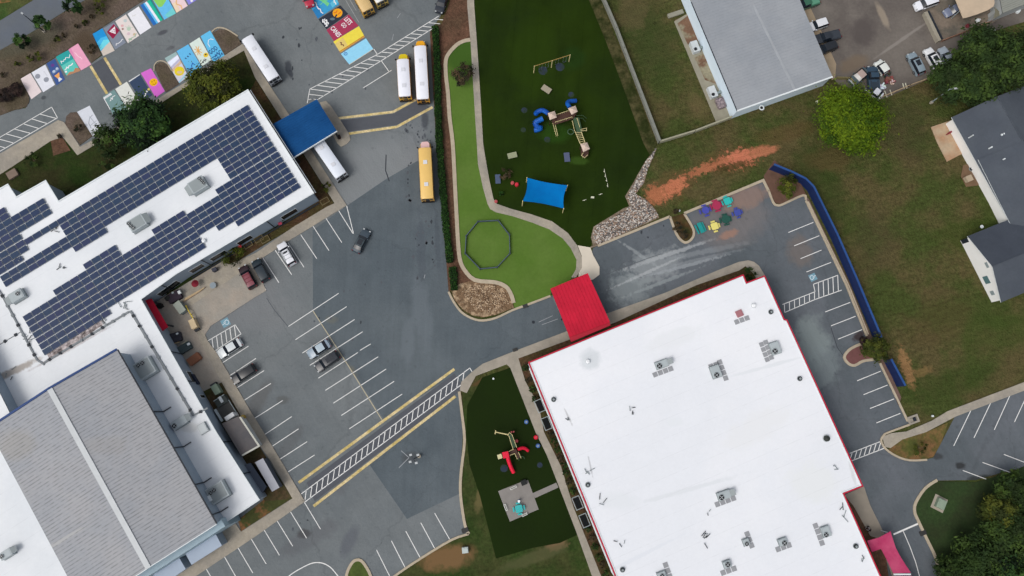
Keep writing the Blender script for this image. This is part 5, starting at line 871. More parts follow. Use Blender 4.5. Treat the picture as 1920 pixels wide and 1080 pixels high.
def bus(fr, rr_, label, roofc, bodyc, hood=1.75, W2=2.45, hoodc=None, hatchc=None, zr=3.0):
    a = ang(rr_, fr, zr); A_, B2 = G(rr_, zr), G(fr, zr); Lr = (B2-A_).length; m0 = (A_+B2)/2
    t = thing('school_bus', label, 'bus', (m0.x, m0.y, .03), a, 'school buses'); mb_ = mat('bus_%d_%d_%d' % bodyc, bodyc, .4, .04, 1); mr = mat('bus_%d_%d_%d' % roofc, roofc, .4, .03, 1); mhd = mat('bus_%d_%d_%d' % (hoodc or bodyc), hoodc or bodyc, .4, .03, 1)
    L2, Wb = Lr/2+.25, W2/2
    q = MB(); n = 1; sec = [(-Wb, .45), (-Wb, 2.55), (-Wb*.94, 2.78)]; secR = [(Wb*.94, 2.78), (Wb, 2.55), (Wb, .45)]
    P0_ = sec+secR
    for i in range(len(P0_)-1):
        if i == 2: continue
        q.face([(L2, *P0_[i]), (L2, *P0_[i+1]), (-L2, *P0_[i+1]), (-L2, *P0_[i])], mb_)
    q.face([(L2, y, z) for y, z in P0_][::-1], mb_); q.face([(-L2, y, z) for y, z in P0_], mb_); q.face([(L2, -Wb, .45), (-L2, -Wb, .45), (-L2, Wb, .45), (L2, Wb, .45)], m_tyre)
    if hood: q.prism([(L2, -Wb*.72), (L2+hood*.8, -Wb*.66), (L2+hood, -Wb*.4), (L2+hood, Wb*.4), (L2+hood*.8, Wb*.66), (L2, Wb*.72)], .5, 1.45, mhd, mb_, pts0=[(L2, -Wb*.9), (L2+hood*.9, -Wb*.84), (L2+hood*1.1, -Wb*.5), (L2+hood*1.1, Wb*.5), (L2+hood*.9, Wb*.84), (L2, Wb*.9)])
    q.build('body', t, world=False)
    q = MB(); N = 6; ring = [(-Wb*.97+2*Wb*.97*i/N, 2.74+.26*math.sin(math.pi*i/N)**.6) for i in range(N+1)]; xs = [(-L2-.05, -.14), (-L2+.25, 0), (L2-.3, 0), (L2+.05, -.12)]
    for (x0, d0), (x1, d1_) in zip(xs[:-1], xs[1:]):
        for i in range(N): q.face([(x0, ring[i][0], ring[i][1]+d0), (x1, ring[i][0], ring[i][1]+d1_), (x1, ring[i+1][0], ring[i+1][1]+d1_), (x0, ring[i+1][0], ring[i+1][1]+d0)][::-1], mr)
    q.face([(xs[0][0], y, z+xs[0][1]) for y, z in ring][::-1], mr); q.face([(xs[-1][0], y, z+xs[-1][1]) for y, z in ring], mr); rf = q.build('roof', t, world=False, sm=2)
    for x in (-.24, .22):
        q = MB(); q.box((x*Lr, 0), .75, .75, 2.98, 3.08, mat('hatch', hatchc or (206, 208, 214), .4, .03)); q.build('roof_hatch', rf, world=False)
    q = MB(); q.face([(L2+.03, -Wb*.86, 1.5), (L2+.03, Wb*.86, 1.5), (L2+.01, Wb*.82, 2.5), (L2+.01, -Wb*.82, 2.5)], m_cg); q.build('windscreen', t, world=False)
    for y0, y1 in ((-.86, -.42), (-.32, .32), (.42, .86)):
        q = MB(); q.prism([(-L2-.02, y0*Wb), (-L2-.06, y0*Wb), (-L2-.06, y1*Wb), (-L2-.02, y1*Wb)], 1.7, 2.45, m_cg, bottom=True); q.build('rear_window', t, world=False)
    q = MB(); 
    for y0, y1 in ((-.86, -.42), (.42, .86), (-.34, .34)): q.prism([(-L2-.02, y0*Wb), (-L2-.05, y0*Wb), (-L2-.05, y1*Wb), (-L2-.02, y1*Wb)], .85, 1.15 if abs(y0) > .35 else 1.5, m_cg, bottom=True)
    q.build('rear_panel', t, world=False)
    q = MB(); q.box((-L2-.12, 0), .2, W2, .45, .7, m_tyre); q.build('rear_bumper', t, world=False)
    nw = max(5, int(Lr/1.15))
    for s in (-1, 1):
        for k in range(nw):
            x0 = -L2+.35+k*(2*L2-.7)/nw; x1 = x0+(2*L2-.7)/nw-.16; q = MB(); q.prism([(x0, s*(Wb+.005)), (x1, s*(Wb+.005)), (x1, s*(Wb+.03)), (x0, s*(Wb+.03))], 1.75, 2.4, m_cg, bottom=True); q.build('side_window', t, world=False)
        q = MB(); q.box((0, s*(Wb+.01)), 2*L2-.2, .05, 1.35, 1.45, m_tyre); q.build('side_rail', t, world=False)
        for x in (L2*.72, -L2*.5): q = MB(); q.wheel((x, s*(Wb-.12), .48), (0, 1, 0), .48, .3, m_tyre, 14); w_ = q.build('wheel', t, world=False); q = MB(); q.wheel((x, s*(Wb+.03), .48), (0, 1, 0), .26, .04, m_rim, 10); q.build('rim', w_, world=False)
        q = MB(); q.box((L2+.4, s*(Wb+.18)), .12, .3, 1.7, 2.3, m_tyre); q.tube((L2, s*Wb*.9, 2.3), (L2+.4, s*(Wb+.18), 2.3), .04, m_tyre); q.build('mirror', t, world=False)
        q = MB(); q.box((L2+hood*1.05 if hood else L2+.03, s*Wb*.6), .12, .3, .75, .98, m_hl); q.build('headlight', t, world=False)
        q = MB(); q.box((-L2-.05, s*Wb*.8), .08, .22, 2.5, 2.66, m_tl); q.build('taillight', t, world=False)
    return t
WB = (224, 226, 234)
bus((754.7, 112.5), (758.5, 177), 'short yellow school bus with a white roof, left of the parked pair', WB, m_sby, hoodc=(206, 184, 24))
bus((787.3, 87.5), (792.3, 182), 'long yellow school bus with a white roof, beside the hedge', WB, (214, 154, 50), hoodc=(226, 160, 24))
bus((796, 279), (800.5, 369), 'all-yellow school bus with two white roof hatches standing alone by the hedge', (222, 184, 108), (206, 160, 80), hoodc=(220, 182, 180), hatchc=(240, 220, 214))
bus((463, 71), (511, 144), 'white bus parked beside the walkway near the painted spaces', (222, 225, 232), (206, 210, 216), hood=0)
bus((590, 258), (637, 326), 'white bus coming out from under the blue canopy', (216, 222, 232), (206, 210, 216), hood=0)
bus((640, -70), (688, 15), 'yellow bus with a tan roof cut by the top edge', (206, 176, 122), (214, 166, 66))
bus((668, -82), (714, -2), 'white-roofed yellow bus cut by the top edge, right of the tan one', (214, 214, 212), (206, 176, 90))
# ================================================================== TREES AND SHRUBS
def leafmat(name, c, c2, s=1.2): return mat(name, c, .8, .35, s, c2, s*.5, .3, spec=.12, thr=(.4, .6))
LM = {'green': [leafmat('leaf_bright_a', (80, 102, 14), (62, 84, 14)), leafmat('leaf_bright_b', (102, 122, 22), (80, 102, 18)), leafmat('leaf_bright_c', (60, 84, 18), (46, 68, 16))],
 'dark': [leafmat('leaf_dark_a', (46, 64, 28), (34, 50, 24)), leafmat('leaf_dark_b', (66, 86, 36), (44, 60, 28)), leafmat('leaf_dark_c', (32, 46, 22), (38, 50, 24))],
 'pine': [leafmat('leaf_pine_a', (46, 72, 34), (36, 58, 30)), leafmat('leaf_pine_b', (72, 102, 44), (50, 76, 34)), leafmat('leaf_pine_c', (18, 32, 18), (16, 28, 16))],
 'olive': [leafmat('leaf_olive_a', (72, 80, 24), (54, 64, 22)), leafmat('leaf_olive_b', (94, 98, 32), (66, 74, 26)), leafmat('leaf_olive_c', (42, 46, 20), (34, 38, 18))],
 'gold': [leafmat('leaf_gold_a', (62, 70, 26), (44, 54, 22)), leafmat('leaf_gold_b', (84, 88, 32), (58, 66, 26)), leafmat('leaf_gold_c', (48, 58, 26), (40, 46, 22))],
 'brown': [leafmat('leaf_brown_a', (70, 60, 44), (48, 46, 34)), leafmat('leaf_brown_b', (86, 70, 52), (56, 50, 36)), leafmat('leaf_brown_c', (40, 44, 28), (34, 34, 26))],
 'plum': [leafmat('leaf_plum_a', (58, 44, 42), (44, 36, 34)), leafmat('leaf_plum_b', (70, 56, 50), (50, 42, 38)), leafmat('leaf_plum_c', (40, 34, 32), (34, 30, 30))],
 'hedge': [leafmat('leaf_hedge_a', (32, 62, 20), (26, 52, 18)), leafmat('leaf_hedge_b', (46, 78, 28), (34, 60, 22)), leafmat('leaf_hedge_c', (22, 42, 16), (18, 36, 14))]}
m_trunk = mat('bark', (92, 78, 64), .95, .2, 2)
def crown(cx, cy, cz, rx, ry, rz, n, ls, kind, seed, clumps=40, aspect=1.6, bias=0):
    r = random.Random(seed); q = MB(); K = []
    for i in range(clumps):
        t, u = r.uniform(0, 2*math.pi), r.uniform(-.55, 1); s = math.sqrt(max(0, 1-u*u)); k = r.uniform(.55, 1.0)
        K.append((Vector((math.cos(t)*s*rx*k, math.sin(t)*s*ry*k, u*rz*k)), r.uniform(.16, .34), r.choice((0, 0, 1, 2)) if r.random() > .1 else 1))
    ms = LM[kind]
    for i in range(n):
        c, kr, mi = K[r.randrange(clumps)]; g = Vector((r.gauss(0, 1), r.gauss(0, 1), r.gauss(0, .8)))*kr*.5; p = c+Vector((g.x*rx, g.y*ry, g.z*rz)); out = Vector((p.x/rx, p.y/ry, p.z/rz+.4))
        nn = (out.normalized() if out.length > .01 else Vector((0, 0, 1)))*.9+Vector((r.uniform(-1, 1), r.uniform(-1, 1), r.uniform(-.3, 1)))*.7; nn.normalize(); u = nn.orthogonal().normalized(); a = r.uniform(0, 6.28); v = nn.cross(u); u2 = u*math.cos(a)+v*math.sin(a); v2 = nn.cross(u2); s = ls*r.uniform(.6, 1.3); o = Vector((cx, cy, cz))+p
        if o.z < .12: o.z = .12+r.random()*.2
        q.face([o-u2*s*aspect*.5, o-v2*s*.36, o+u2*s*aspect*.5, o+v2*s*.36], ms[mi])
    return q
def tree(px, rpx, h, kind, label, n, ls=.3, seed=1, cat='tree', name='tree', rz=None, clumps=40, rx=None, group=None):
    zc = h*.62; c = G(px, zc); sc_ = (G((px[0]+rpx, px[1]), zc)-c).length; b = Vector((c.x, c.y, 0)); t = thing(name, label, cat, b, group=group)
    rz_ = rz or h*.38; ry = sc_*(rx or 1)
    crown(b.x, b.y, zc, sc_, ry, rz_, n, ls, kind, seed, clumps).build('crown', t)
    q = MB(); r = random.Random(seed); tr = max(.08, h*.022); q.tube((b.x, b.y, 0), (b.x+.1, b.y, zc*.7), tr, m_trunk, 8, tr*.7)
    for k in range(7 if h > 3 else 3):
        a = k*6.28/7+r.random(); q.tube((b.x+.1, b.y, zc*.5+k*.05), (b.x+math.cos(a)*sc_*.6, b.y+math.sin(a)*ry*.6, zc+r.uniform(-.1, .3)*rz_), tr*.45, m_trunk, 5, tr*.1)
    q.build('trunk', t); return t
tree((1599, 222), 62, 8, 'green', 'bright green broad tree standing alone on the dry grass', 17000, .36, 8, clumps=170)
tree((266, 228), 49, 8, 'pine', 'dark green pine-like tree overhanging the painted parking spaces', 9000, .44, 2, clumps=70)
tree((402, 158), 49, 7, 'olive', 'olive green round tree between the painted spaces and the solar roof', 8000, .36, 3, clumps=70)
tree((200, 262), 30, 5, 'dark', 'shadowy dark shrub tree beside the solar roof edge', 2200, .36, 4, clumps=30)
for i, (p, r, h, k, l) in enumerate([((1846, 96), 50, 9, 'dark', 'very dark tree behind the house, upper of the group'), ((1788, 150), 42, 7, 'dark', 'very dark tree by the lamp pole, left of the group'), ((1900, 112), 52, 9, 'dark', 'very dark tree at the right edge behind the house'), ((1834, 150), 42, 7, 'dark', 'very dark tree touching the house roof corner')]): tree(p, r, h, k, l, 6500, .46, 20+i, clumps=60, group='dark trees behind the house')
for i, (p, r, h, k, l) in enumerate([((1876, 962), 40, 7, 'gold', 'yellow green tree at the top of the corner thicket'), ((1910, 1010), 58, 8, 'dark', 'dark tree at the right edge of the corner thicket'), ((1842, 1052), 55, 7, 'dark', 'dark tree at the bottom of the corner thicket'), ((1795, 1085), 40, 6, 'dark', 'dark tree cut by the bottom edge beside the driveway curb'), ((1905, 925), 36, 6, 'dark', 'dark tree beside the lot at the right edge'), ((1900, 1085), 60, 8, 'pine', 'deep green tree in the bottom right corner')]): tree(p, r*.8 if k == 'gold' else r, h, k, l, 6000, .42, 30+i, clumps=60, group='trees in the corner thicket')
tree((1642, 655), 25, 4.5, 'gold', 'yellow green tree overhanging the curbed island and blue fence', 2600, .3, 41, clumps=26)
tree((1479, 349), 22, 3.5, 'olive', 'small olive tree in the bed inside the bend of the blue fence', 1400, .28, 42, clumps=18)
tree((869, 140), 22, 4, 'brown', 'brownish thin tree standing on the lime turf strip', 1500, .26, 43, clumps=26)
tree((1408, 512), 12, 1.6, 'dark', 'dark shrub in the notch of the white building', 700, .2, 44, 'shrub', 'shrub', clumps=12)
tree((436, 478), 22, 2.2, 'olive', 'green shrub mass beside the school wall and walkway', 1100, .24, 45, 'shrub', 'shrub', clumps=18)
for i, (p, r, h, l) in enumerate([((136, 13), 15, 5, 'dark conifer furthest from the street pole'), ((80, 44), 13, 4.5, 'dark conifer beside the street pole'), ((38, 76), 14, 3.5, 'ragged dark conifer nearest the left edge')]): tree(p, r, h, 'pine', l, 1500, .3, 50+i, clumps=18, group='young conifers in the mulch bed', name='conifer')
for i, (p, r, k, l) in enumerate([((30, 167), 13, 'plum', 'dark purple rounded shrub nearer the pink space'), ((8, 178), 14, 'plum', 'dark purple rounded shrub at the left edge'), ((32, 122), 7, 'olive', 'green shrub above the pink painted space'), ((57, 110), 8, 'olive', 'green shrub, left of two beside the blue painted space'), ((73, 105), 9, 'olive', 'broad green shrub, right of two beside the blue painted space'), ((107, 73), 7, 'olive', 'small green shrub midway along the mulch bed'), ((5, 140), 5, 'brown', 'small brown shrub at the left edge of the mulch bed'), ((118, 66), 4, 'brown', 'tiny brown shrub in the mulch bed, lower of two'), ((143, 49), 4, 'brown', 'tiny brown shrub in the mulch bed, upper of two'), ((159, 42), 6, 'olive', 'small olive shrub in the upper mulch bed'), ((187, 22), 9, 'olive', 'olive shrub near the upper painted row'), ((171, 31), 4, 'brown', 'tiny shrub beside the upper olive shrub'), ((169, 90), 9, 'brown', 'brown shrub in the gap between the painted rows'), ((146, 240), 8, 'brown', 'brown shrub in the bed beside the white drawn space'), ((188, 0), 14, 'olive', 'wide olive shrub at the top edge of the mulch bed'), ((60, 300), 15, 'dark', 'dark shrub on the shaded lawn by the roof step'), ((200, 300), 18, 'dark', 'dark shrub pressed against the solar building'), ((1270, 425), 9, 'brown', 'dry brown shrub on the curved curb island, upper one'), ((1283, 440), 9, 'brown', 'dry brown shrub at the rounded end of the curb island'), ((1725, 840), 14, 'gold', 'yellow green shrub on the grass island by the crosswalk'), ((1620, 640), 7, 'plum', 'dark leaf pile beside the curbed island'), ((612, 350), 9, 'olive', 'shrub in the strip beside the walkway corner'), ((575, 335), 8, 'brown', 'reddish brown shrub in the strip by the solar building'), ((948, 326), 11, 'brown', 'thin grey green shrub on the dark turf near the red stools'), ((940, 362), 5, 'hedge', 'small low plant on the dark turf by the path'), ((530, 405), 8, 'olive', 'low shrub beside the school wall under the eave'), ((1268, 397), 5, 'brown', 'tiny dry shrub above the curb island')]):
    tree(p, r, 1.6 if r > 7 else 1.0, k, l, (90+r*26) if k != 'plum' else 3200, .22, 70+i, 'shrub', 'shrub', clumps=10 if k != 'plum' else 70)
wl_a, wl_b = (1000, 727), (1142, 1062)
for i, f in enumerate(((992, 712), (997, 730), (1004, 747), (1033, 812), (1039, 827), (1045, 842), (1051, 857), (1057, 872), (1062, 887), (1067, 903), (1074, 920), (1102, 992), (1110, 1008), (1116, 1025), (1124, 1045), (1130, 1060), (1136, 1076), (984, 690))):
    tree(f, 7, 1.2, 'dark' if i % 3 else 'brown', 'small round shrub in the planting bed along the left wall of the white building', 260, .2, 120+i, 'shrub', 'shrub', clumps=14, group='round shrubs along the white building')
def hedge(px, wpx, h, label, seed):
    P = GP(px, h*.5); r = random.Random(seed); b = P[0]; t = thing('hedge', label, 'hedge', (b.x, b.y, 0)); q = MB(); ms = LM['hedge']; core = MB(); core.strip(xy(P), wpx*.1*.8, .0, h*.82, ms[2]); core.build('inner_growth', t)
    for a, e in zip(P[:-1], P[1:]):
        d_ = e-a; nrm_ = Vector((-d_.y, d_.x, 0)).normalized()
        for i in range(int(d_.length*70)):
            u = r.random(); s = r.uniform(-1, 1); z = h*(.96-.3*abs(s)**3)+r.gauss(0, .07) if r.random() < .7 else r.uniform(.1, h); s2 = s if z > h*.6 else math.copysign(1, s)*r.uniform(.85, 1.05); o = a+d_*u+nrm_*s2*wpx*.05*(1+.12*math.sin(u*d_.length*1.3)); o.z = z
            n_ = Vector((r.uniform(-1, 1), r.uniform(-1, 1), 1)).normalized(); u2 = n_.orthogonal().normalized(); v2 = n_.cross(u2); k = .13*r.uniform(.6, 1.4); q.face([o-u2*k, o-v2*k, o+u2*k, o+v2*k], r.choice(ms))
    q.build('foliage', t)
hedge([(816, 50), (820, 120), (821, 200), (824, 270), (830, 350), (836, 420), (844, 492)], 13, 1.3, 'long clipped green hedge running down beside the buses', 1)
hedge([(849, 501), (852, 544)], 14, 1.3, 'short clipped hedge piece at the lower end of the long one', 2)
# ================================================================== PLAYGROUNDS
m_tan = mat('tan_plastic', (196, 176, 162), .6, .05); m_bst = mat('brown_steel', (74, 50, 42), .6, .06); m_cream = mat('cream_rail', (206, 192, 142), .5, .05); m_bsl = mat('blue_slide', (8, 70, 158), .45, .06, 1, (14, 92, 178), .6); m_rsl = mat('red_slide', (214, 26, 58), .35, .05, 1); m_grn = mat('green_rail', (60, 84, 60), .6, .05)
def w3(p, z): return G(p, z)
t = thing('play_structure', 'large climbing frame with tan roofs, blue tube slides and a bridge on the dark turf', 'playground climbing frame', G((1060, 235)))
def proof(px, z, m=m_tan, zt=None):
    P = xy(GP(px, z)); c = sum((Vector(p) for p in P), Vector((0, 0)))/4; q = MB()
    for a, b in zip(P, P[1:]+P[:1]): q.face([(a[0], a[1], z), (b[0], b[1], z), (c.x, c.y, z+.45)], m); q.face([(a[0], a[1], z), (a[0], a[1], z-.08), (b[0], b[1], z-.08), (b[0], b[1], z)], m)
    q.build('roof', t)
    for p in P: o = Vector(p).lerp(c, .15); MB().tube((o.x, o.y, .1), (o.x, o.y, z), .06, m_bst).build('post', t)
proof([(1027, 212), (1040, 208), (1044, 220), (1031, 225)], 3.1); proof([(1065, 203), (1079, 198), (1083, 209), (1072, 215)], 3.1); proof([(1088, 270), (1101, 267), (1106, 279), (1094, 285)], 2.9)
q = MB(); q.prism(xy(GP([(1034, 228), (1043, 215), (1068, 208), (1080, 212), (1076, 222), (1040, 234)], 1.5)), 1.38, 1.5, m_bst, bottom=True); q.build('deck', t); q = MB(); q.prism(xy(GP([(1074, 220), (1086, 220), (1092, 246), (1082, 250)], 1.5)), 1.3, 1.42, m_grn, bottom=True); q.build('walkway', t); q = MB(); q.prism(xy(GP([(1089, 278), (1104, 278), (1103, 292), (1096, 297), (1089, 290)], 1.2)), 1.1, 1.2, m_bst, bottom=True); q.build('deck', t)
def rail(px, z0, z1, par=t, m=m_cream, nm='railing', r=.05, n=5):
    q = MB(); P = GP(px, z1); P0_ = [Vector((p.x, p.y, z0)) for p in P]; q.path(P, r, m); 
    for a, b, a0, b0 in zip(P[:-1], P[1:], P0_[:-1], P0_[1:]):
        for k in range(n+1): f = k/n; q.tube(a.lerp(b, f), a0.lerp(b0, f), r*.6, m, 4)
    q.build(nm, par)
rail([(1043, 215), (1067, 207)], 1.5, 2.2, n=6); rail([(1041, 229), (1073, 219)], 1.5, 2.2, n=6); rail([(1073, 226), (1077, 244), (1080, 250)], 1.4, 2.1, n=3); rail([(1082, 221), (1087, 238)], 1.4, 2.1, n=3); rail([(1095, 285), (1090, 291), (1096, 296), (1102, 290)], 1.2, 2.0, n=2); rail([(1036, 229), (1043, 254)], .4, 1.2, n=5); rail([(1040, 229), (1046, 254)], .4, 1.2, n=5); rail([(1088, 243), (1100, 240), (1100, 245), (1089, 245)], 1.2, 1.6, n=2)
q = MB(); A_, B2, C_, D_ = w3((1079, 248), 1.5), w3((1088, 270), 1.3), w3((1090, 247), 1.5), w3((1097, 267), 1.3); q.tube(A_, B2, .07, m_cream); q.tube(C_, D_, .07, m_cream)
for k in range(7): q.tube(A_.lerp(B2, k/6), C_.lerp(D_, (k+.5)/6.5), .05, m_cream)
q.build('rope_bridge', t)
def slide(pts, r, m, par=t, nm='slide', half=False):
    P = [G((x, y), z) for x, y, z in pts]; S_ = []
    for i in range(len(P)-1):
        p0, p1, p2, p3 = P[max(i-1, 0)], P[i], P[i+1], P[min(i+2, len(P)-1)]
        for k in range(5): f = k/5; S_.append(.5*((2*p1)+(-p0+p2)*f+(2*p0-5*p1+4*p2-p3)*f*f+(-p0+3*p1-3*p2+p3)*f**3))
    S_.append(P[-1]); q = MB(); q.path(S_, r, m, 10)
    for s in S_[1:-1]:
        pass
    q.build(nm, par)
slide([(1028, 213, 2.1), (1018, 207, 1.8), (1009, 209, 1.3), (1004, 214, .6)], .46, m_bsl); slide([(1018, 222, 2.0), (1010, 226, 1.8), (1003, 230, 1.5), (1008, 238, 1.1), (1014, 240, .9), (1008, 243, .6), (1002, 244, .45)], .5, m_bsl); slide([(1068, 201, 2.0), (1064, 194, 1.6), (1068, 190, 1.1), (1080, 189, .6)], .42, m_bsl)
q = MB(); c = G((1070, 248), .3); q.path([Vector((c.x+.6*math.cos(a), c.y+.6*math.sin(a), .25+.1*a)) for a in [i*.5 for i in range(13)]], .12, m_grn); q.build('spinner', t)
q = MB(); q.path([w3((1080, 217), 1.4), w3((1092, 216), 1.0), w3((1100, 222), .2)], .05, m_grn); q.path([w3((1081, 221), 1.4), w3((1093, 222), .9), w3((1098, 228), .2)], .05, m_grn); q.build('climber', t)
sw = thing('swing_set', 'cream swing frame with three legs on the dark turf', 'swing set', G((1036, 125)))
tops = [w3((1002, 124), 3), w3((1035.5, 114), 3), w3((1069, 103), 3)]
for p in tops: MB().tube((p.x, p.y, .1), p+Vector((0, 0, .06)), .09, m_cream).build('leg', sw)
MB().tube(tops[0], tops[2], .07, mat('tan_beam', (150, 124, 70), .6, .1)).build('crossbeam', sw)
for a, b in ((.14, .22), (.32, .4), (.6, .68), (.82, .9)):
    A_, B2 = tops[0].lerp(tops[2], a), tops[0].lerp(tops[2], b); q = MB(); q.tube(A_, A_-Vector((0, 0, 2.4)), .02, m_galv, 4); q.tube(B2, B2-Vector((0, 0, 2.4)), .02, m_galv, 4); m_ = (A_+B2)/2; q.box((m_.x, m_.y), .45, .2, .58, .62, m_dark_, ang((1002, 124), (1069, 103))); q.build('swing', sw)
# blue mats and faded markings on turf
m_mat = mat('worn_turf_blue', (40, 50, 66), .95, .2, .8, (38, 52, 34), .7)
for p, r, s in (((983, 207), .6, 'left of the climbing frame'), ((1071, 178), .6, 'above the blue slide'), ((981, 244), .5, 'lower left of the climbing frame'), ((1026, 262), .6, 'below the climbing frame'), ((1018, 133), .9, 'under the left swings'), ((1050, 126), .9, 'under the right swings'), ((945, 878), .7, 'beside the red slide'), ((1012, 872), .5, 'near the pavement by the red slide')):
    c = G(p); MB().cyl((c.x, c.y), r, .1, .112, m_mat, 14).build('rubber_mat', label='faint blue round mat '+s, cat='mat')
def plank(p, p2, wd, z0, z1, m, name, label, cat):
    a, b = G(p, z1), G(p2, z1); q = MB(); q.box(((a.x+b.x)/2, (a.y+b.y)/2), (b-a).length, wd, z1-.08, z1, m, math.atan2(b.y-a.y, b.x-a.x)); t = thing(name, label, cat, ((a.x+b.x)/2, (a.y+b.y)/2, 0)); q.build('top', t)
    for f in (.15, .85):
        o = a.lerp(b, f); q = MB(); q.box((o.x, o.y), .08, wd*.8, .1, z1-.08, m_galv, math.atan2(b.y-a.y, b.x-a.x)); q.build('leg', t)
    return t
plank((1017, 162), (1032, 172), 1.2, 0, .7, mat('bench_grey', (150, 142, 124), .7, .06), 'picnic_table', 'pale grey table between the swings and the climbing frame', 'table')
plank((952, 293), (969, 289), 1.1, 0, .7, mat('bench_grey2', (142, 146, 118), .7, .08), 'picnic_table', 'mossy grey table alone on the left side of the dark turf', 'table')
plank((1062, 286), (1064, 303), 1.1, 0, .5, mat('bench_blue', (78, 86, 112), .7, .08), 'picnic_table', 'blue grey table below the climbing frame', 'table')
plank((933, 327), (934, 344), 1.0, 0, .5, mat('bench_blue2', (70, 84, 110), .7, .08), 'picnic_table', 'blue grey table by the path beside the thin shrub', 'table')
t = thing('shade_sail', 'bright blue four-cornered shade sail over the dark turf', 'shade sail', G((1022, 362)))
q, C = sailmesh([(988, 333), (1064, 347.5), (1057, 391), (980, 377)], 3.2, mat('blue_sail', (2, 108, 176), .8, .04, .5, (4, 100, 168), .3, spec=.05), .35, 14, zs=(3.0, 3.7, 3.0, 3.5)); q.build('fabric', t, sm=True)
for c in C: MB().cyl((c.x, c.y), .09, .1, c.z+.05, m_cream, 8).build('post', t)
def drum(p, r, h, m, label, name='play_stool', cat='stool', top=None, z=.1):
    c = G(p, h); q = MB(); q.cyl((c.x, c.y), r, z, h*.8, m, 12, r*.92); q.cyl((c.x, c.y), r*.92, h*.8, h, m, 12, r*.7); q.cyl((c.x, c.y), r*.4, h, h+.03, top or m, 8); return q.build(name, label=label, cat=cat)
m_rs = mat('red_plastic', (196, 44, 62), .5, .05); m_rs2 = mat('faded_red', (170, 76, 80), .6, .05); m_bp = mat('blue_plastic', (70, 104, 160), .5, .06)
drum((961, 342), .38, .6, m_rs2, 'faded red round stool, left of the pair near the blue sail'); drum((969, 345), .42, .7, m_rs, 'bright red round stool, right of the pair near the blue sail'); drum((930, 377), .35, .5, m_rs2, 'red round stool in the corner by the curved path')
drum((987, 791), .42, .6, m_bp, 'blue play stool near the pavement, upper of two', top=m_hvd); drum((1009, 836), .42, .6, m_bp, 'blue play stool near the pavement, lower of two', top=m_hvd); drum((1005, 820), .42, .6, m_rsl, 'red play stool beside the pavement', top=m_rs2); drum((969, 827), .32, .5, m_rs2, 'dull red round stool beside the red climbing frame')
# balance posts
m_pw = mat('pale_post', (200, 200, 180), .7, .05)
for p, k in (((1133, 321), 0), ((1135, 330), 0), ((1137, 338), 0), ((1139, 348), 0), ((1096, 375), 1), ((1111, 370), 2), ((1126, 364), 1)):
    c = G(p, .4); q = MB(); q.cyl((c.x, c.y), .1, .1, .4, m_pw, 8); 
    if k == 0: q.tube((c.x, c.y+.5, .38), (c.x+.1, c.y-.3, .38), .05, m_pw)
    if k: q.tube((c.x-.35, c.y-.12, .38), (c.x+.35, c.y+.12, .38), .06, m_pw)
    if k == 2: q.box((c.x, c.y), .6, .35, .38, .45, m_pw)
    q.build('balance_post', label={0: 'short pale post in the upright line on the right of the dark turf', 1: 'short pale post at an end of the lower line on the dark turf', 2: 'wide pale post in the middle of the lower line'}[k], cat='post', group={0: 'balance posts in the upright line', 1: 'balance posts at the ends of the lower line', 2: None}[k])
# octagon ball pit
oc = [(896, 415), (934, 413), (955, 440), (956, 475), (932, 501), (900, 504), (872, 475), (874, 442)]
t = thing('ball_pit', 'eight-sided grey walled ball court on the lime turf', 'ball court', G((915, 458)))
m_oct = mat('octagon_wall', (56, 68, 84), .6, .06)
for a, b in zip(oc, oc[1:]+oc[:1]):
    A_, B2 = G(a, .7), G(b, .7); q = MB(); q.strip([(A_.x, A_.y), (B2.x, B2.y)], .1, .1, .7, m_oct); q.strip([(A_.x, A_.y), (B2.x, B2.y)], .13, .7, .78, mat('octagon_cap', (74, 88, 102), .5, .05)); q.build('wall_panel', t)
for a in oc: c = G(a, .7); MB().cyl((c.x, c.y), .16, .1, .84, mat('octagon_post', (54, 64, 78), .5, .05), 8).build('post', t)
# second playground
t = thing('play_structure', 'small climbing frame with red slides on the lower dark turf', 'playground climbing frame', G((962, 845)))
slide([(951, 850, 2.0), (953, 862, 1.5), (958, 876, .9), (963, 886, .45)], .36, m_rsl); slide([(971, 843, 1.3), (979, 840, 1.1), (985, 841, .8), (990, 845, .4)], .3, m_rsl)
q = MB(); c = G((948, 853), 2.3); q.box((c.x, c.y), 1.1, 1.1, 2.1, 2.3, m_rsl, .2); q.build('slide_hood', t); q = MB(); c = G((937, 856), 2.0); q.box((c.x, c.y), .8, .8, 1.8, 2.0, mat('cream_panel', (200, 194, 150), .6, .05), .3); q.build('shade_panel', t)
q = MB(); q.prism(xy(GP([(954, 847), (967, 841), (975, 857), (971, 861), (966, 850), (957, 853)], 1.3)), 1.2, 1.3, m_bst, bottom=True); q.build('deck', t); q = MB(); q.prism(xy(GP([(953, 815), (959, 814), (968, 838), (962, 841)], 1.5)), 1.42, 1.5, m_grn, bottom=True); q.build('walkway', t)
rail([(954, 817), (962, 842)], 1.5, 2.1, t); rail([(960, 815), (969, 839)], 1.5, 2.1, t); rail([(952, 817), (955, 811), (960, 815)], 1.5, 2.1, t, n=2); rail([(953, 847), (963, 842)], 1.3, 2.0, t, n=3); rail([(956, 854), (965, 850), (970, 861)], 1.3, 2.0, t, n=3); rail([(972, 848), (977, 859)], 1.3, 2.0, t, n=3)
q = MB(); q.tube(w3((929, 810), 2.1), w3((953, 815), 2.1), .1, m_cream); q.tube(w3((929.5, 807), 2.1), w3((928.5, 814), 2.1), .1, m_cream); a = w3((929, 810), 2.1); q.tube(a, (a.x, a.y, .1), .08, m_cream); q.build('overhead_bar', t)
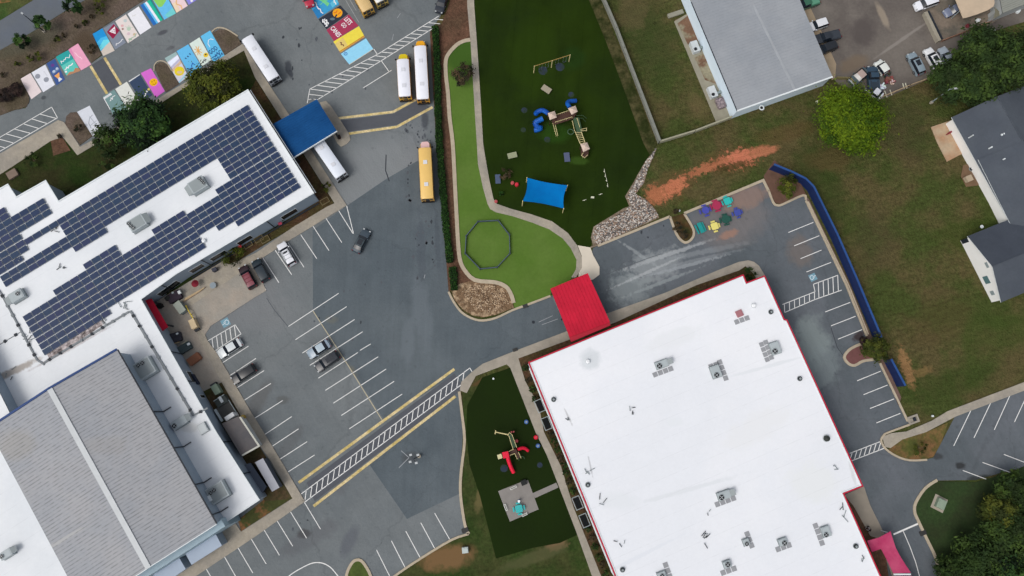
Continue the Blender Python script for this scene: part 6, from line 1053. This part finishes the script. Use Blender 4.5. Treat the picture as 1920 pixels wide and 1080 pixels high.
for p in ((953, 815), (960, 814), (963, 842), (968, 838), (953, 848), (957, 856), (972, 846), (946, 850), (944, 858)): a = w3(p, 2); MB().tube((a.x, a.y, .1), a, .06, m_bst).build('post', t)
for p in ((959, 810), (963, 809.5)): a = w3(p, 1); MB().cyl((a.x, a.y), .16, .9, 1.2, m_rs2, 8).build('knob', t)
q = MB(); c = G((978, 861), .4); q.path([Vector((c.x+.55*math.cos(a), c.y+.55*math.sin(a), .5)) for a in [i*.6 for i in range(7)]], .06, m_grn); q.build('climber', t)
# picnic pad things
m_teal = mat('teal_metal', (30, 160, 160), .45, .05, 1); m_teal2 = mat('teal_metal2', (28, 138, 136), .45, .05, 1)
def ptable(p, label, m, shape='sq', a=.3, s=.75, benches=4, z0=.03, H_=.75, r_b=None, bl=None, L2=None):
    c = G(p, H_); t = thing('picnic_table', label, 'picnic table', (c.x, c.y, z0), a, 'coloured picnic tables')
    q = MB()
    if shape == 'round': q.cyl((0, 0), s, H_-.08, H_, m, 20)
    else:
        l = L2 or s; k = .25*min(s, l) if not L2 else .05
        q.prism([(-l+k, -s), (l-k, -s), (l, -s+k), (l, s-k), (l-k, s), (-l+k, s), (-l, s-k), (-l, -s+k)], H_-.08, H_, m, bottom=True)
    q.build('tabletop', t, world=False)
    for k in range(benches):
        an = k*2*math.pi/benches+(math.pi/2 if L2 else 0); d_ = (s if not r_b else r_b)+.32; q = MB(); q.box((math.cos(an)*d_, math.sin(an)*d_), .3, bl or s*1.25, .4, .46, m, an); q.build('bench', t, world=False)
        q = MB(); q.tube((math.cos(an)*.2, math.sin(an)*.2, .3), (math.cos(an)*d_, math.sin(an)*d_, .4), .05, m); q.build('leg', t, world=False)
    MB().cyl((0, 0), .09, 0, H_-.08, m, 8).build('pedestal', t, world=False); return t
ptable((1323, 394), 'violet blue picnic table, left one against the curb', mat('violet_metal', (66, 72, 158), .5, .05), 'round', .3, .72); ptable((1343.5, 385), 'crimson red picnic table between the violet and teal ones', mat('crimson_metal', (158, 44, 78), .5, .05), 'round', .3, .9, r_b=.75); ptable((1364, 377), 'bright teal picnic table by the curb, furthest right of the upper row', mat('teal_bright', (44, 176, 170), .45, .05), 'sq', .4, .68)
ptable((1383, 398.5), 'violet blue picnic table, furthest right of all', mat('violet_metal2', (62, 74, 150), .5, .05), 'sq', .3, .62); ptable((1361, 411), 'dark green picnic table between the yellow and violet ones', mat('bottle_green', (30, 76, 66), .6, .06), 'round', .2, .85, r_b=.7); ptable((1340, 424), 'pale yellow picnic table with three side benches', mat('yellow_metal', (218, 206, 116), .5, .05), 'sq', .28, .68)
ptable((1314, 427), 'long teal picnic table beside the curb island', m_teal2, 'sq', ang((1308, 415), (1320, 440)), .42, benches=2, bl=1.9, L2=1.05)
ptable((973, 954), 'turquoise round picnic table on the concrete pad', mat('turq', (50, 168, 168), .45, .06), 'sq', .2, .65, z0=.13)
def bench2(p, p2, label):
    a, b = G(p, .5), G(p2, .5); t = thing('bench', label, 'bench', ((a.x+b.x)/2, (a.y+b.y)/2, .1)); d_ = (b-a).normalized(); n = Vector((-d_.y, d_.x, 0))*.15; q = MB(); q.strip(xy([a+n, b+n, b-n, a-n]), .1, .5, .58, mat('bench_white', (200, 202, 196), .6, .04), True); q.build('seat', t)
    for o in (a, b): MB().cyl((o.x, o.y), .05, .1, .5, m_galv, 6).build('leg', t)
bench2((957, 917), (968, 912), 'white framed bench on the upper side of the concrete pad'); bench2((946, 946), (950, 957), 'white framed bench on the left side of the concrete pad'); bench2((979, 967), (988, 963), 'white framed bench on the lower side of the concrete pad')
q = MB(); c = G((982, 905), .8); q.box((c.x, c.y), 1.0, .9, .13, .8, mat('black_bin', (20, 24, 24), .6, .05), .35); q.build('storage_bin', label='black storage bin at the notched corner of the concrete pad', cat='storage bin')
t = thing('water_fountain', 'white and blue metal drinking post beside the turquoise table', 'drinking fountain', G((973, 942))); c = G((973, 940), 1.1); MB().cyl((c.x, c.y), .25, .13, 1.0, m_bp, 8).build('pedestal', t); MB().cyl((c.x, c.y), .24, 1.0, 1.12, mat('white_plastic', (232, 234, 236)), 10).build('basin', t)
# ================================================================== RIVER ROCKS
rk = MB(); r_ = random.Random(5); rms = [mat('rock_%d' % i, c, .9, .15, 2) for i, c in enumerate([(172, 164, 156), (120, 116, 114), (84, 80, 78), (150, 126, 110), (196, 190, 182)])]
def inpoly(x, y, P):
    s = False; n = len(P)
    for i in range(n):
        (x1, y1), (x2, y2) = P[i], P[(i+1) % n]
        if (y1 > y) != (y2 > y) and x < (x2-x1)*(y-y1)/(y2-y1)+x1: s = not s
    return s
RP = [(1118, 458), (1112, 440), (1117, 424), (1172, 396), (1184, 385), (1176, 370), (1188, 347), (1212, 302), (1226, 284), (1231, 276), (1213, 320), (1206, 342), (1190, 364), (1212, 376), (1228, 396), (1234, 406), (1122, 459)]
def rock(q, c, s, m):
    an = r_.uniform(0, 3); n = 6; k = r_.uniform(.6, 1); ring = [(c.x+math.cos(an+i*math.pi/3)*s*r_.uniform(.8, 1.1), c.y+math.sin(an+i*math.pi/3)*s*k*r_.uniform(.8, 1.1)) for i in range(n)]
    t_ = [(c.x+(x-c.x)*.6, c.y+(y-c.y)*.6) for x, y in ring]; q.prism(t_, .09, .12+s*r_.uniform(.5, .9), m, pts0=ring)
cnt = 0
while cnt < 2600:
    x, y = r_.uniform(1105, 1240), r_.uniform(270, 465)
    if inpoly(x, y, RP): rock(rk, G((x, y)), r_.uniform(.1, .26), r_.choice(rms)); cnt += 1
rk.build('river_rocks', label='pale and grey river rocks filling the drainage channel below the fence', cat='river rocks', kind='stuff')
rk = MB(); cnt = 0; BP = [(866, 548), (892, 533), (925, 536), (944, 545), (955, 570), (925, 586), (893, 583)]; rms2 = [mat('chip_%d' % i, c, .95, .15, 2) for i, c in enumerate([(168, 146, 120), (132, 108, 84), (190, 168, 142), (92, 74, 58)])]
while cnt < 900:
    x, y = r_.uniform(850, 960), r_.uniform(530, 592)
    if inpoly(x, y, BP): rock(rk, G((x, y)), r_.uniform(.07, .2), r_.choice(rms2)); cnt += 1
rk.build('loose_stones', label='tan broken stones covering the rounded planting bed', cat='stones', kind='stuff')
# ================================================================== FENCES
m_bf = mat('blue_fence', (14, 36, 82), .6, .06); m_bf2 = mat('blue_screen', (46, 78, 132), .85, .12, spec=.1); m_wf = mat('grey_wood', (122, 124, 116), .85, .12, 1); m_wf2 = mat('pale_rail', (150, 148, 128), .8, .1)
def bluef(px, label, h=2.6):
    t = thing('screen_fence', label, 'fence', G(px[0])); P = GP(px, 0)
    q = MB(); q.strip(xy(P), .06, 0, h, m_bf); q.build('panel', t)
    q = MB(); Q = [(p.x, p.y) for p in P]; Pq_ = []
    for i in range(len(Q)):
        a = Vector(Q[max(i-1, 0)]); b = Vector(Q[min(i+1, len(Q)-1)]); d_ = (b-a).normalized(); n = Vector((-d_.y, d_.x)); n = n if n.x > 0 or (abs(n.x) < .6 and n.y > 0) else -n; Pq_.append(Vector(Q[i])+n*.24)
    q.strip([tuple(p) for p in Pq_], .4, h-.2, h-.05, m_bf2); q.build('back_flap', t)
    for a, b in zip(P[:-1], P[1:]):
        n = max(1, int((b-a).length/2.6))
        for k in range(n): c = a.lerp(b, k/n); MB().cyl((c.x, c.y), .06, 0, h-.2, m_bf, 6).build('post', t)
bluef([(1442, 318), (1476, 332), (1500, 344), (1514, 358), (1557, 445), (1594, 530), (1640, 640)], 'tall blue screen fence bending round the picnic tables and right lot')
bluef([(1656, 676), (1682, 725)], 'short blue screen fence below the yellow green tree')
def fence(px, h, label, m=m_wf, step=2.4, wdt=.14, cap=.3, name='fence', pm_=None):
    t = thing(name, label, 'fence', G(px[0])); P = GP(px, 0); q = MB(); q.strip(xy(P), wdt*.5, 0.1, h, m); q.build('panel', t); q = MB(); q.strip(xy(P), cap, h-.08, h+.02, m); q.build('top_rail', t)
    for a, b in zip(P[:-1], P[1:]):
        n = max(1, int((b-a).length/step))
        for k in range(n+1): c = a.lerp(b, k/n); q = MB(); q.box((c.x, c.y), .14, .14, 0, h+.08, pm_ or m); q.build('post', t)
fence([(1116, -50), (1128, 0), (1154, 60), (1168, 97), (1234, 270)], 1.8, 'weathered grey wooden fence between the dark turf and the grass', cap=.5, wdt=.3)
fence([(1234, 270), (1300, 250), (1368, 224)], 1.6, 'pale low fence joining the grey fence to the metal building', m_wf2, cap=.3)
fence([(1647, 186), (1702, 163), (1753, 144)], 1.0, 'thin wooden rail fence at the lower side of the neighbour yard', mat('new_wood', (168, 148, 120), .8, .1), cap=.12, wdt=.1)
fence([(1565, 149), (1590, 150), (1600, 162)], 1.2, 'broken timber fence by the bright green tree', mat('old_wood', (132, 122, 84), .8, .1), cap=.12, wdt=.1)
for p, p2, l in (((1659, 170), (1664, 182), 'first'), ((1669, 168), (1673, 178), 'second'), ((1693, 156), (1696, 166), 'third'), ((1698, 155), (1701, 165), 'fourth')):
    a, b = G(p, .4), G(p2, .4); MB().tube((a.x, a.y, .3), (b.x, b.y, .25), .09, m_pw, 4).build('timber', label=l+' pale timber leaning on the rail fence, counted from the left', cat='timber')
t = thing('garden_wall', 'low concrete wall with a dark gutter beside the neighbour slab', 'wall', G((1752, 50))); q = MB(); q.strip(xy(GP([(1736, 22), (1762, 76)], 1)), .7, 0, 1.0, mat('wall_conc', (150, 144, 130), .9, .08)); q.build('wall', t); q = MB(); q.strip(xy(GP([(1741, 20), (1767, 73)], .9)), .35, .0, .9, m_dark_); q.build('gutter', t)
t = thing('yard_fence', 'thin dark fence behind the tan tarpaulin and green lean-to', 'fence', G((1840, 50))); q = MB(); q.strip(xy(GP([(1768, 75), (1832, 50), (1860, 38), (1878, 24), (1925, 5)], .9)), .1, .05, .9, mat('fence_brown', (150, 112, 92), .8, .1)); q.build('panel', t)
# ================================================================== YARD THINGS ROUND THE SCHOOL
m_beige = mat('beige_cart', (196, 176, 140), .5, .06); m_gry = mat('grey_tarp', (122, 134, 134), .7, .08)
def boxt(name, label, cat, p, L_, W2, h, m, a=-.55, top=None, z0=.12, wheels=False, parts=()):
    c = G(p, h); t = thing(name, label, cat, (c.x, c.y, z0), a); k = .12*min(L_, W2)
    q = MB(); q.prism([(-L_/2+k, -W2/2), (L_/2-k, -W2/2), (L_/2, -W2/2+k), (L_/2, W2/2-k), (L_/2-k, W2/2), (-L_/2+k, W2/2), (-L_/2, W2/2-k), (-L_/2, -W2/2+k)], .1 if wheels else 0, h-z0-.1, m, bottom=True); q.build('body', t, world=False)
    q = MB(); q.box((0, 0), L_*.96, W2*.96, h-z0-.1, h-z0, top or m); q.build('lid', t, world=False)
    for (pn, x, y, l, w_, za, zb, mm) in parts: MB().box((x, y), l, w_, za, zb, mm).build(pn, t, world=False)
    if wheels:
        for x in (-.35, .35):
            for y in (-.45, .45): MB().wheel((x*L_, y*W2, .16), (0, 1, 0), .16, .1, m_tyre).build('wheel', t, world=False)
    return t
aS = ang((300, 575), (360, 540)); aE = ang((350, 579), (571, 939))
t = canopy('door_canopy', [(272, 563), (284, 560), (315, 613), (304, 621)], 3.2, .15, m_redc, 'narrow bright red door awning in the corner of the school building', [(.9, .1), (.9, .9)])
boxt('golf_cart', 'beige golf cart beside the yellow barrier', 'golf cart', (361, 607), 1.9, 1.1, 1.6, m_beige, ang((358, 600), (367, 620)), wheels=True, parts=[('seat', -.9, 0, .4, .9, .5, .8, m_dark_), ('bonnet', 1.1, 0, .5, .9, .1, .7, m_dark_)])
boxt('covered_cart', 'grey tarpaulin-covered cart by the yellow barrier end', 'cart', (336, 576), 2.4, 1.4, 1.5, m_gry, ang((330, 566), (342, 582)), wheels=True, top=mat('tarp_top', (150, 156, 146), .7, .08))
boxt('deck_box', 'brown wooden box deck against the school wall', 'deck', (363, 673), 2.5, 1.5, .9, mat('brown_deck', (132, 88, 66), .8, .1, 1), ang((354, 680), (373, 666)))
boxt('electric_cabinet', 'grey green electric cabinet on the grass beside the pavement', 'electric cabinet', (404, 730), 1.9, 1.2, 1.5, mat('cab_green', (112, 128, 112), .6, .06), aE, z0=.1, parts=[('panel', -1.15, 0, .3, 1.1, .0, 1.2, m_dark_)])
boxt('generator', 'dark generator with a pale exhaust beside the electric cabinet', 'generator', (414, 752), 1.6, 2.2, 1.3, mat('gen_dark', (60, 66, 64), .7, .1), aE, z0=.1, parts=[('exhaust', -.2, .2, 1.2, .5, 1.2, 1.45, m_hv2), ('frame', -.7, 0, .1, 2.2, 1.15, 1.3, m_galv)])
boxt('chiller_yard', 'dark equipment bay behind a grey frame next to the flat-roofed shed', 'equipment bay', (424, 770), 2.8, 2.6, 1.0, mat('bay_dark', (70, 70, 68), .8, .12, 1), aE, z0=.1, parts=[('frame', 0, 1.4, 2.8, .08, .9, 1.1, m_galv), ('pipe', 0, -1.5, 2.6, .4, .9, 1.2, m_hv)])
boxt('equipment_cabinet', 'white equipment cabinet at the head of the flat-roofed shed', 'equipment cabinet', (430, 781), .8, 1.8, 2.4, mat('white_cab', (206, 208, 210), .5, .04), aE, z0=.1)
boxt('utility_box', 'yellow utility box at the corner of the flat-roofed shed', 'utility box', (453, 783), .9, .7, 1.2, mat('yel_box', (168, 142, 66), .6, .06), aS, z0=.1)
boxt('window_unit', 'dark blue wall unit with a white edge on the school wall', 'wall unit', (362, 712), 2.2, .8, 1.4, mat('navy_box', (30, 40, 62), .5, .06), aE, z0=.3, parts=[('edge', 0, -.5, 2.2, .08, .9, 1.2, m_trimw)])
boxt('junk_pile', 'dark covered pile with white bits near the red awning', 'covered pile', (329, 632), 2.0, 1.8, .9, mat('pile_dark', (54, 54, 62), .9, .2, 2), .3, parts=[('bag', .5, .5, .4, .3, .8, 1.0, m_trimw), ('board', -.3, -1.1, 1.6, .15, .7, .8, mat('board', (150, 130, 100), .8, .1))])
boxt('work_table', 'green grey covered table with a white bag against the school wall', 'table', (345, 652), 2.6, 1.5, .9, mat('pile_green', (66, 78, 80), .9, .15, 2), aS, parts=[('bag', 1.1, .1, .5, .4, .8, 1.1, m_trimw), ('board', .6, .8, 1.2, .12, .8, .9, m_wf2)])
boxt('junk_pile', 'dark plum pile of gear against the wall beside the lumber stack', 'covered pile', (326, 556), 2.6, 1.8, 1.0, mat('pile_plum', (52, 44, 54), .9, .25, 2), aS, parts=[('bucket', 1.3, .1, .5, .6, .8, 1.2, m_trimw), ('bag', .2, .7, .4, .3, .9, 1.1, m_hv)])
boxt('storage_bin', 'black bin at the wall left of the plum pile', 'bin', (313, 559), .9, .7, 1.1, mat('black_bin', (20, 24, 24)), aS); boxt('storage_bin', 'black bin in the corner next to the red awning', 'bin', (298, 573), .9, .8, 1.1, mat('black_bin', (20, 24, 24)), aS)
q = MB(); r_ = random.Random(2)
for k in range(7): a, b = G((344+k*.6, 566-k*1.1), .3), G((376+k*1.6, 546-k*1.3), .3); q.tube((a.x, a.y, .25+.08*(k % 3)), (b.x, b.y, .3+.1*(k % 3)), .09, mat('lumber', (186, 164, 130), .8, .1) if k % 3 else mat('lumber2', (150, 128, 116), .8, .1), 4)
q.build('lumber_stack', label='stack of long pale boards on the concrete beside the plum pile', cat='lumber')
t = thing('patio_umbrella', 'dark red folded cloth umbrella near the school wall', 'umbrella', G((364, 531))); c = G((364, 531), 1.8); MB().cyl((c.x, c.y), .7, 1.4, 1.8, mat('wine_cloth', (120, 28, 44), .8, .1), 10, .1).build('canopy', t); MB().cyl((c.x, c.y), .04, .1, 1.5, m_galv, 6).build('pole', t)
t = thing('patio_table', 'glass-topped patio table with metal chairs frame', 'table', G((399, 535))); c = G((399, 535), .7); MB().cyl((c.x, c.y), .6, .64, .7, mat('glass_top', (136, 148, 156), .3, .1), 12).build('tabletop', t); MB().cyl((c.x, c.y), .05, .12, .64, m_galv, 6).build('pedestal', t)
t = thing('barrier_rail', 'yellow barrier rail along the concrete pad', 'barrier', G((357, 588))); a, b = G((348, 573), .9), G((366, 604), .9); MB().tube(a, b, .09, mat('yellow_rail', (214, 190, 70), .5, .05)).build('rail', t)
for f in (0, .5, 1): o = a.lerp(b, f); MB().cyl((o.x, o.y), .07, .1, .92, mat('yellow_rail', (214, 190, 70)), 6).build('post', t)
boxt('storage_bin', 'dark grey lidded bin on the walkway near the wall', 'bin', (401, 505), .9, .7, 1.1, mat('bin_grey', (60, 62, 74), .6, .05), aS)
t = thing('flag_banner', 'small red flag with cream tassels in the planting strip', 'flag', G((451, 464))); c = G((450, 462), 1.2); q = MB(); q.box((c.x, c.y), .6, .5, 1.15, 1.22, m_rs, .4); q.build('cloth', t); MB().cyl((c.x, c.y), .04, .1, 1.2, m_galv, 6).build('pole', t)
t = thing('flag_banner', 'small red and white flag beside a black lamp at the school wall', 'flag', G((525, 420))); c = G((525, 419), 1.2); q = MB(); q.box((c.x, c.y), .7, .5, 1.15, 1.22, mat('pink_flag', (170, 60, 84), .7, .06), .4); q.build('cloth', t); MB().cyl((c.x, c.y), .04, .1, 1.2, m_galv, 6).build('pole', t)
vent((529, 411), .25, 1.8, m_fan, 'black lamp post with a white cap beside the small flag', Z=.1, cap=mat('white_plastic', (232, 234, 236)), name='garden_lamp')
for p, l in (((465, 459), 'left'), ((485, 448), 'middle'), ((497, 449), 'right'), ((609, 377), 'corner')):
    q = MB(); c = G(p, .3); a = aS; q.strip([(c.x+x*math.cos(a)-y*math.sin(a), c.y+x*math.sin(a)+y*math.cos(a)) for x, y in ((-.8, -.5), (.8, -.5), (.8, .5), (-.8, .5))], .1, .1, .4, mat('raised_bed', (120, 108, 78), .9, .1), True); q.face([(c.x+x*math.cos(a)-y*math.sin(a), c.y+x*math.sin(a)+y*math.cos(a), .3) for x, y in ((-.8, -.5), (.8, -.5), (.8, .5), (-.8, .5))], m_pine); q.build('raised_bed', label=l+' wooden raised garden bed in the strip beside the school walkway', cat='raised bed')
def pot(p, label, m1, m2, z=.15):
    t = thing('flower_pot', label, 'potted plant', G(p)); c = G(p, .5); MB().cyl((c.x, c.y), .28, z, .55, m1, 10, .34).build('pot', t); crown(c.x, c.y, .8, .45, .45, .35, 120, .2, m2, 9, 6).build('foliage', t)
pot((636, 257), 'dark red leafed pot plant on the concrete island by the blue canopy', mat('pot_dark', (60, 30, 34), .7, .05), 'plum'); pot((1627, 991), 'pot plant beside a white basin on the walk near the pink awning', mat('pot_white', (210, 200, 200), .6, .05), 'plum')
pot((112, 255), 'dark pot plant on the pavement beside the brown bed', mat('pot_dark2', (40, 36, 34), .7, .05), 'brown')
boxt('parcel_locker', 'dull brown box with pink bits on the corner pavement at the left edge', 'box', (22, 326), 2.0, 1.6, .6, mat('brown_grey', (120, 104, 92), .8, .12, 1), .6)
# services at the metal building
def acu(p, label, a): 
    c = G(p, 1.3); t = thing('air_conditioner', label, 'air conditioner', (c.x, c.y, .09), a); MB().box((0, 0), 2.3, 1.4, 0, 1.15, m_hv2).build('cabinet', t, world=False); q = MB(); q.cyl((.6, -.2), .34, 1.15, 1.22, m_fan, 12); q.build('fan', t, world=False); q = MB(); q.box((.5, 1.4), .5, 1.6, .5, .9, m_gry); q.build('duct', t, world=False)
aM = ang((1296, 4), (1382, 208)); acu((1304, 86), 'white air conditioner on the ground, upper one at the metal building', aM); acu((1337, 171), 'white air conditioner on the ground, lower one at the metal building', aM)
boxt('pipe_rack', 'tangle of pinkish pipes and crates beside the lower air conditioner', 'pipe rack', (1352, 192), 2.2, 1.6, .9, mat('pipe_mix', (150, 136, 138), .7, .35, 3, (84, 76, 82), 2.5), aM, z0=.09)
boxt('concrete_step', 'pale concrete kerb block at the top corner of the metal building', 'step', (1267, 25), 3.4, .9, .4, mat('step', (138, 136, 122), .9, .1), ang((1251, 30), (1284, 19)), z0=.05)
t = thing('satellite_dish', 'white round dish on the wall of the metal building', 'dish', G((1428, 203))); c = G((1428, 202), 2.2); MB().cyl((c.x, c.y), .5, 2.1, 2.2, m_trimw, 12, .55).build('dish', t); MB().cyl((c.x, c.y), .3, 2.2, 2.24, m_fan, 12).build('bracket', t)
# neighbour junk
for i, (p, s, c_, l) in enumerate([((1652, 160), 1.3, (204, 206, 212), 'white slatted panel leaning among the scrap'), ((1668, 150), 1.5, (116, 64, 60), 'rusty red scrap heap by the rail fence'), ((1664, 140), 1.2, (50, 52, 50), 'black scrap crates above the rusty heap'), ((1647, 170), 1.3, (72, 48, 68), 'dark purple scrap beside the white wreck'), ((1674, 154), .7, (206, 178, 170), 'pinkish bucket at the end of the scrap heap')]):
    q = MB(); c = G(p, .5); rr2 = random.Random(i)
    for k in range(7): q.box((c.x+rr2.uniform(-.5, .5)*s, c.y+rr2.uniform(-.4, .4)*s), rr2.uniform(.3, .9)*s, rr2.uniform(.12, .4)*s, .03, rr2.uniform(.2, .8), paint(tuple(max(0, min(255, v+rr2.randint(-14, 14))) for v in c_)), rr2.uniform(0, 3))
    q.build('scrap_pile', label=l, cat='scrap')
for p, l in (((1835, 37), 'white bag near the tan tarpaulin'), ((1851, 55), 'left white bag beside the dark trees'), ((1862, 57), 'right white bag beside the dark trees'), ((1910, 20), 'white litter beside the metal shed'), ((1816, 47), 'dark red barrel below the tan tarpaulin')):
    c = G(p, .5); q = MB(); q.cyl((c.x, c.y), .45, .02, .35, paint((120, 40, 54)) if 'barrel' in l else m_trimw, 7, .4); q.cyl((c.x+.3, c.y+.1), .3, .02, .5, paint((90, 34, 46)) if 'barrel' in l else m_trimw, 6, .2); q.build('litter_bag' if 'bag' in l or 'litter' in l else 'barrel', label=l, cat='barrel' if 'barrel' in l else 'bag')
# patio furniture at the house
t = thing('patio_umbrella', 'folded dark red umbrella lying across the patio', 'umbrella', G((1783, 247))); a, b = G((1774, 253), .4), G((1790, 243), .6); MB().tube(a, b, .08, mat('wine_cloth', (120, 28, 44)), 6, .3).build('canopy', t); MB().tube(b, b+(b-a)*.15, .04, m_galv).build('pole', t)
boxt('air_conditioner', 'beige ground air conditioner beside the house wall', 'air conditioner', (1818, 334), 1.3, 1.2, .9, mat('beige_ac', (168, 152, 130), .6, .06), .4, z0=.1); vent((1821, 317), .38, .4, m_fan, 'black round planter ring with a white rim at the house wall', Z=.1, cap=m_trimw, name='planter_ring')
t = thing('dish_antenna', 'white dish on a stand at the corner of the house wing', 'dish', G((1841, 427))); c = G((1841, 425), 1); MB().cyl((c.x, c.y), .3, .9, 1.05, m_trimw, 10, .34).build('dish', t); MB().cyl((c.x, c.y), .05, 0, .95, m_fan, 6).build('stand', t)
# transformers and boxes
def xfm(p, label, m, a, L_=1.7, W2=1.5, pad=True):
    c = G(p, 1); t = thing('transformer', label, 'transformer', (c.x, c.y, .05), a); 
    if pad: MB().box((0, 0), L_+.9, W2+.9, 0, .12, m_conc).build('pad', t, world=False)
    MB().box((0, 0), L_, W2, .12, .95, m).build('cabinet', t, world=False); MB().box((L_*.1, 0), L_*.7, W2*.7, .95, 1.02, m).build('lid', t, world=False)
xfm((1766, 945), 'pale green transformer on a pad in the lower right grass', mat('xf_green', (134, 150, 132), .6, .08), 1.1); xfm((872, 1032), 'small pale grey utility box on the lawn by the lower curb', mat('xf_grey', (176, 186, 184), .6, .05), .1, 1.1, 1.0, False)
q = MB(); q.strip(xy(GP([(1703, 784), (1719, 778), (1723, 789), (1707, 795)], .3)), .35, 0, .3, m_conc, True); q.face([tuple(G(p, .1)) for p in ((1705, 786), (1718, 781), (1721, 788), (1708, 793))], m_conc); c = G((1715.5, 786), .35); q.box((c.x, c.y), .5, .7, .1, .35, m_dark_, .3); q.build('inlet_box', label='square concrete drain inlet with a dark grate at the lot corner', cat='drain inlet')
# poles
def lamp(base, top, h, label, heads, m=m_galv, name='street_lamp'):
    b = G(base); t = thing(name, label, 'lamp post', b); MB().cyl((b.x, b.y), .3, 0, .5, m_conc, 10).build('base', t); MB().cyl((b.x, b.y), .12, .4, h, m, 8, .07).build('pole', t)
    for (dx, dy, l) in heads: q = MB(); q.tube((b.x, b.y, h-.1), (b.x+dx, b.y+dy, h), .05, m); q.build('arm', t); q = MB(); q.box((b.x+dx*1.2, b.y+dy*1.2), l, .3, h-.05, h+.1, m_hl, math.atan2(dy, dx)); q.build('lamp_head', t)
c9 = G((775, 861), 9); P9 = [G(p, 9)-c9 for p in ((770, 853), (783.5, 853), (769, 866), (780.5, 868))]
b = Vector((c9.x, c9.y, 0)); t = thing('street_lamp', 'tall lot lamp seen from above with four white heads on the lower asphalt', 'lamp post', b); MB().cyl((b.x, b.y), .35, 0, .7, m_conc, 10).build('base', t); MB().cyl((b.x, b.y), .1, .5, 9, m_dark_, 8, .06).build('pole', t)
for v in P9: q = MB(); q.tube((b.x, b.y, 8.9), (b.x+v.x, b.y+v.y, 9), .03, m_dark_); q.build('arm', t); q = MB(); q.box((b.x+v.x, b.y+v.y), .45, .35, 8.95, 9.08, m_hl, .2); q.build('lamp_head', t)
lamp((84, 60), None, 6.2, 'thin dark street pole with white bands beside the top left street', [(-.5, .4, .5)], m_dark_)
lamp((1745, 193), None, 6.5, 'grey lamp pole with a white head among the dark trees by the house', [(.9, .1, 1.0)])
for p, l in (((1253, 411), 'upper'), ((1230, 420), 'lower')): pass
# manholes, small ground marks
for p, r, m, l in (((1000, 604), .3, m_dark_, 'in the driveway left of the red canopy'), ((566, 113), .12, m_dark_, 'near the white bus')): c = G(p); MB().cyl((c.x, c.y), r, .03, .05, m, 12).build('manhole_cover', label='dark round manhole cover '+l, cat='manhole cover')
for p, l in (((925, 710), 'white ball-like lamp on the lawn below the driveway curb'), ((1749, 780), 'white cap on the grass above the right pavement'), ((1274, 395), 'white utility cap above the curb island'), ((1533, 190), 'pale stump left of the bright green tree'), ((1548, 183), 'grey stump beside the bright green tree')):
    c = G(p, .3); q = MB(); q.cyl((c.x, c.y), .3 if 'stump' in l else .2, .05, .4, m_pw if 'stump' in l else m_trimw, 10, .18); q.build('ground_cap' if 'stump' not in l else 'tree_stump', label=l, cat='cap' if 'stump' not in l else 'stump')
